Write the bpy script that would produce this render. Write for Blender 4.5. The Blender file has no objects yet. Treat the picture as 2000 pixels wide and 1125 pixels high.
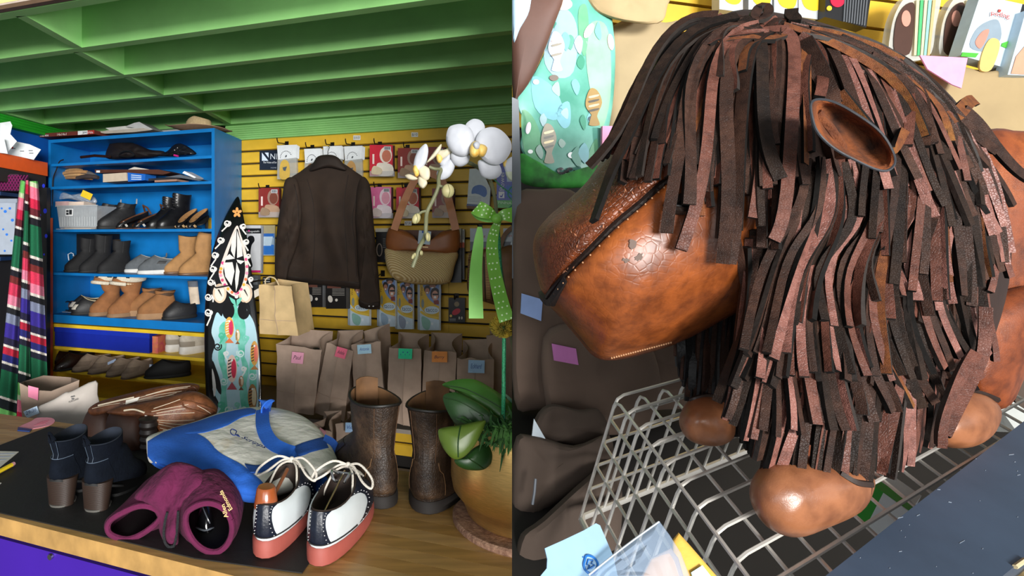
import bpy, bmesh, math, random
from mathutils import Vector as V, Matrix, noise
sc = bpy.context.scene
COL = sc.collection
R = random.Random(7)
PI = math.pi
# ------------------------------------------------------------------ camera, light, exposure
F, CX, CY, CZ = 1100.0, 700.0, 460.0, 1.55          # focal length and principal point for a 2000 px wide frame
cam = bpy.data.cameras.new('camera'); camo = bpy.data.objects.new('camera', cam); COL.objects.link(camo)
camo.location = (0, 0, CZ); camo.rotation_euler = (PI/2, 0, 0)
cam.sensor_fit = 'HORIZONTAL'; cam.sensor_width = 36; cam.lens = 36*F/2000
cam.shift_x = (1000-CX)/2000; cam.shift_y = (CY-562.5)/2000
cam.clip_start = .02; cam.clip_end = 60
sc.camera = camo
world = bpy.data.worlds.new('daylight'); sc.world = world; world.use_nodes = True
bg = world.node_tree.nodes['Background']; bg.inputs[0].default_value = (.93, .97, 1, 1); bg.inputs[1].default_value = .29
def area(name, loc, aim, sx, sy, w, col=(1, 1, 1)):
    l = bpy.data.lights.new(name, 'AREA'); l.shape = 'RECTANGLE'; l.size = sx; l.size_y = sy; l.energy = w; l.color = col
    o = bpy.data.objects.new(name, l); COL.objects.link(o); o.location = loc
    o.rotation_euler = (V(aim)-V(loc)).to_track_quat('-Z', 'Y').to_euler()
area('storefront_window_light', (3.0, -1.2, 1.9), (1.0, .8, 1.4), 1.6, 1.6, 12, (1, .98, .95))
sl = bpy.data.lights.new('blocking_fill_spot', 'SPOT'); sl.energy = 380; sl.spot_size = math.radians(19); sl.spot_blend = .6; sl.shadow_soft_size = .25  # added spot, no lamp known there; brightens the ceiling blocking
slo = bpy.data.objects.new('blocking_fill_spot', sl); COL.objects.link(slo); slo.location = (2.6, -.3, 2.0); slo.rotation_euler = (V((-1.1, 2.45, 2.22))-V((2.6, -.3, 2.0))).to_track_quat('-Z', 'Y').to_euler()
area('left_front_fill', (-1.6, -3.6, 2.0), (-.4, 2.4, 1.2), 2.0, 1.8, 45, (.95, .98, 1))  # added fill from the left front, not a known door
area('shop_front_light', (2.2, -9.5, 2.2), (-.8, 2.8, 1.5), 4.2, 2.4, 2000, (1, .98, .95))
sc.view_settings.view_transform = 'Standard'; sc.view_settings.look = 'None'
sc.view_settings.exposure = 0.1; sc.view_settings.gamma = 1; sc.view_settings.use_curve_mapping = False
# ------------------------------------------------------------------ geometry helpers
def P(x, y, D): return V(((x-CX)/F*D, D, CZ-(y-CY)/F*D))
class Pl:                                            # a real plane in the room; called with a sight line it gives the point on it
    def __init__(s, p, n): s.p = V(p); s.n = V(n).normalized()
    def __call__(s, x, y):
        d = P(x, y, 1)-V((0, 0, CZ)); t = (s.p-V((0, 0, CZ))).dot(s.n)/d.dot(s.n)
        return V((0, 0, CZ))+d*t
    def up(s, o): return Pl(s.p+s.n*o, s.n)
def pl3(a, b, c):
    n = (b-a).cross(c-a)
    if n.dot(a-V((0, 0, CZ))) > 0: n = -n
    return Pl(a, n)
U = V((.9455, -.3256, 0)); W = V((.18, 1, 0)).normalized(); N = V((-.3256, -.9455, 0)); Z = V((0, 0, 1)); A0 = V((-.714, 3.57, 0))
def wl(o): return Pl(A0+N*o, N)                      # plane parallel to the slat wall, o in front of it
def floorp(z): return Pl((0, 0, z), (0, 0, 1))
def wpos(px, o, z):                                  # point at height z under sight line px, o in front of the wall
    p = wl(o)(px, 460); return V((p.x, p.y, z))
def sm(pts, n=8, closed=True):
    pts = [V(p) for p in pts]; out = []; L = len(pts)
    for i in range(L if closed else L-1):
        g = (lambda k: pts[k % L]) if closed else (lambda k: pts[max(0, min(L-1, k))])
        a, b, c, d = g(i-1), g(i), g(i+1), g(i+2)
        for k in range(n):
            t = k/n
            out.append(.5*((2*b)+(c-a)*t+(2*a-5*b+4*c-d)*t*t+(3*b-a-3*c+d)*t**3))
    if not closed: out.append(pts[-1])
    return out
def ell(cx, cy, rx, ry, n=24, rot=0):
    c, s = math.cos(math.radians(rot)), math.sin(math.radians(rot)); o = []
    for i in range(n):
        a = 2*PI*i/n; x, y = rx*math.cos(a), ry*math.sin(a); o.append((cx+x*c-y*s, cy+x*s+y*c))
    return o
def rect(x0, y0, x1, y1): return [(x0, y0), (x1, y0), (x1, y1), (x0, y1)]
def fr(x, y, z, yaw=0, s=1):                          # placement matrix
    return Matrix.Translation((x, y, z)) @ Matrix.Rotation(yaw, 4, 'Z') @ Matrix.Scale(s, 4)
SIDE = 1                                             # 1: things left of the dividing line of the two views, -1: right of it
NDIV = V((1, -300/F, 0)).normalized()
class M:
    def __init__(s): s.v = []; s.f = []; s.mi = []; s.col = None; s.cur = 0; s.T = None
    def add(s, vs, fs):
        b = len(s.v); s.v += [s.T @ V(p) if s.T else V(p) for p in vs]
        for q in fs: s.f.append([i+b for i in q]); s.mi.append(s.cur)
        return s
    def hexa(s, p): return s.add(p, [(0, 3, 2, 1), (4, 5, 6, 7), (0, 1, 5, 4), (1, 2, 6, 5), (2, 3, 7, 6), (3, 0, 4, 7)])
    def box(s, x0, y0, z0, x1, y1, z1):
        return s.hexa([(x0, y0, z0), (x1, y0, z0), (x1, y1, z0), (x0, y1, z0), (x0, y0, z1), (x1, y0, z1), (x1, y1, z1), (x0, y1, z1)])
    def obox(s, o, a, b, c):                         # box from a corner and three edge vectors
        o, a, b, c = V(o), V(a), V(b), V(c)
        return s.hexa([o, o+a, o+a+b, o+b, o+c, o+a+c, o+a+b+c, o+b+c])
    def prism(s, pts, ext):
        n = len(pts); e = V(ext); pts = [V(p) for p in pts]
        return s.add(pts+[p+e for p in pts], [tuple(range(n)), tuple(range(2*n-1, n-1, -1))]+[(i, i+n, (i+1) % n+n, (i+1) % n) for i in range(n)])
    def poly(s, pl, pts, th=.002, off=0):            # flat piece on a plane, given by sight lines
        return s.prism([pl(*p[:2])+pl.n*off for p in pts], -pl.n*th)
    def loft(s, rings, cap0=True, cap1=True, closed=True):
        n = len(rings[0]); vs = [p for r in rings for p in r]; fs = []
        for i in range(len(rings)-1):
            for j in range(n if closed else n-1):
                k = (j+1) % n; fs.append((i*n+j, i*n+k, (i+1)*n+k, (i+1)*n+j))
        if cap0: fs.append(tuple(range(n-1, -1, -1)))
        if cap1: fs.append(tuple((len(rings)-1)*n+j for j in range(n)))
        return s.add(vs, fs)
    def sheet(s, g, th=None):                        # grid of points, optional thickness vector
        if th is None: return s.loft(g, False, False, False)
        th = V(th); m = len(g[0])
        s.loft([list(r)+[V(p)+th for p in reversed(r)] for r in g], True, True, True); return s
    def tube(s, pts, r, n=8, cap=True):
        pts = [V(p) for p in pts]; rings = []; t0 = None
        for i, p in enumerate(pts):
            t = (pts[min(i+1, len(pts)-1)]-pts[max(i-1, 0)]).normalized()
            if t0 is None:
                a = t.orthogonal().normalized()
            else:
                a = (a-t*a.dot(t)).normalized()
            t0 = t; b = t.cross(a); q = r[i] if isinstance(r, (list, tuple)) else r
            rings.append([p+(a*math.cos(2*PI*j/n)+b*math.sin(2*PI*j/n))*q for j in range(n)])
        return s.loft(rings, cap, cap)
    def ribbon(s, pts, nr, w, th):                   # flat strap along pts; nr normal(s)
        pts = [V(p) for p in pts]; rings = []; L = len(pts)
        for i, p in enumerate(pts):
            t = (pts[min(i+1, L-1)]-pts[max(i-1, 0)]).normalized(); n = V(nr[i] if isinstance(nr, list) else nr)
            b = t.cross(n).normalized(); n = b.cross(t).normalized(); q = w[i] if isinstance(w, list) else w
            rings.append([p-b*q/2+n*th/2, p+b*q/2+n*th/2, p+b*q/2-n*th/2, p-b*q/2-n*th/2])
        return s.loft(rings)
    def lathe(s, prof, c, n=40):
        return s.loft([[V((c[0]+r*math.cos(2*PI*j/n), c[1]+r*math.sin(2*PI*j/n), c[2]+z)) for j in range(n)] for r, z in prof])
    def ball(s, c, r, n=10, sq=(1, 1, 1)):
        return s.loft([[V((c[0]+sq[0]*r*math.sin(a)*math.cos(2*PI*j/n), c[1]+sq[1]*r*math.sin(a)*math.sin(2*PI*j/n), c[2]-sq[2]*r*math.cos(a))) for j in range(n)]
                       for a in [PI*(i+.15)/(6.3) for i in range(7)]])
    def build(s, name, mats, parent=None, ang=40, kind=None, label=None, cat=None, group=None, clip=True):
        if not isinstance(mats, (list, tuple)): mats = [mats]
        lo = V((min(p.x for p in s.v), min(p.y for p in s.v), min(p.z for p in s.v))); hi = V((max(p.x for p in s.v), max(p.y for p in s.v), max(p.z for p in s.v)))
        org = V(((lo.x+hi.x)/2, (lo.y+hi.y)/2, lo.z)); base = V((0, 0, 0)); q = parent
        while q is not None: base += q.location; q = q.parent
        me = bpy.data.meshes.new(name)
        me.from_pydata([p-org for p in s.v], [], s.f)
        me.polygons.foreach_set('material_index', s.mi)
        for m_ in mats: me.materials.append(m_)
        if s.col:
            ca = me.color_attributes.new('Col', 'FLOAT_COLOR', 'POINT')
            ca.data.foreach_set('color', [x for c in s.col for x in (c[0], c[1], c[2], 1)])
        bm = bmesh.new(); bm.from_mesh(me)
        if clip and any((p.dot(NDIV))*SIDE > 1e-4 for p in s.v):
            bmesh.ops.bisect_plane(bm, geom=bm.verts[:]+bm.edges[:]+bm.faces[:], plane_co=-org, plane_no=NDIV, clear_outer=SIDE > 0, clear_inner=SIDE < 0)
            bmesh.ops.holes_fill(bm, edges=[e for e in bm.edges if e.is_boundary and abs((e.verts[0].co+org).dot(NDIV)) < 1e-5 and abs((e.verts[1].co+org).dot(NDIV)) < 1e-5], sides=0)
        bmesh.ops.recalc_face_normals(bm, faces=bm.faces)
        bm.to_mesh(me); bm.free()
        me.polygons.foreach_set('use_smooth', [True]*len(me.polygons)); me.set_sharp_from_angle(angle=math.radians(ang))
        o = bpy.data.objects.new(name, me); COL.objects.link(o); o.location = org-base; o.parent = parent
        for k, x in (('kind', kind), ('label', label), ('category', cat), ('group', group)):
            if x: o[k] = x
        return o
def thing(name, label, cat, loc, group=None, kind=None):
    o = bpy.data.objects.new(name, None); COL.objects.link(o); o.location = loc; o.empty_display_size = .05
    if label: o['label'] = label
    if cat: o['category'] = cat
    if group: o['group'] = group
    if kind: o['kind'] = kind
    return o
def text(parent, body, pl, a, b, h, m, off=.0008, shear=0, name='lettering', bold=0):   # print on a plane, from sight line a to b, cap height h px
    cu = bpy.data.curves.new('t', 'FONT'); cu.body = body; cu.shear = shear; cu.extrude = 0; cu.offset = bold; cu.resolution_u = 2; cu.align_x = 'LEFT'
    to = bpy.data.objects.new('t', cu); me = bpy.data.meshes.new_from_object(to)
    bpy.data.objects.remove(to); me.name = name
    p, q = pl(*a), pl(*b); x = (q-p); wd = x.length; x.normalize(); y = pl.n.cross(x).normalized()
    xs = [v.co.x for v in me.vertices]; ys = [v.co.y for v in me.vertices]
    if not xs: return
    hh = h*p.y/F; sx = wd/max(1e-6, max(xs)-min(xs)); sy = hh/max(1e-6, max(ys)-min(0, min(ys)))
    x0 = min(xs); base = V((0, 0, 0)); r = parent
    while r is not None: base += r.location; r = r.parent
    for v in me.vertices: v.co = x*((v.co.x-x0)*sx)+y*(v.co.y*sy)
    me.materials.clear(); me.materials.append(m)
    o = bpy.data.objects.new(name, me); COL.objects.link(o); o.location = p+pl.n*off-base; o.parent = parent
    return o
class Pil:                                           # a cushion-like solid standing on a plane, with its outline given by sight lines
    def __init__(s, pl, out, c, hf, hb, p=2.4, disp=None, q=2):
        s.pl, s.o, s.c, s.hf, s.hb, s.p, s.d, s.q = pl, [V(x) for x in out], V(c), hf, hb, p, disp, q
    def r(s, x, y):
        d = V((x, y))-s.c; L = d.length
        if L < 1e-6: return 0
        best = 1e9; n = len(s.o)
        for i in range(n):
            a = s.o[i]-s.c; e = s.o[(i+1) % n]-s.o[i]; den = d.x*e.y-d.y*e.x
            if abs(den) < 1e-9: continue
            t = (a.x*e.y-a.y*e.x)/den; u = (a.x*d.y-a.y*d.x)/den
            if t > 0 and -1e-6 <= u <= 1+1e-6: best = min(best, t)
        return min(1/best, 1.0) if best < 1e8 else 1
    def h(s, r): return max(0, 1-r**s.p)**(1/s.q)
    def pt(s, x, y, off=0, r=None):
        r = s.r(x, y) if r is None else r
        p = s.pl(x, y)
        return p+(V((0, 0, CZ))-p).normalized()*(s.hf*s.h(r)+(s.d(x, y)*(1-r**4) if s.d else 0)+off)
    def bk(s, x, y, r):
        p = s.pl(x, y); return p-(V((0, 0, CZ))-p).normalized()*s.hb*s.h(r)
    def mesh(s, m, nr=9, back=True):
        n = len(s.o); rs = [math.sin(PI/2*k/nr) for k in range(1, nr+1)]
        F_ = [[s.pt(*(s.c+(o-s.c)*r), r=r) for o in s.o] for r in rs]
        B_ = [[s.bk(*(s.c+(o-s.c)*r), r) for o in s.o] for r in rs[:-1]]
        rings = F_+(list(reversed(B_)) if back else [])
        m.loft(rings, False, False); nv = len(m.v)-len(rings)*n
        i0 = len(m.v); T = m.T; m.T = None
        m.v.append(s.pt(s.c.x, s.c.y, r=0)); m.f += [[nv+j, nv+(j+1) % n, i0] for j in range(n)]; m.mi += [m.cur]*n
        if back:
            m.v.append(s.bk(*s.c, 0)); k = nv+(len(rings)-1)*n; m.f += [[k+j, k+(j+1) % n, i0+1] for j in range(n)]; m.mi += [m.cur]*n
        m.T = T
        return m
    def strip(s, m, A, B, k=6, off=.002, th=.004):    # a band lying on it, between two smoothed edges
        A, B = sm(A, 6, False), sm(B, 6, False); n = min(len(A), len(B))
        def at(L, i): return L[round(i*(len(L)-1)/(n-1))]
        g = []
        for i in range(n):
            row = [s.pt(*(at(A, i).lerp(at(B, i), j/k)), off=off*(1 if 0 < j < k else .35)) for j in range(k+1)]; g.append(row)
        return m.sheet(g, -s.pl.n*th)
    def line(s, m, pts, r=.001, off=.001, n=5):
        return m.tube([s.pt(*p, off=off) for p in sm(pts, 6, False)], r, n)
# ------------------------------------------------------------------ materials
def lin(c): return c/12.92 if c <= .04045 else ((c+.055)/1.055)**2.4
def hx(h): return tuple(lin(int(h[i:i+2], 16)/255) for i in (0, 2, 4))
MC = {}
def mt(h, r=.6, m=0, n=.18, s=25, b=.15, kind='noise', h2=None, st=(1, 1, 1), **kw):
    key = (h, r, m, n, s, b, kind, h2, st, tuple(sorted(kw.items())))
    if key in MC: return MC[key]
    a = bpy.data.materials.new(kind+'_'+h); a.use_nodes = True; t = a.node_tree; N_ = t.nodes; Lk = t.links
    bs = N_['Principled BSDF']; bs.inputs['Roughness'].default_value = r; bs.inputs['Metallic'].default_value = m
    c = hx(h); c2 = hx(h2) if h2 else None
    tc = N_.new('ShaderNodeTexCoord'); mp = N_.new('ShaderNodeMapping'); mp.inputs['Scale'].default_value = st
    Lk.new(tc.outputs['Object'], mp.inputs[0])
    rp = N_.new('ShaderNodeValToRGB'); e = rp.color_ramp.elements
    lo = c2 or tuple(x*(1-n) for x in c); hi = c if c2 else tuple(min(1, x*(1+n)) for x in c)
    e[0].color = (*lo, 1); e[1].color = (*hi, 1); e[0].position = kw.get('p0', .3); e[1].position = kw.get('p1', .7)
    if kind == 'wave':
        tx = N_.new('ShaderNodeTexWave'); tx.inputs['Scale'].default_value = s; tx.inputs['Distortion'].default_value = kw.get('dist', 3); tx.inputs['Detail'].default_value = 3
        if kw.get('dir'): tx.bands_direction = kw['dir']
        out = tx.outputs['Fac']
    elif kind == 'voro':
        tx = N_.new('ShaderNodeTexVoronoi'); tx.inputs['Scale'].default_value = s; out = tx.outputs['Distance']
    else:
        tx = N_.new('ShaderNodeTexNoise'); tx.inputs['Scale'].default_value = s; tx.inputs['Detail'].default_value = kw.get('det', 6); out = tx.outputs['Fac']
    Lk.new(mp.outputs[0], tx.inputs['Vector'])
    Lk.new(out, rp.inputs[0])
    if kind == 'attr':
        at = N_.new('ShaderNodeAttribute'); at.attribute_name = 'Col'; mx = N_.new('ShaderNodeMix'); mx.data_type = 'RGBA'; mx.blend_type = 'MULTIPLY'; mx.inputs[0].default_value = 1
        e[0].color = (1-n, 1-n, 1-n, 1); e[1].color = (1, 1, 1, 1)
        Lk.new(at.outputs['Color'], mx.inputs[6]); Lk.new(rp.outputs[0], mx.inputs[7]); Lk.new(mx.outputs[2], bs.inputs['Base Color'])
    else: Lk.new(rp.outputs[0], bs.inputs['Base Color'])
    if b:
        bp = N_.new('ShaderNodeBump'); bp.inputs['Strength'].default_value = b; bp.inputs['Distance'].default_value = kw.get('bd', .004)
        t2 = N_.new('ShaderNodeTexNoise') if kind != 'wave' else tx
        if kind != 'wave': t2.inputs['Scale'].default_value = s*kw.get('bs', 3); t2.inputs['Detail'].default_value = 4; Lk.new(mp.outputs[0], t2.inputs['Vector'])
        Lk.new(t2.outputs['Fac'], bp.inputs['Height']); Lk.new(bp.outputs[0], bs.inputs['Normal'])
    if kw.get('coat'): bs.inputs['Coat Weight'].default_value = kw['coat']; bs.inputs['Coat Roughness'].default_value = .15
    if kw.get('spec') is not None: bs.inputs['Specular IOR Level'].default_value = kw['spec']
    if kw.get('trans'): bs.inputs['Transmission Weight'].default_value = kw['trans']; bs.inputs['IOR'].default_value = kw.get('ior', 1.1)
    if kw.get('alpha'): bs.inputs['Alpha'].default_value = kw['alpha']
    if kw.get('sheen'): bs.inputs['Sheen Weight'].default_value = kw['sheen']
    MC[key] = a; return a
def flat(h, r=.5, m=0, **k): return mt(h, r, m, .06, 40, 0, **k)
green = mt('8cc676', .6, n=.08, s=8, b=.05); yellow = mt('dcb02c', .5, n=.08, s=12, b=.04); blue = mt('0c74bc', .42, n=.1, s=10, b=.05)
kraft = mt('ad9685', .85, n=.14, s=14, b=.2); kraft2 = mt('a38d7c', .85, n=.16, s=11, b=.25); tan = mt('cdb080', .85, n=.12, s=16, b=.2)
black = flat('0d0e10', .5); blk_l = mt('0c0c0e', .3, n=.3, s=40, b=.2); white = flat('eef1f2', .6); dark = flat('120c08', .8)
steel = flat('b9bcc0', .3, 1); clear = flat('e8eef2', .08, alpha=.22)
wood = mt('c9923f', .38, h2='a06c26', s=3.2, b=.05, kind='noise', st=(2, 26, 26), det=8, p0=.25, p1=.75)
def leatherm(name, c1, c2, c3, r, sc_=9, bump=.35, vor=0, spec=.5):
    a = bpy.data.materials.new(name); a.use_nodes = True; t = a.node_tree; N_ = t.nodes; Lk = t.links; bs = N_['Principled BSDF']
    tc = N_.new('ShaderNodeTexCoord'); n1 = N_.new('ShaderNodeTexNoise'); n1.inputs['Scale'].default_value = sc_; n1.inputs['Detail'].default_value = 9; n1.inputs['Roughness'].default_value = .65; Lk.new(tc.outputs['Object'], n1.inputs['Vector'])
    rp = N_.new('ShaderNodeValToRGB'); e = rp.color_ramp.elements; e[0].position = .32; e[0].color = (*hx(c1), 1); e[1].position = .7; e[1].color = (*hx(c3), 1); x = e.new(.5); x.color = (*hx(c2), 1); Lk.new(n1.outputs['Fac'], rp.inputs[0])
    n2 = N_.new('ShaderNodeTexNoise'); n2.inputs['Scale'].default_value = sc_*7; n2.inputs['Detail'].default_value = 6; Lk.new(tc.outputs['Object'], n2.inputs['Vector'])
    mx = N_.new('ShaderNodeMix'); mx.data_type = 'RGBA'; mx.blend_type = 'MULTIPLY'; mx.inputs[0].default_value = .55; Lk.new(rp.outputs[0], mx.inputs[6]); r2 = N_.new('ShaderNodeValToRGB'); r2.color_ramp.elements[0].position = .36; r2.color_ramp.elements[0].color = (.35, .3, .28, 1); r2.color_ramp.elements[1].position = .55; Lk.new(n2.outputs['Fac'], r2.inputs[0]); Lk.new(r2.outputs[0], mx.inputs[7]); Lk.new(mx.outputs[2], bs.inputs['Base Color'])
    v = N_.new('ShaderNodeTexVoronoi'); v.inputs['Scale'].default_value = vor or sc_*12; v.feature = 'DISTANCE_TO_EDGE'; Lk.new(tc.outputs['Object'], v.inputs['Vector'])
    cl = N_.new('ShaderNodeValToRGB'); cl.color_ramp.elements[1].position = .12; Lk.new(v.outputs['Distance'], cl.inputs[0])
    ad = N_.new('ShaderNodeMath'); ad.operation = 'ADD'; Lk.new(cl.outputs[0], ad.inputs[0]); Lk.new(n2.outputs['Fac'], ad.inputs[1])
    bp = N_.new('ShaderNodeBump'); bp.inputs['Strength'].default_value = bump; bp.inputs['Distance'].default_value = .0015; Lk.new(ad.outputs[0], bp.inputs['Height']); Lk.new(bp.outputs[0], bs.inputs['Normal'])
    bs.inputs['Roughness'].default_value = r; bs.inputs['Specular IOR Level'].default_value = spec; return a
# ================================================================== LEFT VIEW: the setting
S = 'structure'
def seg(px, o, z0, z1): return wpos(px, o, 0)
zs = 2.157
# slat wall: two sheets of slats on a dark backing
wb = thing('wall_back', None, None, A0+Z*.5, kind=S)
m = M(); a_, b_ = wl(-.02)(400, 460), wl(-.02)(1010, 460)
m.prism([V((a_.x, a_.y, 0)), V((b_.x, b_.y, 0)), V((b_.x, b_.y, 2.5)), V((a_.x, a_.y, 2.5))], N*-.03).build('backing', dark, wb)
for k in range(24):
    z1 = zs if k == 0 else 2.0875-.0785*(k-1)-.009
    z0 = 2.0875-.0785*k
    for xa, xb in ((440, 876), (876.4, 1012)):
        p, q = wl(0)(xa, 460), wl(0)(xb, 460); p.z = q.z = 0
        m = M(); d = -N*.018
        prof = [(z0+.001, .016), (z0+.003, 0), (z1-.006, 0), (z1, .007), (z1, .018), (z0, .018)]
        m.loft([[V(e)+Z*zz-N*oo for zz, oo in prof] for e in (p, q)])
        m.build('slat', yellow, wb, ang=25)
SIDE_B = None
p, q = wl(.012)(440, 460), wl(.012)(1012, 460)
m = M(); prof = [(zs-.004, -.03)]
for k in range(8): prof += [(zs+k*.0135, 0), (zs+k*.0135+.0095, 0), (zs+k*.0135+.0115, -.005), (zs+k*.0135+.0125, -.005)]
prof += [(zs+.112, 0), (zs+.112, -.03)]
m.loft([[V((e.x, e.y, zz))+N*oo for zz, oo in prof] for e in (p, q)]); m.build('trim_1', green, kind=S, ang=20)
# ceiling: deck, joists and blocking
ce = thing('ceiling', None, None, (-1, 2.4, 2.25), kind=S)
hz = 2.25
def atw(X, o):                                        # point on the line "o in front of the wall", X metres across
    base = A0+N*o; t = (X-base.x)/U.x; return V((X, base.y+U.y*t, 0))
js = [.02, .395, .765, 1.115, 1.455, 1.79, 2.12]
m = M(); m.prism([atw(-2.6, -.1)+Z*(hz+.19), atw(1.4, -.1)+Z*(hz+.19), atw(1.4, 2.0)+Z*(hz+.19), atw(-2.6, 2.0)+Z*(hz+.19)], Z*.03); m.build('deck', green, ce)
for o in js[:6]:
    M().obox(atw(-2.25, o)+Z*hz, U*4.0, N*.04, Z*.19).build('joist', green, ce)
bl = [(-1.06, -1.03), (-1.055, -1.02), (-1.005, -.97), (-.905, -.87), (-.84, -.80)]
for i in range(5):
    for xs_ in ([(bl[4-i])] + ([(-2.02, -1.975)] if i in (0, 1) else [])):
        f = atw(xs_[0], js[i+1]) ; g = atw(xs_[1], js[i]+.04)
        d = (g-f); s_ = V((d.y, -d.x, 0)).normalized()*-.036
        M().obox(f+Z*hz, d, s_, Z*.19).build('blocking', green, ce)
m = M(); m.obox(atw(-2.6, 1.835)+Z*2.25, U*2.55, N*.02, Z*.012); m.build('trim_2', mt('5c4634', .5, n=.1, b=0), kind=S)
m = M(); m.obox(atw(-2.6, 1.835)+Z*2.2625, U*2.55, N*.02, Z*.006); m.build('trim_3', mt('b9a79c', .5, n=.1, b=0), kind=S)
m = M(); m.obox(atw(-2.6, 1.835)+Z*2.269, U*2.55, N*.02, Z*.014); m.build('trim_4', mt('f5dc8c', .5, n=.05, b=0), kind=S)
m = M(); m.obox(atw(-2.6, 1.835)+Z*2.2835, U*2.55, N*.02, Z*.25); m.build('trim_5', white, kind=S)  # white board added in place of the bright sky outside
# left wall
LW = V((-1.985, 3.58, 0)); wn = V((-W.y, W.x, 0))
m = M(); m.obox(LW-W*1.4+wn*.05, W*2.0, wn*.05, Z*2.25); m.build('wall_left', mt('0a5cb8', .5, n=.06, s=6, b=.03), kind=S)
m = M(); prof = [(2.185, -.05), (2.185, 0)]
for k in range(4): prof += [(2.19+k*.016, 0), (2.19+k*.016+.011, 0), (2.19+k*.016+.012, -.004), (2.19+k*.016+.015, -.004)]
prof += [(2.25, 0), (2.25, -.05)]
m.loft([[e+Z*zz-wn*oo-wn*.0 for zz, oo in prof] for e in (LW-W*1.4, LW+W*.35)]); m.build('trim_6', mt('1f9a1f', .5, n=.06, b=0), kind=S)
m = M(); m.prism([(-3.2, .35, 0), (.1, .35, 0), (1.3, 4.6, 0), (-3.2, 4.6, 0)], (0, 0, -.05)); m.build('floor', mt('4a3a2c', .6, n=.2, s=6), kind=S, clip=False)
m = M(); m.obox(LW-W*1.4+wn*.055-V((.5, 0, 0)), V((.5, 0, 0)), W*.02, Z*2.5); m.build('wall_left_return', blue, kind=S)

# ------------------------------------------------------------------ shelving
uf = V((-.812, 3.18, 0)); un = U*1.225                        # front right corner, width vector
def bx(o_along, wid, dep0, dep1, z0, z1, m=None):            # block on the shelf unit: metres left of the right end
    m = m or M(); o = uf-U*(o_along+wid)-N*0+W*dep0
    return m.obox(o+Z*z0, U*wid, W*(dep1-dep0), Z*(z1-z0))
cab = thing('shoe_shelf', 'tall blue painted shelving unit full of shoes and bags against the left wall', 'shelf', uf-un/2+W*.2+Z*1.0)
dp = .40
bx(0, .02, 0, dp, 1.0, zs).build('side_panel', blue, cab); bx(1.205, .02, 0, dp, 1.0, zs).build('side_panel', blue, cab)
bx(.02, 1.185, dp-.012, dp, 1.0, zs).build('back_panel', blue, cab)
bx(.02, 1.185, .001, dp-.013, zs-.02, zs).build('shelf_board', blue, cab)
SHZ = [2.004, 1.859, 1.588, 1.316]
for z in SHZ: bx(.0205, 1.184, .004, dp-.013, z-.016, z).build('shelf_board', blue, cab)
bx(.0205, 1.184, .001, dp-.013, 1.0, 1.05).build('shelf_board', blue, cab)
cab2 = thing('low_shelf', 'yellow painted low shelving unit under the blue shoe shelves', 'shelf', uf-un/2+W*.2)
ylw = mt('e6c12e', .5, n=.1, s=12, b=.05)
bx(0, .022, .01, dp, 0, .999).build('side_panel', ylw, cab2); bx(1.2, .024, .01, dp, 0, .999).build('side_panel', ylw, cab2)
bx(.023, 1.176, dp-.012, dp, 0, .97).build('back_panel', ylw, cab2)
bx(.023, 1.176, .002, dp-.013, .972, .992).build('shelf_board', ylw, cab2)
for z in (.85, .705, .558, .3): bx(.023, 1.176, .004, dp-.013, z-.018, z).build('shelf_board', ylw, cab2)

# storage rack on the left with the orange shelf
def lx(d): return LW+W*(d-3.58)/W.y
rk = thing('storage_rack', 'dark rack with orange top shelf and blue paint-speckled black post at far left', 'rack', (-2.0, 3.3, 0))
org = mt('f0601c', .5, n=.05, b=.03)
a_, b_ = P(93, 318, 3.5), P(-60, 285, 2.86); c_, d_ = P(93, 344, 3.5), P(-60, 315, 2.86)
m = M(); m.hexa([c_, d_, d_+V((-.16, 0, 0)), c_+V((-.1, 0, 0)), a_, b_, b_+V((-.16, 0, 0)), a_+V((-.1, 0, 0))]); m.build('top_shelf', org, rk)
m = M(); e1 = V((.0, .0, -.075)); m.hexa([c_+e1+V((-.01, 0, 0)), d_+e1+V((-.01, 0, 0)), d_+e1+V((-.15, 0, 0)), c_+e1+V((-.09, 0, 0)), c_+V((-.01, 0, -.001)), d_+V((-.01, 0, -.001)), d_+V((-.15, 0, -.001)), c_+V((-.09, 0, -.001))]); m.build('rail', flat('2a2723', .6), rk)
m = M(); p0 = P(71, 345, 3.46); m.obox((p0.x, p0.y, .0), (.064, 0, 0), (0, .04, 0), (0, 0, 1.845)); m.build('post', mt('16161a', .5, n=.3, s=8, b=.05, h2='0c0c10'), rk)
for (x, y, r_) in ((85, 363, 4), (88, 412, 5), (90, 461, 4), (76, 452, 3), (86, 497, 2), (78, 420, 2.5)):
    M().poly(Pl(p0+V((0, -.0015, 0)), (0, -1, 0)), ell(x, y, r_*.7, r_, 10), .0015).build('paint_spot', flat('1d33d8', .5), rk)
m = M(); p1 = P(92.5, 430, 3.535); m.obox((p1.x-.001, p1.y-.02, 0), (.03, 0, 0), (0, .03, 0), (0, 0, 1.66)); m.build('orange_post', mt('d8501a', .5, n=.1, s=10), rk)
bk = flat('141318', .8); M().obox(LW-W*1.4+wn*.03, W*1.38, wn*-.02, Z*1.845).build('side_panel', bk, rk)
m = M(); m.prism([(-2.62, 3.5, 0), (-2.0, 3.52, 0), (-2.0, 3.52, 1.85), (-2.62, 3.5, 1.85)], (0, .02, 0)); m.build('back_panel', bk, rk)
m = M(); pp = P(-40, 378, 3.2); m.obox((pp.x, 3.12, pp.z-.015), (.17, 0, 0), (0, .37, 0), (0, 0, .02)); m.build('shelf_board', mt('12335e', .6, n=.1), rk)
m = M(); pp = P(-40, 503, 3.2); m.obox((pp.x, 3.12, pp.z-.015), (.17, 0, 0), (0, .37, 0), (0, 0, .02)); m.build('shelf_board', mt('12335e', .6, n=.1), rk)
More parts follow.
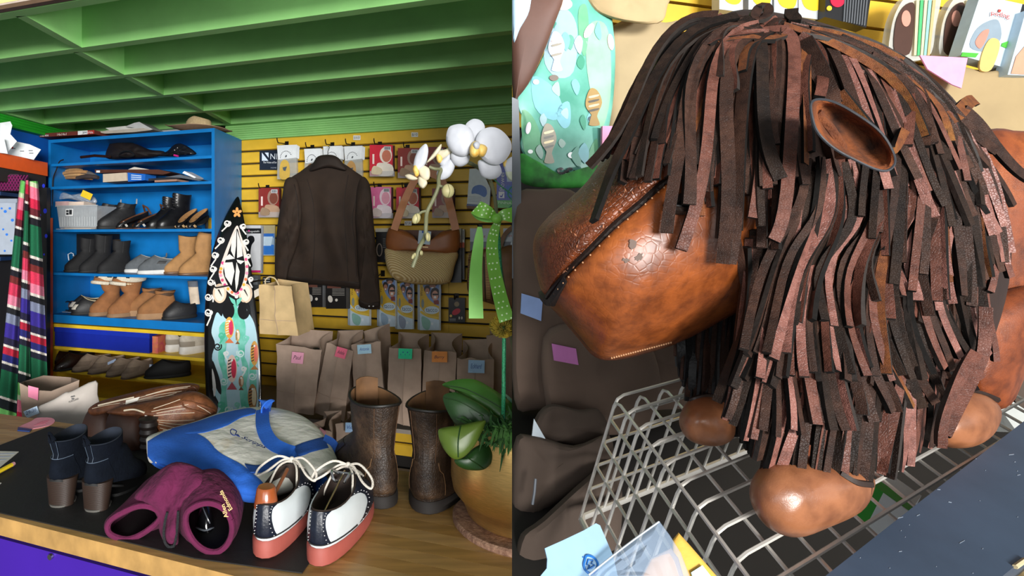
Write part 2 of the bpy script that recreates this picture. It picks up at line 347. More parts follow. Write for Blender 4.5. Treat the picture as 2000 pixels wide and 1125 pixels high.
# magenta crate and dotted tote on the rack
pp = wpos(0, 0, 0); cr = thing('plastic_crate', 'magenta perforated plastic crate on the rack behind the striped blanket', 'crate', P(5, 373, 3.2))
pk = flat('7a1f58', .5); fpl = Pl((0, 3.16, 0), (0, -1, 0))
m = M()
for k in range(12): m.tube([fpl(-30+k*6, 342), fpl(-12+k*6, 372)], .0028, 5); m.tube([fpl(-12+k*6, 342), fpl(-30+k*6, 372)], .0028, 5)
m.build('mesh_front', pk, cr); M().poly(fpl.up(-.01), rect(-30, 340, 36, 373), .1).build('crate_body', flat('3c1230', .7), cr)
tt = thing('storage_tote', 'translucent grey storage tote with blue dots on the rack behind the blanket', 'tote', P(5, 497, 3.2))
M().poly(fpl, [(-30, 392), (31, 392), (26, 497), (-30, 497)], .12).build('tub', mt('aab4c2', .35, n=.06, b=0), tt)
M().poly(fpl.up(.006), rect(-30, 388, 33, 396), .13).build('lid', mt('9aa4b2', .35, n=.06, b=0), tt)
for x, y, r_ in ((3, 407, 2), (10, 413, 3), (19, 407, 2.5), (6, 448, 2), (13, 458, 2.5), (24, 430, 3), (9, 490, 2), (22, 470, 2)):
    M().poly(fpl.up(.0022), ell(x, y, r_, r_, 10), .002).build('dot', flat('2f7be0', .4), tt)
# striped blanket hanging from the rack
def stripe(t):
    seq = [('14101c', .3), ('116a45', 1.3), ('efe6dc', .12), ('161422', .25), ('7a2a28', .3), ('e23a5e', .5), ('f48aa6', .4), ('efe6dc', .12), ('1a1c22', .25), ('8a93ad', .4), ('3a2a9a', .6), ('201c40', .3), ('efe6dc', .1), ('c41f3c', .3), ('23277a', .3), ('efe6dc', .1), ('181830', .25), ('116a45', 1.1), ('efe6dc', .1), ('0f1a20', .4), ('76c869', .5), ('c9d8b0', .2), ('f07a96', .5), ('d21f48', .4), ('6b1f2a', .3), ('efe6dc', .1)]
    T_ = sum(w for _, w in seq); t = (t % 1)*T_
    for c, w in seq:
        if t < w: return hx(c)
        t -= w
    return hx('14101c')
bl_ = thing('striped_blanket', 'bright multicoloured woven striped blanket hanging in folds from the rack', 'blanket', P(50, 815, 2.9))
for (x0, x1, xb0, xb1, ph, yb, yt, D) in ((40, 52, -6, 32, .02, 812, 352, 3.02), (50, 56, 32, 60, .13, 838, 352, 2.97), (54, 74, 58, 93, .07, 745, 354, 3.0)):
    m = M(); m.col = []; g = []; n1, n2 = 420, 26
    for i in range(n1+1):
        t = i/n1; row = []
        for j in range(n2+1):
            s = j/n2; a = x0+(xb0-x0)*t**.9; b = x1+(xb1-x1)*t**.75
            x = a+(b-a)*s; y = yt+(yb-yt)*t; d = D-.035*math.sin(PI*s)-.01*math.sin(3*PI*s+t*3)
            row.append(P(x, y, d)); m.col.append(stripe(ph+(y-(x-a)*.32 + 14*t)/480*1.05))
        g.append(row)
    m.sheet(g); bcol = m.col
    m.build('fold', mt('ffffff', .9, n=.25, s=160, b=.4, kind='attr', bd=.002), bl_)
# papers on the orange shelf
pw = flat('e4e8ea', .7)
pa = thing('paper_stack', 'crumpled white papers with red and black print piled on the orange shelf', 'papers', P(40, 310, 3.3))
for pts, D in (([(0, 240), (20, 237), (24, 245), (20, 262), (33, 276), (10, 303), (0, 296)], 3.12), ([(5, 290), (30, 276), (58, 282), (80, 292), (66, 312), (40, 306), (8, 300)], 3.26), ([(-20, 262), (8, 270), (15, 300), (-20, 296)], 3.05)):
    q = Pl((-1.9, D, 1.9), (.45, -.8, .35)); M().poly(q, pts, .003).build('sheet', pw, pa)
q = Pl((-1.9, 3.26, 1.9), (.45, -.8, .35))
for x, y, c in ((27, 275, 'c8202a'), (18, 273, 'c8202a'), (24, 288, 'c8202a'), (12, 271, '222222')): M().poly(q.up(.003), ell(x, y, 2.2, 1.8, 8), .002).build('print_mark', flat(c), pa)
for x, y in ((26, 290), (43, 295), (60, 294), (61, 299)): M().poly(q.up(.003), rect(x-4, y-.5, x+4, y+.6), .002).build('print_line', flat('555a60'), pa)

# ------------------------------------------------------------------ counter
CTZ = .93; ct = Pl((0, 0, CTZ), (0, 0, 1))
fdir = V((.9345, -.356, 0)); f0 = V((-.789, 1.24, 0)); bdir = V((.9443, -.329, 0)); b0 = V((-1.247, 1.96, 0))
A_, B_ = f0-fdir*.75, f0+fdir*1.2; C_, D_ = b0+bdir*1.75, b0-bdir*.6
cn = thing('shop_counter', 'long wooden shop counter with butcher-block top and purple front panel', 'counter', (-.6, 1.4, 0))
def cpt(s, t):                                        # counter top coordinates: s along 0..1, t front..back
    f, b = A_.lerp(B_, s), D_.lerp(C_, s); return f.lerp(b, t)
n_ = 14
for k in range(n_):                                   # staves of the top, each its own strip
    t0, t1 = k/n_, (k+1)/n_-.0012
    m = M(); z1 = CTZ
    m.hexa([cpt(0, t0)+Z*(z1-.04), cpt(1, t0)+Z*(z1-.04), cpt(1, t1)+Z*(z1-.04), cpt(0, t1)+Z*(z1-.04), cpt(0, t0)+Z*z1, cpt(1, t0)+Z*z1, cpt(1, t1)+Z*z1, cpt(0, t1)+Z*z1])
    c = ['c2985a', 'b68b4d', 'caa164', 'bc9152'][k*7 % 4]
    m.build('plank', mt(c, .34, h2='%02x%02x%02x' % tuple(int(int(c[i:i+2], 16)*.78) for i in (0, 2, 4)), s=2.2, b=.03, st=(2.5, 30, 8), det=8, p0=.3+.02*(k % 3), p1=.75), cn)
fn = V((fdir.y, -fdir.x, 0))
M().obox(A_+fn*-.03+Z*(CTZ-.062), fdir*1.95, fn*-.02, Z*.022).build('dark_strip', flat('2b2722', .7), cn)  # dark brown strip set back between the top and the panel
M().obox(A_+fn*-.02, fdir*1.95, fn*-.03, Z*(CTZ-.062)).build('front_panel', mt('3c1894', .45, n=.05, s=6, b=.02), cn)
sp = Pl(A_+fn*-.019, fn); m = M(); m.tube([sp(101, 1086), sp(101, 1086)+fn*.006], .006, 12); m.build('screw', steel, cn)
mat_ = thing('counter_mat', 'black rubber work mat on the wooden counter under the shoes', 'mat', ct(300, 1000))
mp_ = [ct(x, y) for x, y in ((-120, 916), (97, 834), (330, 868), (735, 915), (700, 965), (590, 1121), (380, 1092), (180, 1044), (0, 1003), (-150, 968))]
M().prism([p+Z*.0025 for p in mp_], (0, 0, -.0022)).build('rubber_sheet', mt('191817', .62, n=.15, s=30, b=.1), mat_)
# lower display ledges behind the counter
ld = thing('display_ledge', 'low dark ledge holding the row of paper bags below the slat wall', 'ledge', wpos(750, .3, 0))
p, q = wl(.52)(505, 460), wl(.52)(1012, 460); r_, s_ = wl(.02)(1012, 460), wl(.02)(505, 460)
for z, nm in ((.62, 'top_board'), (.22, 'lower_board')):
    M().prism([V((e.x, e.y, z)) for e in (p, q, r_, s_)], (0, 0, -.02)).build(nm, mt('8a8177', .6, n=.1), ld)
for e in (p, q): M().obox(V((e.x, e.y, .01))-N*.03, -U*.03 if e is q else U*.03, -N*.03, Z*.585).build('leg', dark, ld)
# ------------------------------------------------------------------ footwear
def foot(x0, x1, hw, zb, zf, n=28, dip=0, k=.14, pz=1.0):
    o = []; mx, rx = (x0+x1)/2, (x1-x0)/2
    for i in range(n):
        a = 2*PI*i/n; c, s = math.cos(a), math.sin(a)
        u = (c+1)/2
        o.append(V((mx+rx*c, hw*(abs(s)**.85)*(1 if s > 0 else -1)*(1+k*c), zb+(zf-zb)*u**pz-dip*s*s)))
    return o
def lerp_rings(rings, v):
    t = v*(len(rings)-1); i = min(int(t), len(rings)-2); return [a.lerp(b, t-i) for a, b in zip(rings[i], rings[i+1])]
class Shoe:
    """one shoe; x toward the toe. kind picks the height profile."""
    def __init__(s, name, label, cat, pos, yaw, L=.26, Wd=.09, H=.16, hh=.02, sole=.012, kind='boot', shaft=.11, mats=(), group=None, lean=0, cuff=0, heelcol=None, low=None, flare=0, toe=1.0, zsc=1, fs=1):
        up, so, li = mats
        s.t = thing(name, label, cat, pos, group); s.T = fr(*pos, yaw) @ Matrix.Diagonal((1, 1, zsc, 1)); T = s.T; s.L, s.W = L, Wd
        hw = Wd/2; zb = hh; zf = sole
        if kind == 'boot':
            r = [foot(0, L, hw*.94, zb, zf), foot(-.004, L+.002, hw, zb+.018*fs, zf+.014), foot(-.004, L*.99, hw, zb+.036*fs, zf+.032*toe, pz=.8),
                 foot(-.002, L*.90, hw*.92, zb+.055*fs, zf+.052*toe), foot(.0, L*.76, hw*.82, zb+.075*fs, zf+.075), foot(.004, L*.6, hw*.72, zb+.093*fs, zb+.098*fs),
                 foot(.008, L*.5, hw*.68, zb+.11*fs, zb+.115*fs, k=0)]
            n_ = 5
            for i in range(1, n_+1):
                t = i/n_; z = zb+.11*fs+(H-zb-.11*fs)*t
                r.append(foot(.008-.012*t+lean*t*t-flare*t, .008+L*.5*(1-t)+shaft*t+lean*t*t+flare*t, hw*(.68+.16*t)+flare*t, z, z+.006*t, k=0, dip=.008*t if i == n_ else 0))
        elif kind == 'pump':
            r = [foot(0, L, hw*.8, zb, zf, pz=2), foot(0, L+.002, hw*.85, zb+.012, zf+.01, pz=2), foot(0, L*.97, hw*.85, zb+.028, zf+.02, pz=2), foot(.002, L*.9, hw*.75, zb+.045, zf+.03, dip=.018, pz=2)]
        else:                                          # low shoe / sneaker
            r = [foot(0, L, hw*.94, zb, zf), foot(-.004, L+.002, hw, zb+.016, zf+.012), foot(-.004, L*.985, hw, zb+.034, zf+.03*toe), foot(-.002, L*.9, hw*.93, zb+.048, zf+.05*toe),
                 foot(.001, L*.77, hw*.83, zb+.06, zf+.074, dip=.004), foot(.004, L*.64, hw*.7, zb+.068, zf+.094, dip=.014)]
        s.r = r
        m = M(); m.T = T
        m.loft(r, True, False); s.up = m.build('upper', up, s.t, ang=60)
        top = r[-1]; c = sum(top, V((0, 0, 0)))/len(top)
        m = M(); m.T = T; dn = .05 if kind != 'pump' else .02
        if kind == 'boot': dn = (H-zb)*.3
        m.loft([top, [p.lerp(c, .05)+Z*.002 for p in top], [p.lerp(c, .09)-Z*.002 for p in top], [p.lerp(c, .14)-Z*dn*.5 for p in top], [p.lerp(c, .3)-Z*dn for p in top]], False, True); m.build('lining', li, s.t)
        m = M(); m.T = T
        so_l = so if isinstance(so, (list, tuple)) else [so, so]
        if hh > .035 or kind == 'pump':
            m.loft([foot(L*.38 if hh > .035 else .0, L*1.0, hw*.98, .0, .0, k=.3), foot(L*.38 if hh > .035 else 0, L*1.01, hw*1.0, sole, sole, k=.3)]); 
            m.loft([foot(.0, L*.5, hw*.9, zb-.004, zb*.25), foot(0, L*.5, hw*.92, zb+.003, zb*.25+.006)]); m.build('sole', so_l[0], s.t)
            m = M(); m.T = T
            hl = L*.27 if kind == 'boot' else L*.1
            n_ = 9
            m.loft([foot(.004+.003*(1-i/n_), hl-.012*(1-i/n_), hw*(.72+.18*i/n_)*(1 if kind == 'boot' else .35), zb*i/n_, zb*i/n_, k=0) for i in range(n_+1)]); m.build('heel', so_l[1], s.t)
        else:
            m.loft([foot(0, L, hw*.97, 0, 0), foot(-.006, L+.006, hw*1.03, .004, .003), foot(-.006, L+.006, hw*1.03, zb*.8, zf*.8), foot(-.002, L+.002, hw*.98, zb+.002, zf+.002)]); m.build('sole', so_l[0], s.t)
    def pt(s, v, u, off=0):                            # point on the upper: v up the rings 0..1, u round it in degrees, 0 = toe
        rg = lerp_rings(s.r, v); n = len(rg); t = (u % 360)/360*n; i = int(t); p = rg[i % n].lerp(rg[(i+1) % n], t-i)
        c = sum(rg, V((0, 0, 0)))/n; d = p-c; d.z = 0
        if d.length > 1e-6: d.normalize()
        d = (d+Z*.5).normalized()
        return s.T @ (p+d*off)
    def panel(s, name, m_, va, vb, ua, ub, off=.0016, nu=16, nv=12):   # leather panel: v from va..vb, u from ua(t)..ub(t)
        f = lambda q, t: q(t) if callable(q) else q
        g = []
        for i in range(nv+1):
            t = i/nv; v = va+(vb-va)*t; a, b = f(ua, t), f(ub, t)
            g.append([s.pt(v, a+(b-a)*j/nu, off) for j in range(nu+1)])
        h_ = [[s.pt(va+(vb-va)*i/nv, f(ua, i/nv)+(f(ub, i/nv)-f(ua, i/nv))*j/nu, -.0005) for j in range(nu+1)] for i in (0, nv)]
        m = M(); m.loft([h_[0]]+g+[h_[1]], False, False, False); return m.build(name, m_, s.t, ang=60)
    def stitch(s, pts, m_, r=.0007, off=.002, name='stitching'):
        m = M(); m.tube([s.pt(v, u, off) for v, u in pts], r, 5); return m.build(name, m_, s.t)
def copy_tree(o, loc, yaw_unused=None, label=None, scale=None):
    c = o.copy(); COL.objects.link(c); c.location = loc
    if label: c['label'] = label
    for ch in list(o.children):
        d = ch.copy(); COL.objects.link(d); d.parent = c
        for g in ch.children:
            e = g.copy(); COL.objects.link(e); e.parent = d
    return c
def on(px, o, z): return tuple(wpos(px, o, z))
YU = math.atan2(U.y, U.x)
l_blk = mt('141416', .35, n=.3, s=30, b=.15); l_blk2 = mt('1d1d1f', .55, n=.25, s=30, b=.15); l_brn = mt('5a3620', .5, n=.3, s=24, b=.2); l_dbr = mt('27140d', .3, n=.3, s=24, b=.12, coat=.3)
l_tan = mt('a67b4c', .8, n=.14, s=26, b=.2); l_cam = mt('8e6038', .85, n=.15, s=30, b=.2); s_tan = mt('9a7653', .75, n=.1, s=30, b=.1); rub = flat('151515', .7); rub2 = flat('8a6a4c', .7)
lid = flat('0a0807', .9); lit = mt('d8c8a4', .95, n=.15, s=60, b=.3)
g1, g2 = 'black chelsea ankle boots', 'black lace boots'
# second shelf up from the yellow unit and others, each pair is two shoes
def pair(f, xs, **k): return [f(x, i) for i, x in enumerate(xs)]
z4, z5, z6, zb_, zc = 1.588, 1.316, 1.05, .85, .705
for i, (x, o) in enumerate(((212, .14), (243, .17))):
    s_ = Shoe('ankle_boot', ('left' if i == 0 else 'right')+' one of the black elastic-sided ankle boots beside the clear basket', 'boot', on(x+22, o, z4), PI+.75, .235, .085, .165, .022, .02, mats=(l_blk2, rub, lid), shaft=.1, group=g1)
    s_.panel('elastic_gore', flat('262629', .9), .62, .98, 62, 100); s_.panel('elastic_gore', flat('262629', .9), .62, .98, 260, 298)
    m = M(); m.tube([s_.pt(1, 175, .002), s_.pt(1, 180, .004)+Z*.03, s_.pt(1, 184, .002)], .004, 6); m.build('pull_tab', flat('9a9a9a', .8), s_.t)
for i, (x, o) in enumerate(((286, .15), (320, .18))):
    s_ = Shoe('heeled_sandal', ('left' if i == 0 else 'right')+' brown and black strappy sandal between the black boots on the fourth shelf', 'sandal', on(x+4, o, z4), PI/2+2.5, .22, .075, .12, .075, .008, kind='pump', mats=(l_blk, l_brn, l_brn), group='brown strappy heeled sandals')
    m = M(); m.T = s_.T; m.tube([V((.0, -.03, .10)), V((.02, -.02, .14)), V((.04, .0, .155)), V((.02, .02, .14)), V((0, .03, .10))], .006, 6); m.build('ankle_strap', l_brn, s_.t)
    m = M(); m.T = s_.T; m.tube([V((.17, -.034, .02)), V((.17, 0, .045)), V((.17, .034, .02))], .007, 6); m.build('toe_strap', flat('d8d4cc'), s_.t)
for i, (x, o) in enumerate(((338, .1), (358, .15))):
    s_ = Shoe('lace_boot', ('rear' if i == 0 else 'front')+' glossy black laced boot beside the strappy sandals', 'boot', on(x+14, o, z4), PI+.9, .23, .085, .215 if i else .2, .025, .014, mats=(l_blk, rub, lid), shaft=.115, group=g2)
    for k in range(6):
        m = M(); v = .45+k*.09; m.tube([s_.pt(v, -40, .002), s_.pt(v+.02, 0, .006), s_.pt(v, 40, .002)], .003, 5); m.build('lace', flat('262628', .35), s_.t)
for i, (x, o) in enumerate(((380, .2), (401, .2))):
    s_ = Shoe('heeled_pump', ('left' if i == 0 else 'right')+' black open pump with tan insole at the right end of the fourth shelf', 'shoe', on(x+4, o-.05, z4), PI/2+2.9, .22, .07, .1, .085, .008, kind='pump', mats=(l_blk, rub, l_tan), group='black pumps with tan insoles')
    m = M(); m.T = s_.T; m.tube([V((.19, -.03, .012)), V((.185, 0, .034)), V((.19, .03, .012))], .008, 6); m.build('toe_cap', flat('b99a72', .4), s_.t)
M().obox(V(on(410, .03, z4)), U*.045, N*.02, Z*.075).build('yellow_box', flat('d9ac2c', .6), label='small yellow box behind the black open pumps', cat='box')
# shelf five
bt = thing('boot_box', 'black cardboard boot box standing behind the tall black boots', 'box', on(212, .05, z5))
m = M(); m.obox(V(on(168, .04, z5)), U*.29, N*.12, Z*.245); m.build('carton', flat('0b0b0c', .6), bt)
M().obox(V(on(168, .1615, z5+.2)), U*.29, N*.002, Z*.008).build('lid_edge', flat('3a3026', .5), bt)
for i, (x, o, h) in enumerate(((176, .17, .215), (205, .2, .235), (240, .2, .20))):
    s_ = Shoe('tall_boot', ['leftmost of the three matt black boots in front of the boot box', 'middle of the three matt black boots in front of the boot box', 'rightmost and shortest of the three matt black boots in front of the boot box'][i], 'boot', on(x+14, o, z5), PI+.75, .2, .08, h, .02, .012, mats=(mt('111113', .75, n=.25, s=30, b=.15), rub, lid), shaft=.1, group='matt black boots by the boot box')
    s_.stitch([(.5+k*.1, 90) for k in range(6)], flat('2a2a2c'))
jl = thing('clutter_jar', 'clear jar of small parts beside the white knick-knacks on the fifth shelf', 'jar', on(152, .2, z5))
m = M(); c = V(on(152, .2, z5)); m.lathe([(.001, 0), (.028, .0), (.03, .01), (.03, .07), (.026, .08), (.026, .085), (.001, .085)], c, 20); m.build('body', flat('9a948c', .2), jl)
m = M(); m.lathe([(.03, .0855), (.031, .087), (.031, .102), (.001, .104)], c, 20); m.build('lid', flat('5a5d60', .4), jl)
m = M(); c = V(on(139, .22, z5)); m.tube([c+V((.0, -.03, .07)), c+V((-.005, -.03, .11)), c+V((.015, -.03, .12)), c+V((.03, -.03, .112)), c+V((.03, -.03, .098))], .004, 8); m.build('white_hook', flat('c8d4e2', .4), label='white plastic hook standing among knick-knacks on the fifth shelf', cat='hook')
for k, (x, dz, w, h, c_) in enumerate(((104, 0, .03, .1, 'e8e4e0'), (112, 0, .03, .075, 'c23a3a'), (119, 0, .05, .085, 'd4d8dc'), (130, 0, .045, .06, '9fc2e6'), (126, .062, .04, .04, 'f0eee8'), (138, 0, .035, .055, 'e6e8ee'))):
    m = M(); p = V(on(x, .2+.012*(k % 3), z5+dz)); m.obox(p, U*w, N*-.05+U*.01*(k % 2), Z*h); m.build('knick_knack', flat(c_, .5), label=['tall white carton leftmost of the knick-knacks on the fifth shelf', 'red packet among the knick-knacks on the fifth shelf', 'pale grey packet among the knick-knacks on the fifth shelf', 'light blue wrapped packet among the knick-knacks on the fifth shelf', 'small white packet on top of the other knick-knacks', 'off-white packet next to the clear jar on the fifth shelf'][k], cat='packet', group='knick-knacks on the fifth shelf')
gs = mt('5b6064', .85, n=.15, s=40, b=.2)
for i, (x, o) in enumerate(((324, .10), (352, .19))):
    s_ = Shoe('grey_sneaker', ('rear' if i == 0 else 'front')+' grey knit slip-on sneaker with white sole on the fifth shelf', 'shoe', on(x+2, o, z5), PI+.4, .25, .088, .1, .026, .02, kind='low', mats=(gs, flat('d4d4d0', .6), flat('b9b4aa', .8)), group='grey slip-on sneakers')
    s_.panel('logo_patch', flat('15161a'), .5, .72, 75, 100)
    m = M(); m.tube([s_.pt(1, 178, .001), s_.pt(1, 180, .003)+Z*.022, s_.pt(1, 184, .001)], .005, 6); m.build('pull_tab', gs, s_.t)
for i, (x, o) in enumerate(((378, .13), (409, .2))):
    Shoe('suede_boot', ('left' if i == 0 else 'right')+' tall tan suede boot beside the surfboard', 'boot', on(x+6, o, z5), PI+.55, .2, .08, .23 if i == 0 else .25, .014, .012, mats=(l_tan, flat('6b4a2c'), l_dbr), shaft=.105, group='tall tan suede boots', lean=.0 if i == 0 else -.03)
# shelf six
m = M(); c = V(on(150, .2, z6+.033)); q = []
m.T = fr(c.x, c.y, c.z, YU+.25)
for k in range(9): q.append([V((-.07+.02*k, .032*math.cos(a)*(1-.25*(k == 0)), .032*math.sin(a)*(1-.25*(k == 0)))) for a in [2*PI*j/18 for j in range(18)]])
m.loft(q); hr = m.build('hide_roll', l_brn, None, label='rolled brown leather hide tied with a strap on the bottom blue shelf', cat='leather roll')
m = M(); m.T = fr(c.x, c.y, c.z, YU+.25); m.tube([V((.0+.012*k, .034*math.cos(k*.8), .034*math.sin(k*.8))) for k in range(9)], .003, 5); m.build('strap', l_dbr, hr)
M().obox(V(on(118, .3, z6)), U*.17, N*-.1, Z*.004).build('leather_sheet', mt('7d8ea4', .7), label='pale grey leather sheet lying under the hide roll', cat='leather')
m = M(); c = V(on(132, .26, z6)); m.tube([c+V((.03*math.cos(a), 0, .035+.03*math.sin(a))) for a in [2*PI*k/16 for k in range(17)]], .005, 6); m.build('metal_buckle', flat('55595e', .35, 1), label='oval metal buckle ring beside the hide roll', cat='buckle')
for i, (x, o) in enumerate(((185, .14), (192, .24))):
    s_ = Shoe('black_flat', ('rear' if i == 0 else 'front')+' black flat shoe with light trim left of the sheepskin boots', 'shoe', on(x+12, o, z6), PI+.5, .19, .08, .1, .016, .014, kind='low', mats=(l_blk2, rub, lit), group='black flats with light trim')
    s_.panel('trim', flat('c9c2b6'), .3, .62, -40, 40)
for i, (x, o) in enumerate(((228, .2), (268, .22))):
    s_ = Shoe('sheepskin_boot', ('left' if i == 0 else 'right')+' chestnut sheepskin boot with fluffy turned cuff and black bow', 'boot', on(x+6, o, z6), PI+1.0-.2*i, .2, .105, .235, .026, .022, mats=(mt('93613a', .85, n=.18, s=24, b=.3), rub2, lit), shaft=.125, group='chestnut sheepskin boots', flare=.012)
    m = M(); rg = s_.r[-1]; m.T = s_.T
    m.tube([p+Z*.0 for p in rg]+[rg[0]], .021, 8, False); m.build('fleece_cuff', mt('e6dcc6', .95, n=.12, s=120, b=1.0), s_.t)
    m = M(); m.T = s_.T; fl = [p for p in rg[-6:]+rg[:7]]; m.loft([[p for p in fl], [p+V((.02, 0, .004)) for p in fl], [p*1.0+V((.035, 0, -.03)) for p in fl]], False, False, False); m.build('turned_flap', mt('93613a', .85, n=.18, s=24, b=.3), s_.t)
    m = M(); m.T = s_.T; m.tube([p+V((.035, 0, -.03)) for p in fl], .011, 8); m.build('fleece_edge', mt('e6dcc6', .95, n=.12, s=120, b=1.0), s_.t)
    m = M(); c = s_.pt(1, 30)+Z*.005; m.tube([c, c+V((.03, -.02, .02)), c+V((.05, -.01, .0)), c, c+V((-.03, -.02, .02)), c+V((-.04, -.02, 0)), c], .006, 6); m.build('bow', black, s_.t)
    s_.panel('heel_tab', flat('d9c9a0'), .08, .14, 165, 180)
for i, (x, o) in enumerate(((302, .16), (328, .25))):
    Shoe('platform_boot', ('rear' if i == 0 else 'front')+' short tan suede boot on a thick platform sole', 'boot', on(x+14, o, z6), PI+.45, .215, .095, .165, .05 if 0 else .034, .034, mats=(l_cam, s_tan, flat('4a3524')), shaft=.11, group='tan platform boots')
s_ = Shoe('black_shoe', 'single black shoe holding a beige cloth at the right end of the bottom blue shelf', 'shoe', on(383, .2, z6), PI+.6, .2, .09, .12, .02, .014, kind='low', mats=(l_blk2, rub, lid))
m = M(); c = V(on(381, .2, z6+.08)); m.loft([[c+V((.03*math.cos(a)-.004*k, .016*math.sin(a), .035*k)) for a in [2*PI*j/14 for j in range(14)]] for k in range(4)]); cl = m.build('rolled_cloth', mt('c9b9a4', .9), label='rolled beige cloth with grey end standing in the black shoe', cat='cloth')
m = M(); m.loft([[c+V((.031*math.cos(a)-.004*k, .017*math.sin(a), .035*k+.001)) for a in [2*PI*j/14 for j in range(14)]] for k in (3, 4)]); m.build('grey_end', mt('5b6068', .9), cl)
# yellow unit
bb = thing('shoe_box', 'long royal blue shoe box on the upper yellow shelf', 'box', on(210, .2, zb_))
p0 = uf-U*1.19+W*.02; 
M().obox(p0+Z*zb_, U*.73, W*.25, Z*.088).build('carton', mt('12289c', .5, n=.05, b=0), bb); M().obox(p0-U*.003-W*.003+Z*(zb_+.089), U*.736, W*.256, Z*.03).build('lid', mt('1430ac', .5, n=.05, b=0), bb)
bb = thing('pink_box', 'pink and orange patterned box between the blue shoe box and sneakers', 'box', on(306, .2, zb_)); p0 = uf-U*.445+W*.03
M().obox(p0+Z*zb_, U*.04, W*.2, Z*.1).build('carton', mt('c24a62', .6, h2='d88a4a', s=30, b=0), bb)
snk = mt('b9b2a4', .75, n=.12, s=40, b=.15)
for i, (x, o) in enumerate(((318, .27), (345, .30))):
    s_ = Shoe('running_shoe', ('left' if i == 0 else 'right')+' pale grey running shoe seen from its heel on the upper yellow shelf', 'shoe', on(x+8, o+.06, zb_), 1.0, .28, .112, .12, .032, .026, kind='low', mats=(snk, flat('d6d3cc', .6), rub), group='pale grey running shoes', zsc=1.35)
    s_.panel('heel_counter', flat('8f8678', .7), .02, .3, 120, 240); s_.panel('side_overlay', flat('5f584e', .7), .25, .75, 285, 320)
    M().tube([s_.pt(.72, 180, .002), s_.pt(.72, 180, .006)], .014, 12).build('heel_badge', flat('1c1c1c'), s_.t)
    M().tube([s_.pt(.72, 180, .005), s_.pt(.72, 180, .008)], .008, 12).build('badge_center', white, s_.t)
    for k in range(4): M().tube([s_.pt(.6+.1*k, 300, .003), s_.pt(.65+.1*k, 330, .008), s_.pt(.65+.1*k, 350, .006)], .003, 5).build('lace', flat('d8d4c8'), s_.t)
for i, (x, o) in enumerate(((148, .24), (176, .27))):
    s_ = Shoe('dress_shoe', ('left' if i == 0 else 'right')+' dark brown polished dress shoe on the lower yellow shelf', 'shoe', on(x+10, o-.05, zc), PI+.85, .25, .085, .1, .022, .01, kind='low', mats=(l_dbr, rub, lid), group='dark brown dress shoes', toe=.9)
    for k in range(3): M().tube([s_.pt(.75+.07*k, -30, .002), s_.pt(.77+.07*k, 0, .006), s_.pt(.75+.07*k, 30, .002)], .002, 5).build('lace', lid, s_.t)
ss = mt('8f7c6a', .8, n=.14, s=30, b=.2)
lb_ = ['leftmost', 'second from left', 'second from right', 'rightmost']
for i, (x, o) in enumerate(((205, .30), (232, .3), (262, .31), (285, .32))):
    s_ = Shoe('taupe_slipper', lb_[i]+' of the four taupe slippers on the lower yellow shelf', 'slipper', on(x+12, o-.08, zc), PI+.8+.12*i, .235, .08, .08, .012, .009, kind='low', mats=(ss, flat('5c4a3c'), flat('b39a80', .8)), group='taupe slippers', toe=.7)
    s_.panel('strap_band', mt('7c6a5a', .8), .45, .7, -70, 70)
s_ = Shoe('black_clog', 'black slip-on shoe at the right end of the lower yellow shelf', 'shoe', on(372, .25, zc), PI+.3, .26, .095, .1, .02, .012, kind='low', mats=(mt('0d0c0c', .7), rub, lid))
def tag(px, py, o, w, h, c, label, rot=0, group=None, words=None, clip_c=None):
    pl = wl(o); t = thing('repair_tag', label, 'tag', pl(px, py+h/2), group)
    pts = ell(px, py, w*.707, h*.707, 4, 0); pts = [(px-w/2, py-h/2), (px+w/2, py-h/2), (px+w/2, py+h/2), (px-w/2, py+h/2)]
    a = math.radians(rot); pts = [(px+(x-px)*math.cos(a)-(y-py)*math.sin(a), py+(x-px)*math.sin(a)+(y-py)*math.cos(a)) for x, y in pts]
    M().poly(pl, pts, .0012).build('paper', flat(c, .7), t)
    if clip_c: M().poly(pl.up(.0015), [(px-5, py-h/2), (px+5, py-h/2), (px+5, py-h/2+4), (px-5, py-h/2+4)], .002).build('clip', flat(clip_c), t)
    if words:
        d = V((math.cos(a), math.sin(a))); q = V((px, py))-d*w*.36+V((-d.y, d.x))*h*.12; text(t, words, pl, q, q+d*w*.72, h*.32, flat('3a4a9a' if c not in ('f29bb9', 'f08aa0', 'f29a4e') else '8a4a3a'), shear=.35, off=.001)
    return t
tag(301, 722, .345, 19, 20, 'c4d0e2', 'pale blue paper tag hanging over the taupe slippers', 3, words='32.', clip_c='2b4f94')
tag(211, 710, .36, 34, 5, 'bcd0f0', 'pale blue folded tag resting on the leftmost slipper', -24)
# shelf four and up: baskets, books and scraps
bk_ = thing('clear_basket', 'clear ribbed plastic basket with white label on the fourth shelf', 'basket', on(160, .28, z4))
c0 = uf-U*1.19+W*.03; cp = mt('b9bfc2', .25, n=.08, b=0)
def fru(m, o, w, d, h, tp, th=.003):
    a = [o, o+U*w, o+U*w+W*d, o+W*d]; b = [o-U*tp-W*tp+Z*h, o+U*(w+tp)-W*tp+Z*h, o+U*(w+tp)+W*(d+tp)+Z*h, o-U*tp+W*(d+tp)+Z*h]
    c = (o+U*w/2+W*d/2)
    m.loft([a, b, [p+(c-p)*.04 for p in b], [p+(c-p)*.05 for p in a]], True, True); return m
fru(M(), c0+U*.03+Z*(z4+.012), .30, .2, .135, .012).build('tub', flat('c6ccd0', .15, alpha=.55), bk_)
for k in range(15): M().obox(c0+U*(.035+.02*k)-W*.006+Z*(z4+.02), U*.004, W*.004, Z*.1).build('rib', flat('dfe4e6', .2, alpha=.7), bk_)
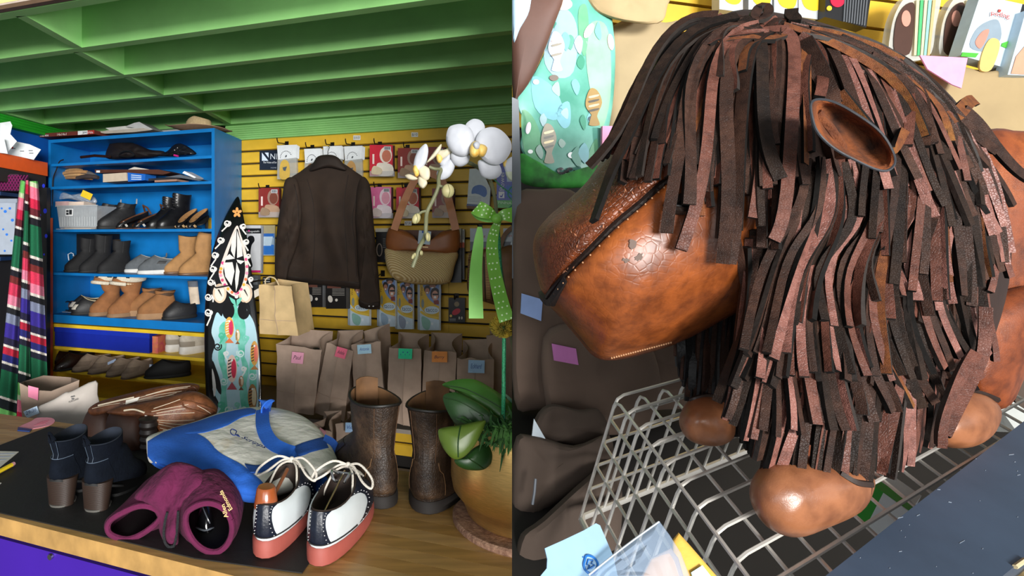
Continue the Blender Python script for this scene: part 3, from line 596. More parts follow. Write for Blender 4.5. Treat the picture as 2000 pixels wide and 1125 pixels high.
M().obox(c0+U*.012-W*.02+Z*(z4+.145), U*.335, W*.01, Z*.006).build('rim', cp, bk_)
M().obox(c0+U*.09-W*.0125+Z*(z4+.085), U*.06, W*.002, Z*.045).build('label', white, bk_)
for dx, dz, w, h in ((.096, .092, .02, .014), (.096, .11, .02, .012), (.12, .094, .022, .03)): M().obox(c0+U*dx-W*.0135+Z*(z4+dz), U*w, W*.001, Z*h).build('label_mark', flat('2c2f33'), bk_)
for k, (dx, w, h, c) in enumerate(((.05, .03, .07, 'd8d2cc'), (.1, .05, .05, '9a9ea2'), (.17, .04, .09, 'c7b9ae'), (.23, .05, .06, '777c82'), (.29, .03, .1, 'a25a4a'))):
    M().obox(c0+U*dx+W*.05+Z*(z4+.02), U*w, W*.06, Z*h).build('contents', flat(c, .6), bk_)
for k in range(3): M().obox(c0+U*(.02+.03*k)-W*(.02-.005*k)+Z*(z4+.001+.0035*k), U*.28, W*.22, Z*.003).build('loose_paper', flat(['b9b0a6', 'd5cfc8', '9a8f86'][k]), label=['lowest grey sheet of the papers under the clear basket', 'middle off-white sheet of the papers under the clear basket', 'topmost brownish sheet of the papers under the clear basket'][k], cat='paper', group='papers under the clear basket')
cb = thing('pink_carton', 'flat pinkish white carton lying on the clear basket', 'box', c0+Z*(z4+.16))
M().obox(c0-U*.005+Z*(z4+.153), U*.11, W*.12, Z*.026).build('carton', flat('d9b4b2', .6), cb); M().obox(c0+U*.106+Z*(z4+.153), U*.12, W*.12, Z*.022).build('side', flat('e6d2c2', .6), cb)
pb = thing('plastic_bag', 'crumpled clear plastic bag draped over the pink carton', 'bag', c0+U*.15+Z*(z4+.18))
Pil(wl(.3), sm([(105, 390), (122, 376), (140, 380), (165, 377), (185, 385), (188, 397), (160, 394), (130, 388)], 5), (150, 386), .05, .02, disp=lambda x, y: .012*math.sin(x*.6)*math.sin(y*.9)).mesh(M()).build('film', flat('ccd6de', .12, alpha=.4), pb)
tag(169, 381, .37, 21, 13, 'f2d02c', 'yellow paper tag on the clear plastic bag', 24)
# books and scraps on the third shelf
z3 = SHZ[1]
ls = thing('leather_scraps', 'roll of tan and brown leather scraps piled at the left of the third shelf', 'leather', on(150, .25, z3))
for k, (x0, y0, x1, y1, r_, c) in enumerate(((104, 350, 180, 349, 4, '8f6a44'), (108, 346, 175, 342, 4, 'b08a5c'), (116, 341, 170, 336, 4.5, 'a57c50'), (124, 336, 160, 333, 4, 'c09a6c'), (160, 338, 188, 345, 5, '5c5a5a'), (150, 348, 192, 347, 5, '3a3130'))):
    q = wl(.26+.012*(k % 3)); m = M()
    m.tube([q(x0+(x1-x0)*t, y0+(y1-y0)*t-3*math.sin(t*PI)) for t in [i/8 for i in range(9)]], [r_*.0031*(1-.25*abs(i/4-1)) for i in range(9)], 9); m.build('leather_piece', mt(c, .75, n=.2), ls)
m = M(); q = wl(.385); m.tube([q(x, y) for x, y in sm([(124, 312), (116, 316), (110, 332), (104, 348), (103, 372), (102, 400), (101, 425), (101, 434)], 4, False)], .004, 6); m.build('hanging_cord', flat('191512'), label='black cord hanging down the left edge of the blue shelf', cat='cord')
q = wl(.3)
def slab(name, label, pts, dep, h2, o, group=None, cat='book', **k):
    return M().poly(wl(o), pts, dep).build(name, h2, label=label, cat=cat, group=group)
ub = thing('thick_book', 'thick book with blue cover and cream pages on the third shelf', 'book', q(235, 356))
M().poly(q, [(201, 340), (247, 337), (248, 353), (201, 356)], .1).build('page_block', flat('c9b9a2', .8), ub); M().poly(wl(.301), [(249, 337), (284, 340), (283, 352), (250, 355)], .1).build('cover', flat('1a66c2', .4), ub)
for k in range(3): M().poly(wl(.302), [(256, 341+4*k), (276, 343+3.4*k), (276, 344.4+3.4*k), (256, 342.6+4*k)], .001).build('title_line', flat('d6e4f4'), ub)
bd = slab('brown_board', 'flat dark brown board lying on top of the thick blue book', [(185, 331), (310, 331), (334, 337), (318, 341), (240, 337), (186, 338)], .14, mt('4e2a1a', .6), .3, cat='board'); 
M().poly(wl(.302), [(188, 333), (195, 333), (195, 337), (188, 337)], .001).build('sticker', white, bd)
slab('folded_paper', 'folded white paper lying on the dark brown board', [(250, 331), (262, 326), (292, 331)], .1, flat('cfc8ba'), .28, cat='paper')
slab('grey_clipboard', 'grey clipboard leaning at the right of the third shelf', [(322, 346), (352, 341), (395, 352), (388, 353), (350, 347)], .1, flat('5d646c'), .28, cat='clipboard')
slab('white_booklet', 'white booklet standing tilted on the grey clipboard', [(356, 338), (360, 334), (383, 346), (380, 348)], .08, white, .26, cat='booklet')
slab('pink_edged_pad', 'thin pink-edged pad lying between book and clipboard on the third shelf', [(302, 352), (345, 350), (345, 354), (302, 356)], .12, flat('a8806c'), .3, cat='pad')
slab('dark_folder', 'dark folder lying flat behind the pink-edged pad', [(286, 349), (350, 345), (352, 349), (288, 354)], .12, flat('23262c'), .27, cat='folder')
# second shelf
q = wl(.24)
hb = Pil(q, sm([(208, 309), (212, 285), (222, 275), (262, 280), (292, 292), (318, 295), (326, 302), (300, 307), (250, 310)], 5), (255, 298), .06, .05, disp=lambda x, y: .008*math.sin(x*.25)*math.sin(y*.5)); hb.mesh(m := M()); hbo = m.build('leather_bag', mt('1a1412', .5, n=.3), label='dark collapsed leather bag lying on the second shelf', cat='bag')
m = M(); m.tube([q.up(.07)(x, y) for x, y in sm([(232, 302), (240, 296), (255, 296), (262, 303), (250, 307), (236, 305)], 4)], .004, 6); m.build('strap', l_blk, hbo)
hb = Pil(wl(.25), sm([(300, 304), (325, 296), (338, 284), (352, 280), (370, 288), (384, 301), (360, 304), (330, 306)], 5), (345, 295), .05, .05, disp=lambda x, y: .012*math.sin(x*.5)*math.sin(y*.7)); hb.mesh(m := M()); m.build('black_plastic_bag', flat('1b1d20', .2), label='crumpled black plastic bag at the right of the second shelf', cat='bag')
m = M(); m.tube([wl(.3)(x, y) for x, y in ((158, 307), (185, 304), (215, 306))], .009, 8); m.build('dark_belt', l_dbr, label='dark coiled belt at the left of the second shelf', cat='belt')
M().tube([wl(.32)(340, 303), wl(.32)(348, 305)], .006, 8).build('pink_bead', flat('c2267c', .4), label='tiny pink bead at the edge of the second shelf', cat='bead')
# on top of the unit
fb = thing('filter_box', 'flat reddish brown air filter box lying on top of the blue shelf', 'box', uf-U*1.1+Z*zs)
q0 = Pl(uf-W*.012, N); fpts = [(77, 261), (184, 254), (184, 262), (77, 268)]
M().poly(q0, fpts, .3).build('carton', mt('6a2b22', .6, n=.08, b=0), fb); M().poly(q0.up(.001), [(152, 256), (171, 254.8), (171, 262), (152, 263.5)], .001).build('label', white, fb); M().poly(q0.up(.001), [(171, 254.8), (184, 254), (184, 261), (171, 262)], .001).build('red_end', flat('b03028'), fb)
text(fb, 'Filtrete', q0.up(.001), (79, 267), (95, 266), 4.5, white); text(fb, '14x14x1', q0.up(.001), (112, 265), (130, 264), 4.5, flat('e8d8d0')); text(fb, '3M', q0.up(.0025), (161, 261.6), (169, 261), 4.5, black); text(fb, 'Filt', q0.up(.0025), (173, 261), (182, 260.4), 4, white)
for k, (pts, c) in enumerate(((([(186, 257), (280, 250), (296, 254), (262, 258), (205, 261)]), 'b7ada0'), ([(205, 255), (262, 250), (292, 254), (230, 257)], 'd6d2cc'), ([(262, 240), (272, 238), (299, 253), (286, 254), (245, 247)], 'c9c9c9'), ([(206, 250), (245, 246), (262, 250), (215, 255)], 'e0ddd8'))):
    M().poly(wl(.36-.03*k), pts, .12).build('magazine', flat(c, .6), label=['lowest tattered magazine of the paper pile on the blue shelf', 'second magazine up in the paper pile on the blue shelf', 'grey tilted magazine topmost in the pile on the blue shelf', 'white folded leaflet in the paper pile on the blue shelf'][k], cat='magazine', group='paper pile on top of the blue shelf')
ht = thing('cowboy_hat', 'straw and felt wide brim cowboy hat on top of the blue shelf', 'hat', on(385, .27, zs))
c = V(on(388, .27, zs)); T = fr(c.x, c.y, c.z, YU)
hatm = mt('9a7c62', .8, n=.12, s=60, b=.3); hatc = mt('cfb58a', .85, n=.12, s=90, b=.4)
m = M(); m.T = T; rings = []
for r_ in (.06, .09, .13, .17, .19):
    rings.append([V((r_*1.12*math.cos(a), r_*.8*math.sin(a), .010+(.022*((r_-.06)/.13)**2)*(abs(math.sin(a))**1.2)+.055*((r_-.06)/.13)*max(0, -math.cos(a))**3-.0*r_)) for a in [2*PI*j/36 for j in range(36)]])
m.loft(rings+[[p-Z*.003 for p in r_] for r_ in reversed(rings)], False, False); m.build('brim', hatm, ht)
m = M(); m.T = T; m.loft([[V((rx*math.cos(a), ry*math.sin(a), z-(.02*abs(math.cos(a)) if z > .09 else 0))) for a in [2*PI*j/28 for j in range(28)]] for rx, ry, z in ((.088, .066, .008), (.086, .064, .03), (.08, .058, .07), (.072, .048, .1), (.05, .03, .104), (.02, .008, .088))]); m.build('crown', hatc, ht)
m = M(); m.T = T; m.loft([[V((rx*math.cos(a), ry*math.sin(a), z)) for a in [2*PI*j/28 for j in range(28)]] for rx, ry, z in ((.089, .067, .012), (.0885, .0665, .026))], False, False); m.build('hat_band', flat('8f7650'), ht)
# ------------------------------------------------------------------ surfboard
sb0 = P(455, 815, 3.02); sb1 = P(463, 385, 3.3)
sbp = pl3(P(400, 815, 3.0), P(510, 815, 2.94), P(463, 385, 3.2))
sbt = thing('surfboard', 'painted black surfboard with white scrolls and teal fish pattern leaning on the blue shelf', 'surfboard', P(455, 900, 3.02))
out = [(464, 384), (450, 404), (434, 436), (418, 480), (407, 530), (401, 590), (399, 650), (400, 720), (404, 800), (410, 860), (420, 910), (455, 940), (490, 910), (503, 860), (510, 800), (511, 720), (506, 650), (499, 590), (490, 520), (482, 460), (475, 420), (470, 398)]
sb = Pil(sbp, sm(out, 5), (455, 650), .018, .05, p=6)
sb.mesh(M_ := M(), 8); M_.build('deck', mt('0b0c0f', .18, n=.2, coat=.5, b=0), sbt)
wp_ = flat('ece9e4', .35); tealm = mt('8fe0d0', .35, h2='4fc0a0', s=14, b=0, p0=.35, p1=.65); paleb = mt('c5e6ee', .35, h2='a9d6e4', s=12, b=0)
def sbpoly(pts, m_, off=.0015, name='painted_shape', th=.002, k=1):
    m = M(); m.prism([sb.pt(*p[:2], off=off) for p in pts], -sbp.n*th); return m.build(name, m_, sbt, ang=80)
def fan(pts, m_, off, name):                          # painted area laid over the curved deck
    c = sum((V(p[:2]) for p in pts), V((0, 0)))/len(pts); rings = [[sb.pt(*(c+(V(p[:2])-c)*t), off=off) for p in pts] for t in (1, .75, .5, .25, .02)]
    m = M(); m.loft(rings, False, True); return m.build(name, m_, sbt, ang=80)
fan(sm([(417, 628), (424, 610), (433, 618), (437, 604), (446, 616), (458, 604), (470, 596), (486, 612), (499, 640), (505, 700), (505, 760), (502, 820), (480, 860), (440, 860), (423, 815), (428, 790), (415, 760), (424, 740), (414, 700), (420, 672), (413, 650)], 4), paleb, .0012, 'painted_water')
for pts in ([(428, 640), (440, 628), (445, 650), (436, 690), (446, 730), (440, 780), (448, 830), (436, 830), (430, 780), (436, 740), (426, 700), (430, 665)], [(470, 612), (480, 640), (472, 680), (486, 720), (478, 770), (492, 820), (480, 826), (468, 770), (474, 720), (464, 670)], [(490, 690), (500, 720), (500, 770), (494, 800), (487, 740)], [(452, 600), (462, 598), (470, 625), (465, 655), (455, 625)]):
    fan(sm(pts, 4), tealm, .0022, 'teal_wave')
# pointed oval with the white and black four-petal star
oval = sm([(462, 441), (445, 478), (430, 520), (428, 540), (440, 565), (461, 579), (478, 560), (485, 528), (480, 490), (470, 458)], 5)
fan(oval, mt('f0dfd4', .4, n=.05), .0022, 'oval_border')
for k in range(26):                                   # flowers of the border
    t = k/26; p = oval[int(t*len(oval))]; q = V((p[0], p[1])).lerp(V((460, 520)), .1); 
    if q.y > 498: fan(ell(q.x, q.y, 3.2, 3.4, 6), flat(['e24a8a', 'f0b53a', 'f07a4a', 'f29ab8', 'd94f7c'][k % 5], .4), .003, 'painted_flower')
fan(sm([(462, 447), (450, 480), (437, 522), (438, 540), (449, 562), (461, 572), (472, 558), (479, 528), (475, 495), (468, 462)], 5), flat('0c0c0e', .25), .0032, 'oval_field')
for pts in ([(462, 447), (452, 470), (451, 490), (458, 504), (461, 480)], [(463, 450), (472, 478), (474, 500), (463, 504)], [(435, 508), (448, 496), (459, 505), (447, 507)], [(462, 507), (478, 510), (470, 516), (464, 512)], [(436, 513), (454, 512), (458, 530), (452, 558), (440, 540)], [(462, 512), (468, 530), (465, 555), (461, 570), (459, 545)]):
    fan(pts, wp_, .0042, 'star_petal')
def scroll(cx, cy, r, d=1, tail=None, w=2.8, turns=1.6, m_=None):
    pts = [(cx+d*r*(1-.72*t)*math.cos(2*PI*turns*t-.6), cy+r*(1-.72*t)*math.sin(2*PI*turns*t-.6)) for t in [i/22 for i in range(23)]]
    if tail: pts = [tail]+[((tail[0]+pts[0][0])/2+d*2, (tail[1]+pts[0][1])/2)]+pts
    m = M(); m.ribbon([sb.pt(*p, off=.002) for p in pts], sbp.n, w*3.1/F, .0015); m.build('white_scroll', m_ or wp_, sbt)
for c in ((444, 436, 7, 1, (433, 452)), (431, 469, 7, 1, (420, 486)), (420, 498, 7, 1, (412, 520)), (416, 525, 7, 1, (410, 545)), (412, 551, 7, 1, (420, 566)), (407, 580, 7.5, 1, (416, 590)), (407, 610, 8, 1, (404, 636)), (475, 442, 6, -1, (481, 458)), (481, 472, 6, -1, (485, 490)), (485, 500, 5, -1, (489, 520)), (490, 545, 5, -1, (493, 562))): scroll(*c)
for cx in (429, 479.5):
    fan(ell(cx, 573, 13.5, 19, 26), mt('e9cdb0', .4, n=.08, s=60), .002, 'shell_disc')
    fan(ell(cx, 573, 9.5, 15, 26), flat('f5ead8', .4), .003, 'shell_disc_center')
    for k in range(8): a = k*.62; fan([(cx-5+1.2*k, 566+2*k), (cx-1+.8*k, 565+1.6*k), (cx+.5+.6*k, 569+1.4*k)], flat('16161a'), .004, 'shell_stripe')
fan([(447, 579), (459, 586), (462, 600), (452, 590)], tealm, .003, 'painted_leaf'); fan([(475, 578), (462, 586), (462, 600), (470, 589)], tealm, .003, 'painted_leaf')
fan(ell(462, 539+40, 4, 4, 8), wp_, .002, 'bud')
f = plumer = thing  # noqa
fl = [(463, 404), (469, 411), (468, 421), (461, 425), (457, 415)]
for k in range(5):
    a = 2*PI*k/5-1.57; fan(ell(463+5.2*math.cos(a), 415+5.8*math.sin(a), 4.6, 2.8, 10, math.degrees(a)), flat('f0a85e', .4), .002+.0004*k, 'orange_petal')
for cx, cy in ((446, 607), (476, 607)):
    fan(ell(cx, cy, 12, 17, 22), flat('0c0c0e', .3), .003, 'black_swirl'); scroll(cx, cy-2, 9, 1 if cx < 460 else -1, None, 5, .75, flat('d6eef0', .4))
def fish(cx, cy, w, h, cols, tail):
    fan(ell(cx, cy, w, h, 22), flat(cols[0], .4), .004, 'fish_body'); fan(ell(cx+w*.35, cy, w*.5, h*.7, 16), flat(cols[1], .4), .005, 'fish_side')
    fan([(cx, cy+h-1), (cx-w, cy+h+tail), (cx+w, cy+h+tail)], flat(cols[2], .4), .004, 'fish_tail')
    for k in range(6): fan([(cx-w*.8, cy-h*.6+k*h*.24), (cx-w*.1, cy-h*.7+k*h*.24), (cx-w*.1, cy-h*.62+k*h*.24), (cx-w*.75, cy-h*.5+k*h*.24)], flat(cols[3], .4), .0055, 'fish_stripe')
    fan(ell(cx, cy-h*.6, 2, 2.2, 8), flat('f5f5f0'), .006, 'fish_eye')
fish(448, 640, 9, 21, ('e8b04c', 'd8335c', 'e8804c', 'f4e6d0'), 9); fish(453, 720, 10, 27, ('f0cfc0', 'd02a4a', 'b84a5a', '222226'), 14)
fish(497, 690, 8, 24, ('d9a03c', 'e86a4a', 'c0803a', '5a2e1a'), 8); fish(493, 775, 9, 25, ('b07a3a', 'e8d8b0', '6a4420', '3a2410'), 8)
fish(471, 745, 5, 11, ('c98a5a', 'e8d0b0', '7a4a2a', '2a2a2a'), 6); fish(464, 655, 4.5, 12, ('d9b06a', 'f0e0c0', '8a5a2a', '2a2a2a'), 5)
for cx, cy, d in ((425, 677, 1), (437, 745, 1), (470, 690, -1), (493, 735, 1), (446, 800, 1), (476, 800, -1)): scroll(cx, cy, 8, d, None, 2.6, 1.5, flat('d8f4f0', .4) if cx > 430 else flat('0c0c0e', .4))
for k, (cx, cy, r_, d_, c_) in enumerate(((433, 655, 7, 1, '4fc09a'), (462, 700, 6, -1, '6fd0b4'), (432, 790, 7, 1, '58c8a4'), (480, 660, 6, 1, '7fd8c4'), (484, 810, 7, -1, '4fb894'), (463, 790, 5, 1, '8adcc8'), (442, 690, 5, -1, 'f0f6f4'), (476, 720, 5, 1, 'f0f6f4'))): scroll(cx, cy, r_, d_, (cx-d_*4, cy+16), 3, 1.5, flat(c_, .4))
fan(sm([(415, 705), (422, 720), (430, 745), (432, 770), (424, 762), (416, 740)], 3), flat('0c0c0e', .3), .003, 'black_flame'); fan(sm([(414, 720), (419, 735), (422, 760), (418, 775), (415, 750)], 3), wp_, .0035, 'white_flame')
# ------------------------------------------------------------------ goods on the slat wall
def hook(px, py, o=.11, label=None):
    t = thing('slat_hook', label, 'hook', wl(.01)(px, py), 'black hooks on the slat wall')
    a = wl(0)(px, py); m = M(); m.tube([a+N*.0005, a+N*.03-Z*.003, a+N*o-Z*.012, a+N*(o+.012)+Z*.004, a+N*(o+.014)+Z*.016], .0032, 7); m.build('prong', flat('1a1412', .4, .6), t)
    m = M(); m.obox(a+N*.0004-U*.012-Z*.02, U*.024, N*.004, Z*.035); m.build('bracket', flat('1a1412', .4, .6), t)
    return t
def hang(name, label, cat, x0, y0, x1, y1, o, th, c, group=None, r=.35, **k):
    q = wl(o); t = thing(name, label, cat, q((x0+x1)/2, y1), group)
    M().poly(q, rect(x0, y0, x1, y1), th).build('card', mt(c, r, n=.05, b=0, **k), t); return t, q
def pr(t, q, pts, c, off=.0008, name='print', th=.0012, r=.4, m_=None): return M().poly(q.up(off), pts, th).build(name, m_ or flat(c, r), t)
# header-card packs with tan heel pads
words4 = ('leftmost', 'second from left', 'third from left', 'rightmost')
for i, (x0, y0, x1, y1, o, col) in enumerate(((541, 284, 580, 350, .10, 'caa648'), (594, 291, 627, 345, .07, '8a6140'), (631, 286, 668, 346, .08, '8a6140'), (672, 286, 708, 344, .1, 'b48a50'))):
    q = wl(o); t = thing('heel_pad_pack', words4[i]+' of the four heel pad bags with white header cards above the jacket', 'package', q((x0+x1)/2, y1), 'heel pad bags with white header cards')
    for k in range(3): M().poly(q.up(-.012*k), [(x0+2.5*k, y0+1.5*k), (x1+2.5*k, y0-1.5+1.5*k), (x1+2.5*k-1, y0+24+k), (x0+2+2.5*k, y0+28+k)], .002).build('header_card', flat('d9dde0', .6), t)
    M().poly(q.up(-.002), [(x0+1, y0+26), (x1-1, y0+24), (x1, y1), (x0, y1)], .02).build('clear_bag', flat('c9ccc8', .1, alpha=.4), t)
    w = (x1-x0); M().poly(q.up(.0012), sm([(x0+w*.15, y1-2), (x0+w*.17, y0+36), (x0+w*.38, y0+28), (x0+w*.6, y0+36), (x0+w*.6, y1-3)], 4), .002).build('heel_pad', mt(col, .7, n=.1), t)
    if i in (0, 3):
        for a_, b_ in ((.25, .3),): M().poly(q.up(.002), [(x0+w*.28, y0+43), (x0+w*.5, y0+41), (x0+w*.42, y0+50), (x0+w*.32, y0+49)], .001).build('print_mark', flat('4a5560'), t)
    arc = ell(x0+w*.45, y0+24, w*.28, 13, 24)[12:24]
    for k in range(0, 11, 1): p = arc[k]; M().poly(q.up(.0012), ell(p[0], p[1], 1.0, .8, 6, 30*k-150), .001).build('print_letter', flat('20242a'), t)
    M().poly(q.up(.0012), ell(x0+w*.45, y0+21, 1.5, 2.6, 8, 30), .001).build('print_emblem', flat('4a4f55'), t)
    hook(x0+w*.5, y0-3, o+.02, 'black hook holding the '+words4[i]+' heel pad bag above the jacket')
t, q = hang('navy_sign', 'dark navy sign card with white triangle logo left of the heel pad bags', 'sign', 507, 294, 545, 332, .012, .008, '121c2c')
pr(t, q, [(511.5, 298), (511.5, 314), (524, 314)], 'd5e2f2', name='logo'); pr(t, q, [(517, 298), (524.5, 298), (524.5, 308)], 'd5e2f2', name='logo')
text(t, 'NI', q, (528, 311), (541, 311), 11, flat('cfd6de')); text(t, 'The Voice of Ser', q, (514, 319), (541, 319), 3.6, flat('e8ecf0')); text(t, 'HOME', q, (529, 329), (540, 329), 2.6, flat('9aa2ac'))
# red blister packs
rp = [(722, 283, 767, 343, .09, 1, 'red blister card with pale insole, leftmost of the upper row beside the jacket'), (777, 289, 820, 346, .07, 0, 'darker red blister card second in the upper row'), (826, 287, 868, 344, .05, 0, 'dark red blister card behind the small orchid flower'),
      (724, 365, 764, 425, .09, 2, 'pink blister card leftmost of the lower row beside the jacket'), (774, 366, 818, 425, .07, 1, 'red blister card behind the left bag handle'), (844, 368, 885, 424, .06, 0, 'red blister card behind the right bag handle'),
      (505, 367, 545, 423, .09, 0, 'red and purple blister card hanging left of the jacket')]
for i, (x0, y0, x1, y1, o, st_, lb) in enumerate(rp):
    q = wl(o); t = thing('blister_pack', lb, 'package', q((x0+x1)/2, y1), 'red insole blister cards')
    w, h = x1-x0, y1-y0
    base = ['8a2a22', 'd02238', 'e070a0'][st_]
    M().poly(q, rect(x0, y0, x1, y1), .003).build('card', flat(base, .35), t)
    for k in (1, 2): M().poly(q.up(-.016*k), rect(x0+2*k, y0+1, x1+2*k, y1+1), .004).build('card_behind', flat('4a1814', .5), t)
    pr(t, q, sm([(x0+w*.35, y1-1), (x0+w*.3, y0+h*.65), (x0+w*.5, y0+h*.58), (x1-1, y0+h*.66), (x1-1, y1-1)], 3), ['b89478', 'f0e6d8', 'f2e4ea'][st_], name='pale_panel')
    pr(t, q, ell(x0+w*.7, y0+h*.33, w*.27, h*.27, 20), ['a08070', 'f2e2d6', 'f6dce6'][st_], .0014, 'print_ring'); pr(t, q, ell(x0+w*.73, y0+h*.36, w*.2, h*.2, 14), ['7a4030', 'c9745a', 'e8a0b4'][st_], .002, 'print_foot')
    pr(t, q, rect(x0+w*.62, y0+3, x0+w*.92, y0+10), 'c9ccd0', .0026, 'barcode_sticker')
    for k in range(4): pr(t, q, rect(x0+w*(.66+.06*k), y0+4, x0+w*(.69+.06*k), y0+9), '20242a', .0034, 'bar')
    pr(t, q, rect(x0+w*.12, y0+h*.3, x0+w*.2, y0+h*.62), 'f4dcd4', .0014, 'side_title')
    M().poly(q.up(.012), sm([(x0+w*.08, y0+h*.82), (x0+w*.2, y0+h*.68), (x0+w*.5, y0+h*.78), (x0+w*.48, y1-3), (x0+w*.12, y1-3)], 4), .011).build('insole_blister', flat(['a08468', 'e0cfae', 'd9c9c4'][st_], .2), t)
    M().poly(q.up(.007), rect(x0, y1-9, x1+3, y1+1.5), .012).build('blister_edge', flat('d8dce0', .12, alpha=.35), t)
    if i != 2: hook(x0+w*.45, y0-1, o+.015, 'black hook above the '+' '.join(lb.split()[:12]))
# price tags
for x, y, w, s_, lb in ((697, 269, 14, '$18.00', 'white price tag reading $18.00 above the jacket'), (810, 263, 13, '$10', 'white price tag reading $10 above the red blister cards'), (797, 436, 14, '$7.50', 'white price tag reading $7.50 above the woven handbag')):
    t, q = hang('price_tag', lb, 'tag', x-w/2, y-4.5, x+w/2, y+4.5, .008, .002, 'e6e6e2'); text(t, s_, q, (x-w*.4, y+2.5), (x+w*.4, y+2.2), 6, flat('15171a'))
# packages left of the jacket, mid row
t, q = hang('foot_pack', 'tall white pack with black header and black foot print beside the surfboard', 'package', 481, 440, 509, 532, .10, .02, 'd8dade')
pr(t, q, rect(479, 446, 510, 456), '101114', .0012, 'header'); text(t, 'footpetals', q, (481, 454), (507, 453), 4.6, white, off=.0022); pr(t, q, ell(486, 451, 2, 2, 8), 'd63a8a', .003, 'dot')
pr(t, q, sm([(484, 464), (494, 461), (497, 470), (491, 480), (489, 500), (493, 520), (483, 522), (482, 490)], 4), '16171a', .0012, 'foot_print'); pr(t, q, rect(481, 528, 509, 532), 'd0246c', .0012, 'pink_base'); M().poly(wl(.099), [(502, 440), (513, 442), (511, 534), (502, 532)], .018).build('side', flat('9a9ea6', .5), t)
t, q = hang('blue_pack', 'clear pack with blue and white contents left of the jacket', 'package', 508, 440, 536, 499, .08, .012, '8fa6ba', r=.15)
pr(t, q, rect(508, 456, 535, 464), '2a66b8', .0015); pr(t, q, rect(508, 478, 535, 497), '2f72c4', .0015); pr(t, q, [(512, 462), (533, 462), (529, 480), (513, 480)], 'b8cede', .0024); M().poly(q.up(.004), rect(507, 440, 537, 456), .003).build('clear_header', flat('c9b98a', .15, alpha=.5), t)
t, q = hang('bottle', 'small clear bottle pack behind the hanging paper bag', 'package', 492, 538, 504, 566, .1, .03, '6a6e70', r=.2); pr(t, q, rect(493, 545, 503, 556), '9aa0a4', .002, 'label')
t, q = hang('black_card', 'small black and white card behind the paper bag handle', 'card', 513, 541, 529, 560, .06, .004, '1a1a1c')
for k in range(3): pr(t, q, rect(515, 544+5*k, 527, 546+5*k), 'd8d8d4', .001, 'print_line')
# black packs below the jacket
for i, (x0, x1, y0, y1, lb) in enumerate(((570, 592, 548, 600, 'leftmost of the three black packs peeking out below the jacket'), (598, 630, 548, 600, 'middle black pack with pale egg shapes below the jacket'), (637, 676, 550, 603, 'rightmost black pack with white egg shape and foil edge below the jacket'))):
    t, q = hang('black_pack', lb, 'package', x0, y0, x1, y1, .09, .03, '141212', group='black packs below the jacket')
    if i: pr(t, q, ell(x0+8, y0+34, 4.6, 7, 14, -12), 'd8d2c8', .0014, 'print_egg'); pr(t, q, ell(x0+20, y0+36, 2.6, 3, 10), 'd8d2c8', .0014, 'print_spot')
    for k in range(5): pr(t, q, rect(x0+12, y0+14+3*k, x1-3, y0+15.2+3*k), '8a8680', .001, 'print_line')
    pr(t, q, rect(x0+2, y0+8, x1-10, y0+13), '6a4034', .0012, 'print_band'); M().poly(q.up(.002), rect(x1, y0+4, x1+6, y1), .028).build('foil_edge', flat('8a8c8e', .15, .8), t)
for i, (x0, x1, y0, y1, lb) in enumerate(((735, 762, 448, 512, 'black pack with pale ring print left of the woven handbag'),)):
    t, q = hang('black_pack', lb, 'package', x0, y0, x1, y1, .07, .03, '161414'); pr(t, q, ell(741, 488, 6, 13, 18), '8a7a6c', .001, 'ring'); pr(t, q, ell(741, 488, 4.2, 11, 18), '161414', .0018, 'ring_inner'); pr(t, q, rect(750, 500, 760, 506), '4a4a4a', .001, 'label')
    for k in range(5): pr(t, q, rect(748, 466+4*k, 760, 467.4+4*k), '77726c', .001, 'print_line')
    M().poly(q.up(.02), rect(733, 446, 770, 453), .01).build('clear_hanger', flat('d9d6cc', .15, alpha=.5), t)
for i, (x0, x1) in enumerate(((880, 901), (893, 907))):
    t, q = hang('tall_box', ('front' if i == 0 else 'rear')+' tall black and white box with orange band right of the handbag', 'box', x0, 446+2*i, x1, 552-6*i, .12-.04*i, .04, '17181b', group='black and white boxes by the handbag')
    pr(t, q, rect(x0, 446+2*i, x1, 476), 'e4e4e2', .001, 'white_top'); pr(t, q, [(x0, 470), (x1, 474), (x1, 484), (x0, 482)], 'd8603a', .0018, 'orange_band'); pr(t, q, rect(x0+11, 450, x0+12.5, 468), '55585c', .0016, 'print_line')
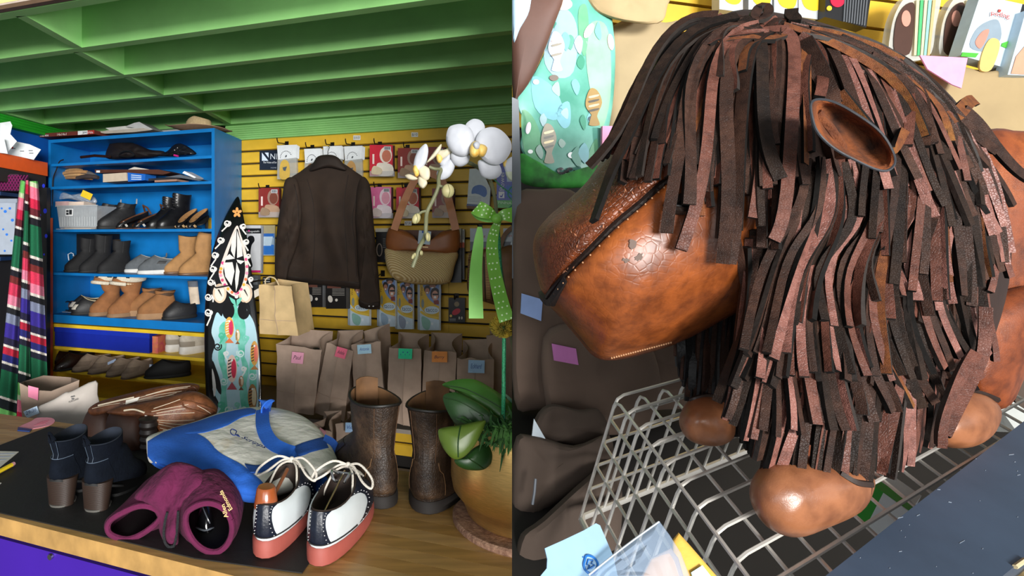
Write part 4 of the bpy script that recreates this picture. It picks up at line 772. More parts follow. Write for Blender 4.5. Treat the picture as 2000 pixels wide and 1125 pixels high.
# insole packs with laughing photo
lbs = ('leftmost, half hidden by the jacket sleeve', 'second from left', 'third from left, in shade', 'rightmost with pale green insole')
def dx(px0, x0, w): return px0
for i, (x0, x1, y0, y1) in enumerate(((684, 724, 556, 636), (741, 774, 548, 638), (776, 808, 553, 643), (820, 860, 555, 645))):
    q = wl(.085); t = thing('insole_pack', 'yellow and blue insole pack with laughing people, '+lbs[i], 'package', q((x0+x1)/2, y1), 'yellow and blue insole packs')
    w, h = x1-x0, y1-y0; X = lambda u: x0+u*w
    Y = lambda v: y0+v*h
    M().poly(q, rect(x0, y0, x1, y1), .004).build('card', flat('cfe2f0', .3), t)
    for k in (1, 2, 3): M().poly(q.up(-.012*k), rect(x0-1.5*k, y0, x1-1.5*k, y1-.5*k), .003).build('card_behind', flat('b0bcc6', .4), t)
    pr(t, q, [(X(0), Y(0)), (X(1), Y(0)), (X(1), Y(.78)), (X(.6), Y(.74)), (X(.2), Y(.6)), (X(0), Y(.48))], 'dcb430', .0008, 'yellow_field')
    pr(t, q, sm([(X(.2), Y(0)), (X(.98), Y(0)), (X(.98), Y(.44)), (X(.7), Y(.42)), (X(.4), Y(.3)), (X(.22), Y(.12))], 3), '7a96c8', .0016, 'photo')
    for (u, v, a, b, sk) in ((.36, .14, .14, .08, 'b07a62'), (.74, .24, .2, .13, 'd09a82'), (.62, .03, .2, .05, 'a87862')):
        pr(t, q, ell(X(u), Y(v-.03), w*a*1.15, h*b*1.05, 16), '2a1f1a', .0022, 'printed_hair'); pr(t, q, ell(X(u), Y(v+.01), w*a*.8, h*b*.85, 16), sk, .0028, 'printed_face')
        pr(t, q, ell(X(u), Y(v+.045), w*a*.35, h*b*.22, 10), 'f2ece6', .0034, 'printed_smile')
    pr(t, q, rect(X(.62), Y(.205), X(.9), Y(.24)), '1b1c20', .0036, 'printed_sunglasses')
    pr(t, q, [(X(.66), Y(.36)), (X(.9), Y(.34)), (X(.98), Y(.44)), (X(.7), Y(.44))], '8a3a34', .0034, 'printed_shirt')
    pr(t, q, ell(X(.58), Y(.565), w*.36, h*.085, 24), 'd6e6f0', .0024, 'oval_badge'); text(t, 'tacco', q, (X(.3), Y(.595)), (X(.86), Y(.6)), h*.075, flat('3a5068'), off=.0034)
    pr(t, q, sm([(X(.02), Y(.62)), (X(.4), Y(.72)), (X(.98), Y(.76)), (X(.98), Y(.72)), (X(.4), Y(.67)), (X(.1), Y(.58))], 3), 'e8c84a', .003, 'yellow_stripe')
    pr(t, q, sm([(X(.1), Y(.7)), (X(.42), Y(.76)), (X(.52), Y(.84)), (X(.46), Y(.97)), (X(.3), Y(.99)), (X(.12), Y(.9))], 4), ['8fc0b4', '9ab4cc', '98a4ba', '93c4b6'][i], .0024, 'insole_window')
    pr(t, q, ell(X(.14), Y(.42), w*.07, h*.1, 12), '8a948c', .003, 'printed_sole'); pr(t, q, ell(X(.6), Y(.86), 2.4, 2.8, 10), 'e8f2fa', .0032, 'size_ring'); text(t, 'Woo', q, (X(.14), Y(.26)), (X(.14), Y(.06)), h*.05, flat('4a3c14'), off=.003)
    M().poly(q.up(.006), [(X(.93), Y(0)), (X(1.02), Y(0)), (X(1.02), Y(1)), (X(.93), Y(1))], .008).build('foil_edge', flat('e6ecf0', .1, alpha=.5), t)
hook(748, 533, .1, 'brass hook above the second insole pack')
t, q = hang('polish_pack', 'small black pack with red oval hanging right of the insole packs', 'package', 876, 582, 908, 630, .05, .02, '121214')
pr(t, q, ell(891, 609, 9, 5.5, 22, -30), 'c01e34', .0014, 'red_oval'); pr(t, q, ell(892, 594, 5, 5, 18), '8a7a5a', .0012, 'emblem'); pr(t, q, ell(880.5, 617, 2.6, 2.6, 12), 'e8c060', .0014, 'yellow_dot'); pr(t, q, ell(897, 621, 1.6, 3, 8), 'c8c0b0', .0012, 'print_foot'); pr(t, q, ell(902, 621, 1.6, 3, 8), 'c8c0b0', .0012, 'print_foot')
for k in range(3): pr(t, q, rect(878, 622+2*k, 890, 622.8+2*k), '9a9a9a', .001, 'print_line')
hook(892, 578, .07, 'black hook above the red oval polish pack')
# right end
t = thing('sock_box', 'white carton with blue half-round window behind the orchid', 'box', wl(.1)(935, 408)); q = wl(.1)
M().poly(q, [(917, 330), (931, 329), (947, 345), (958, 368), (956, 402), (912, 399)], .05).build('carton', flat('ccd6da', .5), t); pr(t, q, sm([(921, 378), (924, 366), (936, 361), (948, 366), (951, 378), (946, 385), (936, 380), (928, 378)], 4), '145aa8', .0012, 'blue_window'); pr(t, q, [(912, 398), (956, 401), (956, 405), (911, 402)], '27427a', .0012, 'blue_base')
for k in range(4): pr(t, q, [(914, 383+3*k), (940, 385+3*k), (940, 386+3*k), (914, 384+3*k)], '9aa4b0', .001, 'print_line')
M().poly(wl(.098), [(911, 402), (956, 406), (955, 411), (912, 407)], .05).build('carton_below', flat('7a5a48', .6), t)
t, q = hang('insole_box', 'blue and green insole box with white lettering at the right edge of the shop view', 'box', 970, 318, 1010, 406, .1, .05, '1430b0')
pr(t, q, rect(970, 391, 1010, 406), '5ab85a', .001, 'green_base'); text(t, 'Power', q, (985, 372), (985, 334), 9, white, off=.0016); pr(t, q, rect(974, 374, 985, 387), 'e8ecf4', .001, 'logo_square'); pr(t, q, [(976, 381), (979, 383), (983, 377), (981, 385), (977, 385)], '1430b0', .002, 'logo_mark'); text(t, 'PINNACLE', q, (973, 398), (1014, 400), 5, flat('d8f4d8'), off=.002)
pr(t, q, rect(990, 345, 1010, 355), 'b8ccec', .001, 'white_panel'); pr(t, q, rect(988, 362, 1010, 386), '2a66c8', .001, 'light_panel')
for i, (x0, x1) in enumerate(((918, 960), (983, 1012))):
    t, q = hang('pedicure_pack', ['pale grey insole pack with red lettering behind the left ribbon tail', 'pale grey insole pack with red lettering at the right edge behind the ribbon'][i], 'package', x0, 446, x1, 500, .07, .02, 'a8b4c0', group='pale grey insole packs')
    pr(t, q, rect(x0, 472, x1, 500), '5a626c', .001, 'dark_band'); text(t, 'pedag', q, (x0+11, 462), (x0+30, 463), 6, flat('a83a30'), off=.0016); pr(t, q, ell(x0+18, 478, 4, 7, 12), 'c9d2da', .002, 'printed_foot'); pr(t, q, ell(x0+32, 486, 6, 3, 12), 'c2263c', .002, 'red_pad'); hook(x0+20, 444, .09, ['black hook above the left grey insole pack', 'black hook above the right grey insole pack'][i])
# brown leather crossbody bag on the wall behind the ribbon
lp = thing('leather_purse', 'brown leather crossbody purse with laced edges hanging behind the green ribbon', 'bag', wl(.15)(965, 600))
pz = Pil(wl(.13), sm([(918, 492), (935, 487), (970, 486), (1010, 486), (1012, 596), (985, 598), (955, 592), (916, 574), (913, 530)], 4), (965, 540), .05, .05, p=4); br_ = mt('7a5636', .55, n=.2, s=16, b=.2)
pz.mesh(m := M()); m.build('body', br_, lp)
m = M()
for k in range(24):
    x = 917+.05*k; y = 494+3.3*k; m.tube([pz.pt(x-3, y, .001), pz.pt(x+3, y+1, .002)], .0022, 5)
m.build('edge_lacing', flat('d0b48c'), lp)
for xx in (945, 958): m = M(); pz.line(m, [(xx, 500), (xx+1, 540), (xx+4, 588)], .004, .003); m.build('zip_strip', flat('4a3220', .5), lp)
m = M()
for k in range(26): m.tube([pz.pt(947+.1*k, 502+3.2*k, .006), pz.pt(955+.1*k, 502+3.2*k, .006)], .0016, 4)
m.build('zip_teeth', flat('b08a50', .4, .6), lp); fan_ = M(); fan_.poly(wl(.185), [(950, 488), (958, 499), (953, 510), (944, 500)], .004); fan_.build('zip_pull', flat('8a6238', .5), lp)
m = M(); m.ribbon([wl(.12)(x, y) for x, y in sm([(975, 488), (985, 460), (1000, 445), (1012, 440)], 5, False)], N, .022, .004); m.build('shoulder_strap', br_, lp)

# ------------------------------------------------------------------ jacket
jk = thing('leather_jacket', 'dark brown suede jacket hanging back-to-view on the yellow slat wall', 'jacket', wl(.18)(640, 565))
jm = mt('2f2117', .85, n=.3, s=10, b=.25, bs=5); jm2 = mt('22160e', .75, n=.3, s=12, b=.25)
wrk = lambda x, y: .016*math.sin((x-640)*.12+math.sin(y*.02)*1.5)*min(1, max(0, (y-330)/120))+.005*noise.noise((x*.05, y*.03, 2))
body = Pil(wl(.15), sm([(612, 318), (640, 311), (668, 318), (694, 335), (712, 350), (719, 380), (703, 420), (701, 480), (702, 530), (704, 563), (670, 561), (620, 556), (549, 551), (553, 525), (566, 470), (577, 430), (563, 385), (565, 352), (585, 336)], 5), (638, 440), .07, .06, p=3, disp=wrk)
body.mesh(m := M(), 14); m.build('back_panel', jm, jk)
for pts, c, lab in (([(566, 346), (580, 352), (588, 385), (590, 430), (580, 480), (566, 520), (556, 556), (539, 551), (537, 500), (542, 440), (551, 385), (556, 355)], (564, 450), 0), ([(708, 345), (722, 360), (727, 400), (732, 460), (738, 520), (743, 596), (736, 604), (716, 603), (701, 596), (703, 565), (699, 520), (697, 470), (694, 420), (697, 370)], (714, 470), 1)):
    sl = Pil(wl(.2), sm(pts, 5), c, .05, .06, p=2.4, disp=lambda x, y: .009*math.sin(y*.09+x*.15)+.006*math.sin(y*.23-x*.1)); sl.mesh(m := M(), 12); so_ = m.build('sleeve', jm, jk)
    if lab:
        m = M(); sl.strip(m, [(700, 585), (718, 592), (742, 588)], [(701, 596), (718, 604), (742, 598)], off=.006); m.build('cuff', jm2, so_)
        for x in (721, 729): M().tube([sl.pt(x, 598, .004), sl.pt(x, 598, .009)], .004, 10).build('button', flat('0c0a08', .3), so_)
    else:
        m = M(); sl.line(m, [(575, 360), (582, 400), (583, 440)], .003, .001); m.build('seam', jm2, so_)
cq = Pil(wl(.2), sm([(606, 334), (613, 316), (622, 305), (640, 302), (656, 305), (668, 316), (676, 333), (640, 327)], 5), (640, 318), .035, .05, p=3); cq.mesh(m := M()); m.build('collar', jm2, jk)
for pts in ([(576, 352), (584, 390), (590, 430), (580, 470), (569, 510)], [(706, 352), (694, 395), (688, 430), (693, 480), (696, 540)], [(600, 350), (612, 400), (614, 470), (610, 545)], [(552, 538), (600, 545), (650, 549), (703, 552)], [(680, 342), (672, 400), (676, 480), (680, 550)]):
    m = M(); body.line(m, pts, .0022, .001); m.build('seam', jm2, jk)
m = M(); body.strip(m, [(551, 537), (610, 544), (703, 551)], [(549, 551), (612, 556), (704, 563)], off=.004); m.build('waistband', jm2, jk)
m = M(); a = wl(.2)(640, 303); m.tube([a, a+Z*.02, a+Z*.045+U*.012, a+Z*.05-N*.02, wl(.02)(641, 285)], .0025, 6); m.build('hanger_hook', steel, jk)
# ------------------------------------------------------------------ woven handbag
hb_ = thing('woven_handbag', 'cream woven handbag with brown leather top and handles hanging on the slat wall', 'bag', wl(.22)(825, 556))
wv = mt('ecd3a0', .85, h2='c4a268', s=55, b=.6, kind='wave', dist=.6, bd=.004, dir='DIAGONAL')
hp = Pil(wl(.2), sm([(756, 484), (800, 488), (850, 490), (893, 492), (888, 520), (878, 552), (850, 556), (810, 555), (772, 546), (757, 525), (752, 500)], 4), (822, 520), .07, .06, p=4.5); hp.mesh(m := M(), 12); m.build('woven_body', wv, hb_)
lm_ = mt('9a5c32', .45, n=.14, s=18, b=.12)
ht_ = Pil(wl(.2), sm([(759, 446), (780, 447), (795, 452), (808, 462), (800, 474), (812, 477), (850, 478), (862, 478), (850, 464), (862, 453), (880, 448), (897, 449), (893, 493), (840, 492), (790, 490), (755, 486)], 3), (825, 484), .074, .06, p=5); ht_.mesh(m := M(), 10); m.build('leather_top', lm_, hb_)
M().poly(wl(.17), [(765, 449), (893, 450), (890, 485), (762, 483)], .004).build('back_panel', mt('5a3218', .5), hb_)
for pts, w in (([(770, 449), (785, 405), (803, 365), (816, 345), (830, 338)], .040), ([(890, 449), (880, 405), (868, 365), (858, 346), (838, 337)], .040)):
    m = M(); m.ribbon([wl(.27 if k < 6 else .25)(x, y) for k, (x, y) in enumerate(sm(pts, 5, False))], N, w, .005); m.build('handle', mt('c08058', .5, n=.1, s=20), hb_)
m = M(); hp.line(m, [(772, 543), (800, 551), (850, 553), (877, 550)], .004, .002); m.build('base_piping', mt('c9ac78', .85, kind='wave', s=80, h2='8f6e3c'), hb_)
for x in (778, 883): M().tube([ht_.pt(x, 452, .0), ht_.pt(x, 452, .006)], .006, 10).build('rivet', flat('d8b070', .3, 1), hb_)
M().poly(wl(.2775), [(825, 481.4), (836, 482), (836, 483.6), (825, 483)], .002).build('gold_plate', flat('e8c890', .3, .6), hb_)
tg = tag(829, 464, .275, 24, 26, 'c4d4e0', 'pale blue paper tag inside the woven handbag opening', 6, clip_c='1d4fae'); 
hook(838, 341, .26, 'black hook carrying the woven handbag')
# ------------------------------------------------------------------ paper bags
def bag(name, label, front, o, dep, back_dy=(-14, -14), sides=True, sticker=None, m_=None, creases=True, group=None, skew=0, jag=3):
    """open paper sack: front quad by sight lines TL TR BR BL, o in front of the wall, dep deep"""
    m_ = m_ or kraft; q, q2 = wl(o), wl(o-dep); TL, TR, BR, BL = [V(p) for p in front]
    t = thing(name, label, 'bag', q((BL.x+BR.x)/2, (BL.y+BR.y)/2), group)
    n1, n2 = 9, 10; rnd = random.Random(int(TL.x*7+TL.y))
    def ring(v):                                      # v 0 bottom 1 top
        L, R_ = BL.lerp(TL, v), BR.lerp(TR, v); pts = []
        bul = .016*math.sin(PI*min(1, v*1.1))
        for i in range(n1):
            s = i/(n1-1); x, y = L.x+(R_.x-L.x)*s, L.y+(R_.y-L.y)*s
            cr = .006*(abs(s-.5) < .01) + .009*noise.noise((x*.06, y*.05, 3.1)) + (jag*.002*math.sin(s*9+TL.x) if v > .98 else 0)
            pts.append(q(x, y)+N*(bul*(1-(2*s-1)**2)+cr)+Z*(jag*.002*noise.noise((s*4, TL.x, 0)) if v > .98 else 0))
        a, b = q(R_.x, R_.y), q(L.x, L.y); up = V((0, 0, 0))
        for i in range(1, 6):
            s = i/6; pts.append(a-N*dep*s-U*(.035*math.sin(PI*s)*v)+Z*(-(back_dy[1])*2.9/F*s*v**3))
        for i in range(n1):
            s = i/(n1-1); p = a.lerp(b, s)-N*dep; pts.append(p+Z*(-(back_dy[1]*(1-s)+back_dy[0]*s)*2.9/F*v**3)+N*.006*noise.noise((s*5, v*3, 7)))
        for i in range(1, 6):
            s = 1-i/6; pts.append(b-N*dep*s+U*(.035*math.sin(PI*s)*v)+Z*(-(back_dy[0])*2.9/F*s*v**3))
        return pts
    rg = [ring(k/n2) for k in range(n2+1)]; c_ = lambda r_: sum(r_, V((0, 0, 0)))/len(r_)
    inn = [[p+(c_(r_)-p)*.03 for p in r_] for r_ in reversed(rg[1:])]
    m = M(); m.loft(rg+inn, True, True); m.build('sack', m_, t, ang=28)
    if creases:
        for v in (.33,):
            m = M(); m.tube([rg[0][i].lerp(rg[-1][i], v)*0+rg[int(v*n2)][i]+N*.0008 for i in range(n1)], .0014, 4); m.build('fold_line', kraft2, t)
        m = M(); m.tube([rg[k][n1//2]+N*.0004 for k in range(n2+1)], .0016, 4); m.build('center_crease', kraft2, t)
    if sticker:
        x, y, w, h, rot, c, wd = sticker; qq = q.up(.027); a = math.radians(rot); d = V((math.cos(a), math.sin(a))); e = V((-d.y, d.x)); z = V((x, y))
        M().poly(qq, [z-d*w/2-e*h/2, z+d*w/2-e*h/2, z+d*w/2+e*h/2, z-d*w/2+e*h/2], .0015).build('sticky_note', flat(c, .7), t)
        if wd: s_ = z-d*w*.34+e*h*.14; text(t, wd, qq, s_, s_+d*w*.68, h*.36, flat('5a3a4a' if c[0] in 'ef' else '3a56a8', .6), off=.001, shear=.35)
    return t
rw = 'paper bags in a row below the slat wall'
bag('paper_bag', 'crumpled paper bag with pale pink note, leftmost in the row below the slat wall', [(541, 671), (628, 684), (612, 811), (540, 801)], .62, .15, (-20, -26), sticker=(581, 699, 23, 22, 6, 'eda3bd', 'Paul'), group=rw, jag=5)
sh = Pil(wl(.58), sm([(588, 694), (595, 686), (606, 685), (613, 678), (624, 680), (629, 690), (618, 702), (596, 704)], 4), (610, 692), .03, .03); sh.mesh(m := M()); m.build('black_shoe', l_blk, label='shiny black shoe sticking out of the leftmost paper bag', cat='shoe')
bag('paper_bag', 'leaning paper bag with tilted coral note, second in the row', [(638, 670), (690, 686), (672, 823), (612, 806)], .6, .15, (-14, -30), sticker=(666, 689, 21, 20, 16, 'f0708c', 'Adele'), group=rw)
bag('paper_bag', 'tall paper bag with pale blue note, third in the row', [(687, 673), (742, 668), (754, 822), (693, 815)], .58, .17, (-14, -24), sticker=(711.5, 682, 27, 18, -4, 'b8e0f4', 'Antonia'), group=rw, jag=5)
bag('paper_bag', 'paper bag with bright green note, fourth in the row', [(760, 679), (823, 682), (822, 838), (755, 822)], .58, .17, (-18, -16), sticker=(791.5, 691, 27, 20, 2, '35dca0', '. - . - .'), group=rw)
bag('paper_bag', 'paper bag with orange note, fifth in the row', [(828, 685), (892, 688), (886, 838), (822, 834)], .55, .17, (-22, -22), sticker=(858.5, 697, 30, 21, 1, 'f29a4e', 'Barry'), group=rw, jag=5)
bag('paper_bag', 'paper bag with pale blue note behind the orchid leaves, sixth in the row', [(893, 699), (965, 703), (962, 846), (890, 842)], .55, .17, (-20, -26), sticker=(930.5, 716, 32, 25, 2, 'a9cff2', 'Eckhard'), group=rw, jag=4)
bag('paper_bag', 'plain tall paper bag partly cut off at the right end of the row', [(950, 655), (1030, 652), (1030, 850), (962, 848)], .42, .15, (-4, -4), group=rw)
bag('paper_bag', 'paper bag with white torn corner standing under the row, behind the tote', [(612, 826), (648, 846), (640, 905), (606, 900)], .86, .12, (-6, -24), sticker=(627, 846, 15, 16, 35, 'c98a92', ''), group='paper bags on the lower ledge', creases=False)
bag('paper_bag', 'paper bag with pale blue note standing under the row, behind the old boots', [(656, 827), (716, 824), (716, 925), (660, 925)], .84, .14, (-4, -4), sticker=(687, 835, 25, 19, 1, 'a9cdf2', 'Vicki'), group='paper bags on the lower ledge')
hbg = bag('paper_bag', 'light tan paper bag with string handle hanging in front of the slat wall', [(506, 556), (569, 559), (582, 656), (507, 652)], .62, .2, (-6, 0), m_=tan)
m = M(); q = wl(.6); m.tube([q(x, y) for x, y in sm([(520, 560), (518, 548), (526, 541), (538, 545), (546, 560)], 5, False)], .0035, 6); m.build('string_handle', flat('d8c39a', .9), hbg)
M().poly(wl(.63), [(496, 568), (505, 563), (506, 577), (497, 582)], .001).build('white_slip', flat('d8cfc0'), hbg)
m = M(); a = wl(0)(526, 545); m.tube([a, a+N*.3, a+N*.59-Z*.003, a+N*.62+Z*.012], .004, 6); m.build('long_hook', flat('1a1412', .4, .6), label='long black hook carrying the hanging tan paper bag', cat='hook')
# left bags behind the counter
lbg = thing('paper_bag', 'open brown paper bag with pink note on the floor rack left behind the counter', 'bag', P(95, 880, 2.45))
def freebag(t, pts, dep, m_, name='sack'):            # pts: list of levels, each (left, right, y offset) sight lines
    pass
fpl = Pl(P(95, 800, 2.35), (.15, -.97, .12)); fp2 = Pl(P(95, 800, 2.62), (.15, -.97, .1))
m = M(); fr_ = [fpl(x, y) for x, y in ((38, 748), (66, 762), (100, 764), (155, 742))]; bt_ = [fpl(x, y) for x, y in ((46, 850), (70, 868), (104, 870), (150, 850))]
bk2 = [fp2(x, y) for x, y in ((140, 737), (128, 736), (85, 733), (46, 745))]; bb2 = [fp2(x, y) for x, y in ((140, 830), (128, 832), (85, 832), (56, 830))]
mid = [a.lerp(b, .5)+V((0, -.01*(i % 2), 0)) for i, (a, b) in enumerate(zip(fr_+bk2, bt_+bb2))]
c0_ = sum(fr_+bk2, V((0, 0, 0)))/8; c1_ = sum(bt_+bb2, V((0, 0, 0)))/8
m.loft([bt_+bb2, mid, fr_+bk2, [p+(c0_-p)*.03 for p in fr_+bk2], [p+(c1_-p)*.05 for p in bt_+bb2]], True, True); m.build('sack', kraft2, lbg, ang=25)
M().poly(fpl.up(.012), [(55, 753), (75, 758), (74, 782), (55, 775)], .0015).build('sticky_note', flat('ef86a8'), lbg)
wbg = thing('paper_sack', 'pale kraft paper sack with black stamp leaning behind the counter beside the mat', 'bag', P(130, 870, 2.2))
fpl = Pl(P(130, 800, 2.15), (.25, -.95, .2))
q_ = Pil(fpl, sm([(72, 812), (70, 797), (105, 780), (128, 766), (140, 764), (187, 743), (191, 770), (196, 800), (190, 860), (120, 862), (74, 850)], 3), (135, 808), .02, .03, p=5, disp=lambda x, y: .008*noise.noise((x*.05, y*.06, 0))); q_.mesh(m := M(), 8); m.build('sack', mt('b9b0a8', .8, n=.08, s=12, b=.15), wbg, ang=30)
M().poly(fpl.up(.026), [(45, 804), (72, 793), (77, 807), (54, 816), (50, 813)], .0015).build('paper_slip', flat('bcd3ea'), wbg); text(wbg, '29/36', fpl.up(.026), (51, 811), (72, 802), 7, flat('4a5a8a'), off=.001, shear=.3)
text(wbg, 'PORTLAND', fpl.up(.024), (135, 787), (154, 780), 3.4, flat('1a1a1a')); 
for x, y, r_ in ((140, 775, 2.2), (144, 774, 2), (142, 779, 3)): M().poly(fpl.up(.0245), ell(x, y, r_, 1.4, 8), .001).build('stamp_mark', flat('2a2a2a'), wbg)
# ------------------------------------------------------------------ on the counter
def cpos(x, y, z=0): p = ct(x, y); return (p.x, p.y, CTZ+z)
MZ = .0026
# saddle shoes
sw = mt('cfd6d8', .45, n=.04, s=20, b=.05); nv = mt('141a28', .38, n=.25, s=60, b=.2); coral = mt('9c4d43', .65, n=.08, s=30, b=.08)
cordm = mt('d8d0c4', .85, n=.1, s=150, b=.6)
for i, (x, y, yaw, z) in enumerate(((513, 1094, math.radians(79), MZ), (618, 1109, math.radians(72), MZ))):
    s_ = Shoe('saddle_shoe', ('left white and navy saddle shoe with wooden shoe tree, on the black mat' if i == 0 else 'right white and navy saddle shoe with metal shoe tree, on the bare wood'), 'shoe', cpos(x, y, z), yaw, .275, .10, .1, .032, .018, kind='low', mats=(sw, coral, mt('2a1d16', .8)), group='white and navy saddle shoes')
    s_.panel('heel_counter', nv, .10, 1.0, lambda t: 150+10*math.sin(t*PI)-10*(t > .8)*(t-.8)*5, lambda t: 210-10*math.sin(t*PI)+10*(t > .8)*(t-.8)*5, .0012)
    for sg in (1, -1): s_.panel('saddle', nv, .08, 1.0, lambda t, sg=sg: sg*(52-8*math.sin(t*PI)-22*t), lambda t, sg=sg: sg*(98-16*math.sin(t*PI)-12*t), .0014)
    s_.panel('tongue', nv, .70, 1.0, -24, 24, .0022)
    for sg in (1, -1):
        m = M()
        for k in range(11): t = k/10; m.ball(s_.pt(.1+.86*t, sg*(96-16*math.sin(t*PI)-12*t)*1.0-sg*4, .0022), .0011, 5)
        m.build('perforation', flat('c8c8c8'), s_.t)
        m = M()
        for k in range(9): t = k/8; m.ball(s_.pt(.12+.8*t, 180+sg*(24-9*math.sin(t*PI)), .0022), .0011, 5)
        m.build('perforation', flat('c8c8c8'), s_.t)
    s_.stitch([(.1, u) for u in range(100, 262, 6)], flat('2a2a2c'), .0012, .003, 'welt_stitching'); s_.stitch([(.12, u) for u in range(-60, 61, 8)], flat('2a2a2c'), .0012, .002, 'welt_stitching')
    for k in range(4):
        v = .74+.075*k; m = M(); m.tube([s_.pt(v, -26, .002), s_.pt(v+.02, -12, .006), s_.pt(v+.02, 12, .006), s_.pt(v, 26, .002)], .0024, 6); m.build('lace', cordm, s_.t)
    c = s_.pt(1, 0, .006)+Z*.004; a = s_.T.to_3x3() @ V((0, 1, 0)); f_ = s_.T.to_3x3() @ V((1, 0, 0))
    for sg in (1, -1):
        m = M(); m.tube(sm([c, c+a*sg*.03-f_*.012+Z*.01, c+a*sg*.062-f_*.03-Z*.008, c+a*sg*.066-f_*.046-Z*.022, c+a*sg*.045-f_*.04-Z*.014, c+a*sg*.018-f_*.012+Z*.002, c], 6, False), .0026, 6); m.build('bow_loop', cordm, s_.t)
        m = M(); m.tube(sm([c, c+a*sg*.02-f_*.03-Z*.004, c+a*sg*.03-f_*.06-Z*.03, c+a*sg*.034-f_*.07-Z*.05], 6, False), .0024, 6); m.build('lace_end', cordm, s_.t)
    m = M(); m.ball(c, .007, 8); m.build('bow_knot', cordm, s_.t)
    if i == 0:
        st = thing('shoe_tree', 'polished reddish wooden shoe tree knob sitting in the left saddle shoe', 'shoe tree', s_.T @ V((.035, 0, .07)))
        c = s_.T @ V((.03, .004, .07)); m = M(); m.lathe([(.001, 0), (.02, 0), (.024, .02), (.0185, .052), (.016, .055), (.001, .0555)], c, 24); m.build('knob', mt('9a4f28', .25, n=.15, s=30, b=.03, coat=.5), st)
        m = M(); m.tube([s_.T @ V((.04, .004, .08)), s_.T @ V((.15, .0, .11))], .004, 8); m.build('rod', flat('7a4a30', .4), st)
    else:
        st = thing('shoe_tree', 'metal spring shoe tree with rod inside the right saddle shoe', 'shoe tree', s_.T @ V((.1, 0, .07)))
        m = M(); m.tube([s_.T @ V((.02, .004, .07)), s_.T @ V((.16, .0, .115))], .0022, 8); m.build('rod', flat('b8a890', .3, 1), st)
        for sg in (1, -1): m = M(); m.tube(sm([s_.T @ V((.15, sg*.012, .112)), s_.T @ V((.135, sg*.02, .122)), s_.T @ V((.125, sg*.012, .108)), s_.T @ V((.14, sg*.006, .1))], 5, False), .003, 6); m.build('spring_clip', steel, st)
        m = M(); m.tube([s_.T @ V((.15, -.022, .114)), s_.T @ V((.15, .022, .114))], .003, 6); m.build('cross_bar', steel, st)
# navy ankle boots with stacked heels
nb = mt('090f19', .9, n=.2, s=50, b=.3, spec=.15); stk = mt('35241a', .55, h2='1f140e', s=9, b=.3, kind='wave', dist=.6, dir='Z', bd=.002, st=(.2, .2, 16))
for i, (x, y, yaw) in enumerate(((106, 996, math.radians(84)), (174, 1005, math.radians(80)))):
    s_ = Shoe('navy_ankle_boot', ('left' if i == 0 else 'right')+' navy suede ankle boot with brown stacked heel on the black mat', 'boot', cpos(x, y, MZ), yaw, .21, .078, .19, .08, .008, kind='boot', zsc=.8, fs=.62, mats=(nb, [rub, stk], mt('151c28', .9, n=.4, s=30)), shaft=.098, group='navy ankle boots')
    s_.panel('heel_counter', nb, .04, .45, 120, 240, .002); s_.panel('side_panel', nb, .5, .97, 200, 300, .0014); s_.panel('back_strap', nb, .45, 1.0, 172, 188 if i else 192, .003)
    for u in (170, 190): s_.stitch([(.45+.055*k, u) for k in range(11)], flat('4a5868'), .0006, .0032)
    s_.stitch([(.45, u) for u in range(120, 241, 8)], flat('5b6878'), .0007, .003)
    m = M(); m.tube([s_.pt(1, 176, .003), s_.pt(1, 178, .010)+Z*.018, s_.pt(1, 184, .004)+Z*.004], .006, 6); m.build('pull_tab', nb, s_.t)
    m = M(); m.T = s_.T; m.loft([foot(.004, .06, .026, .0, .0, k=0), foot(.003, .062, .027, .006, .006, k=0)]); m.build('heel_tip', flat('5c5a55', .5), s_.t)
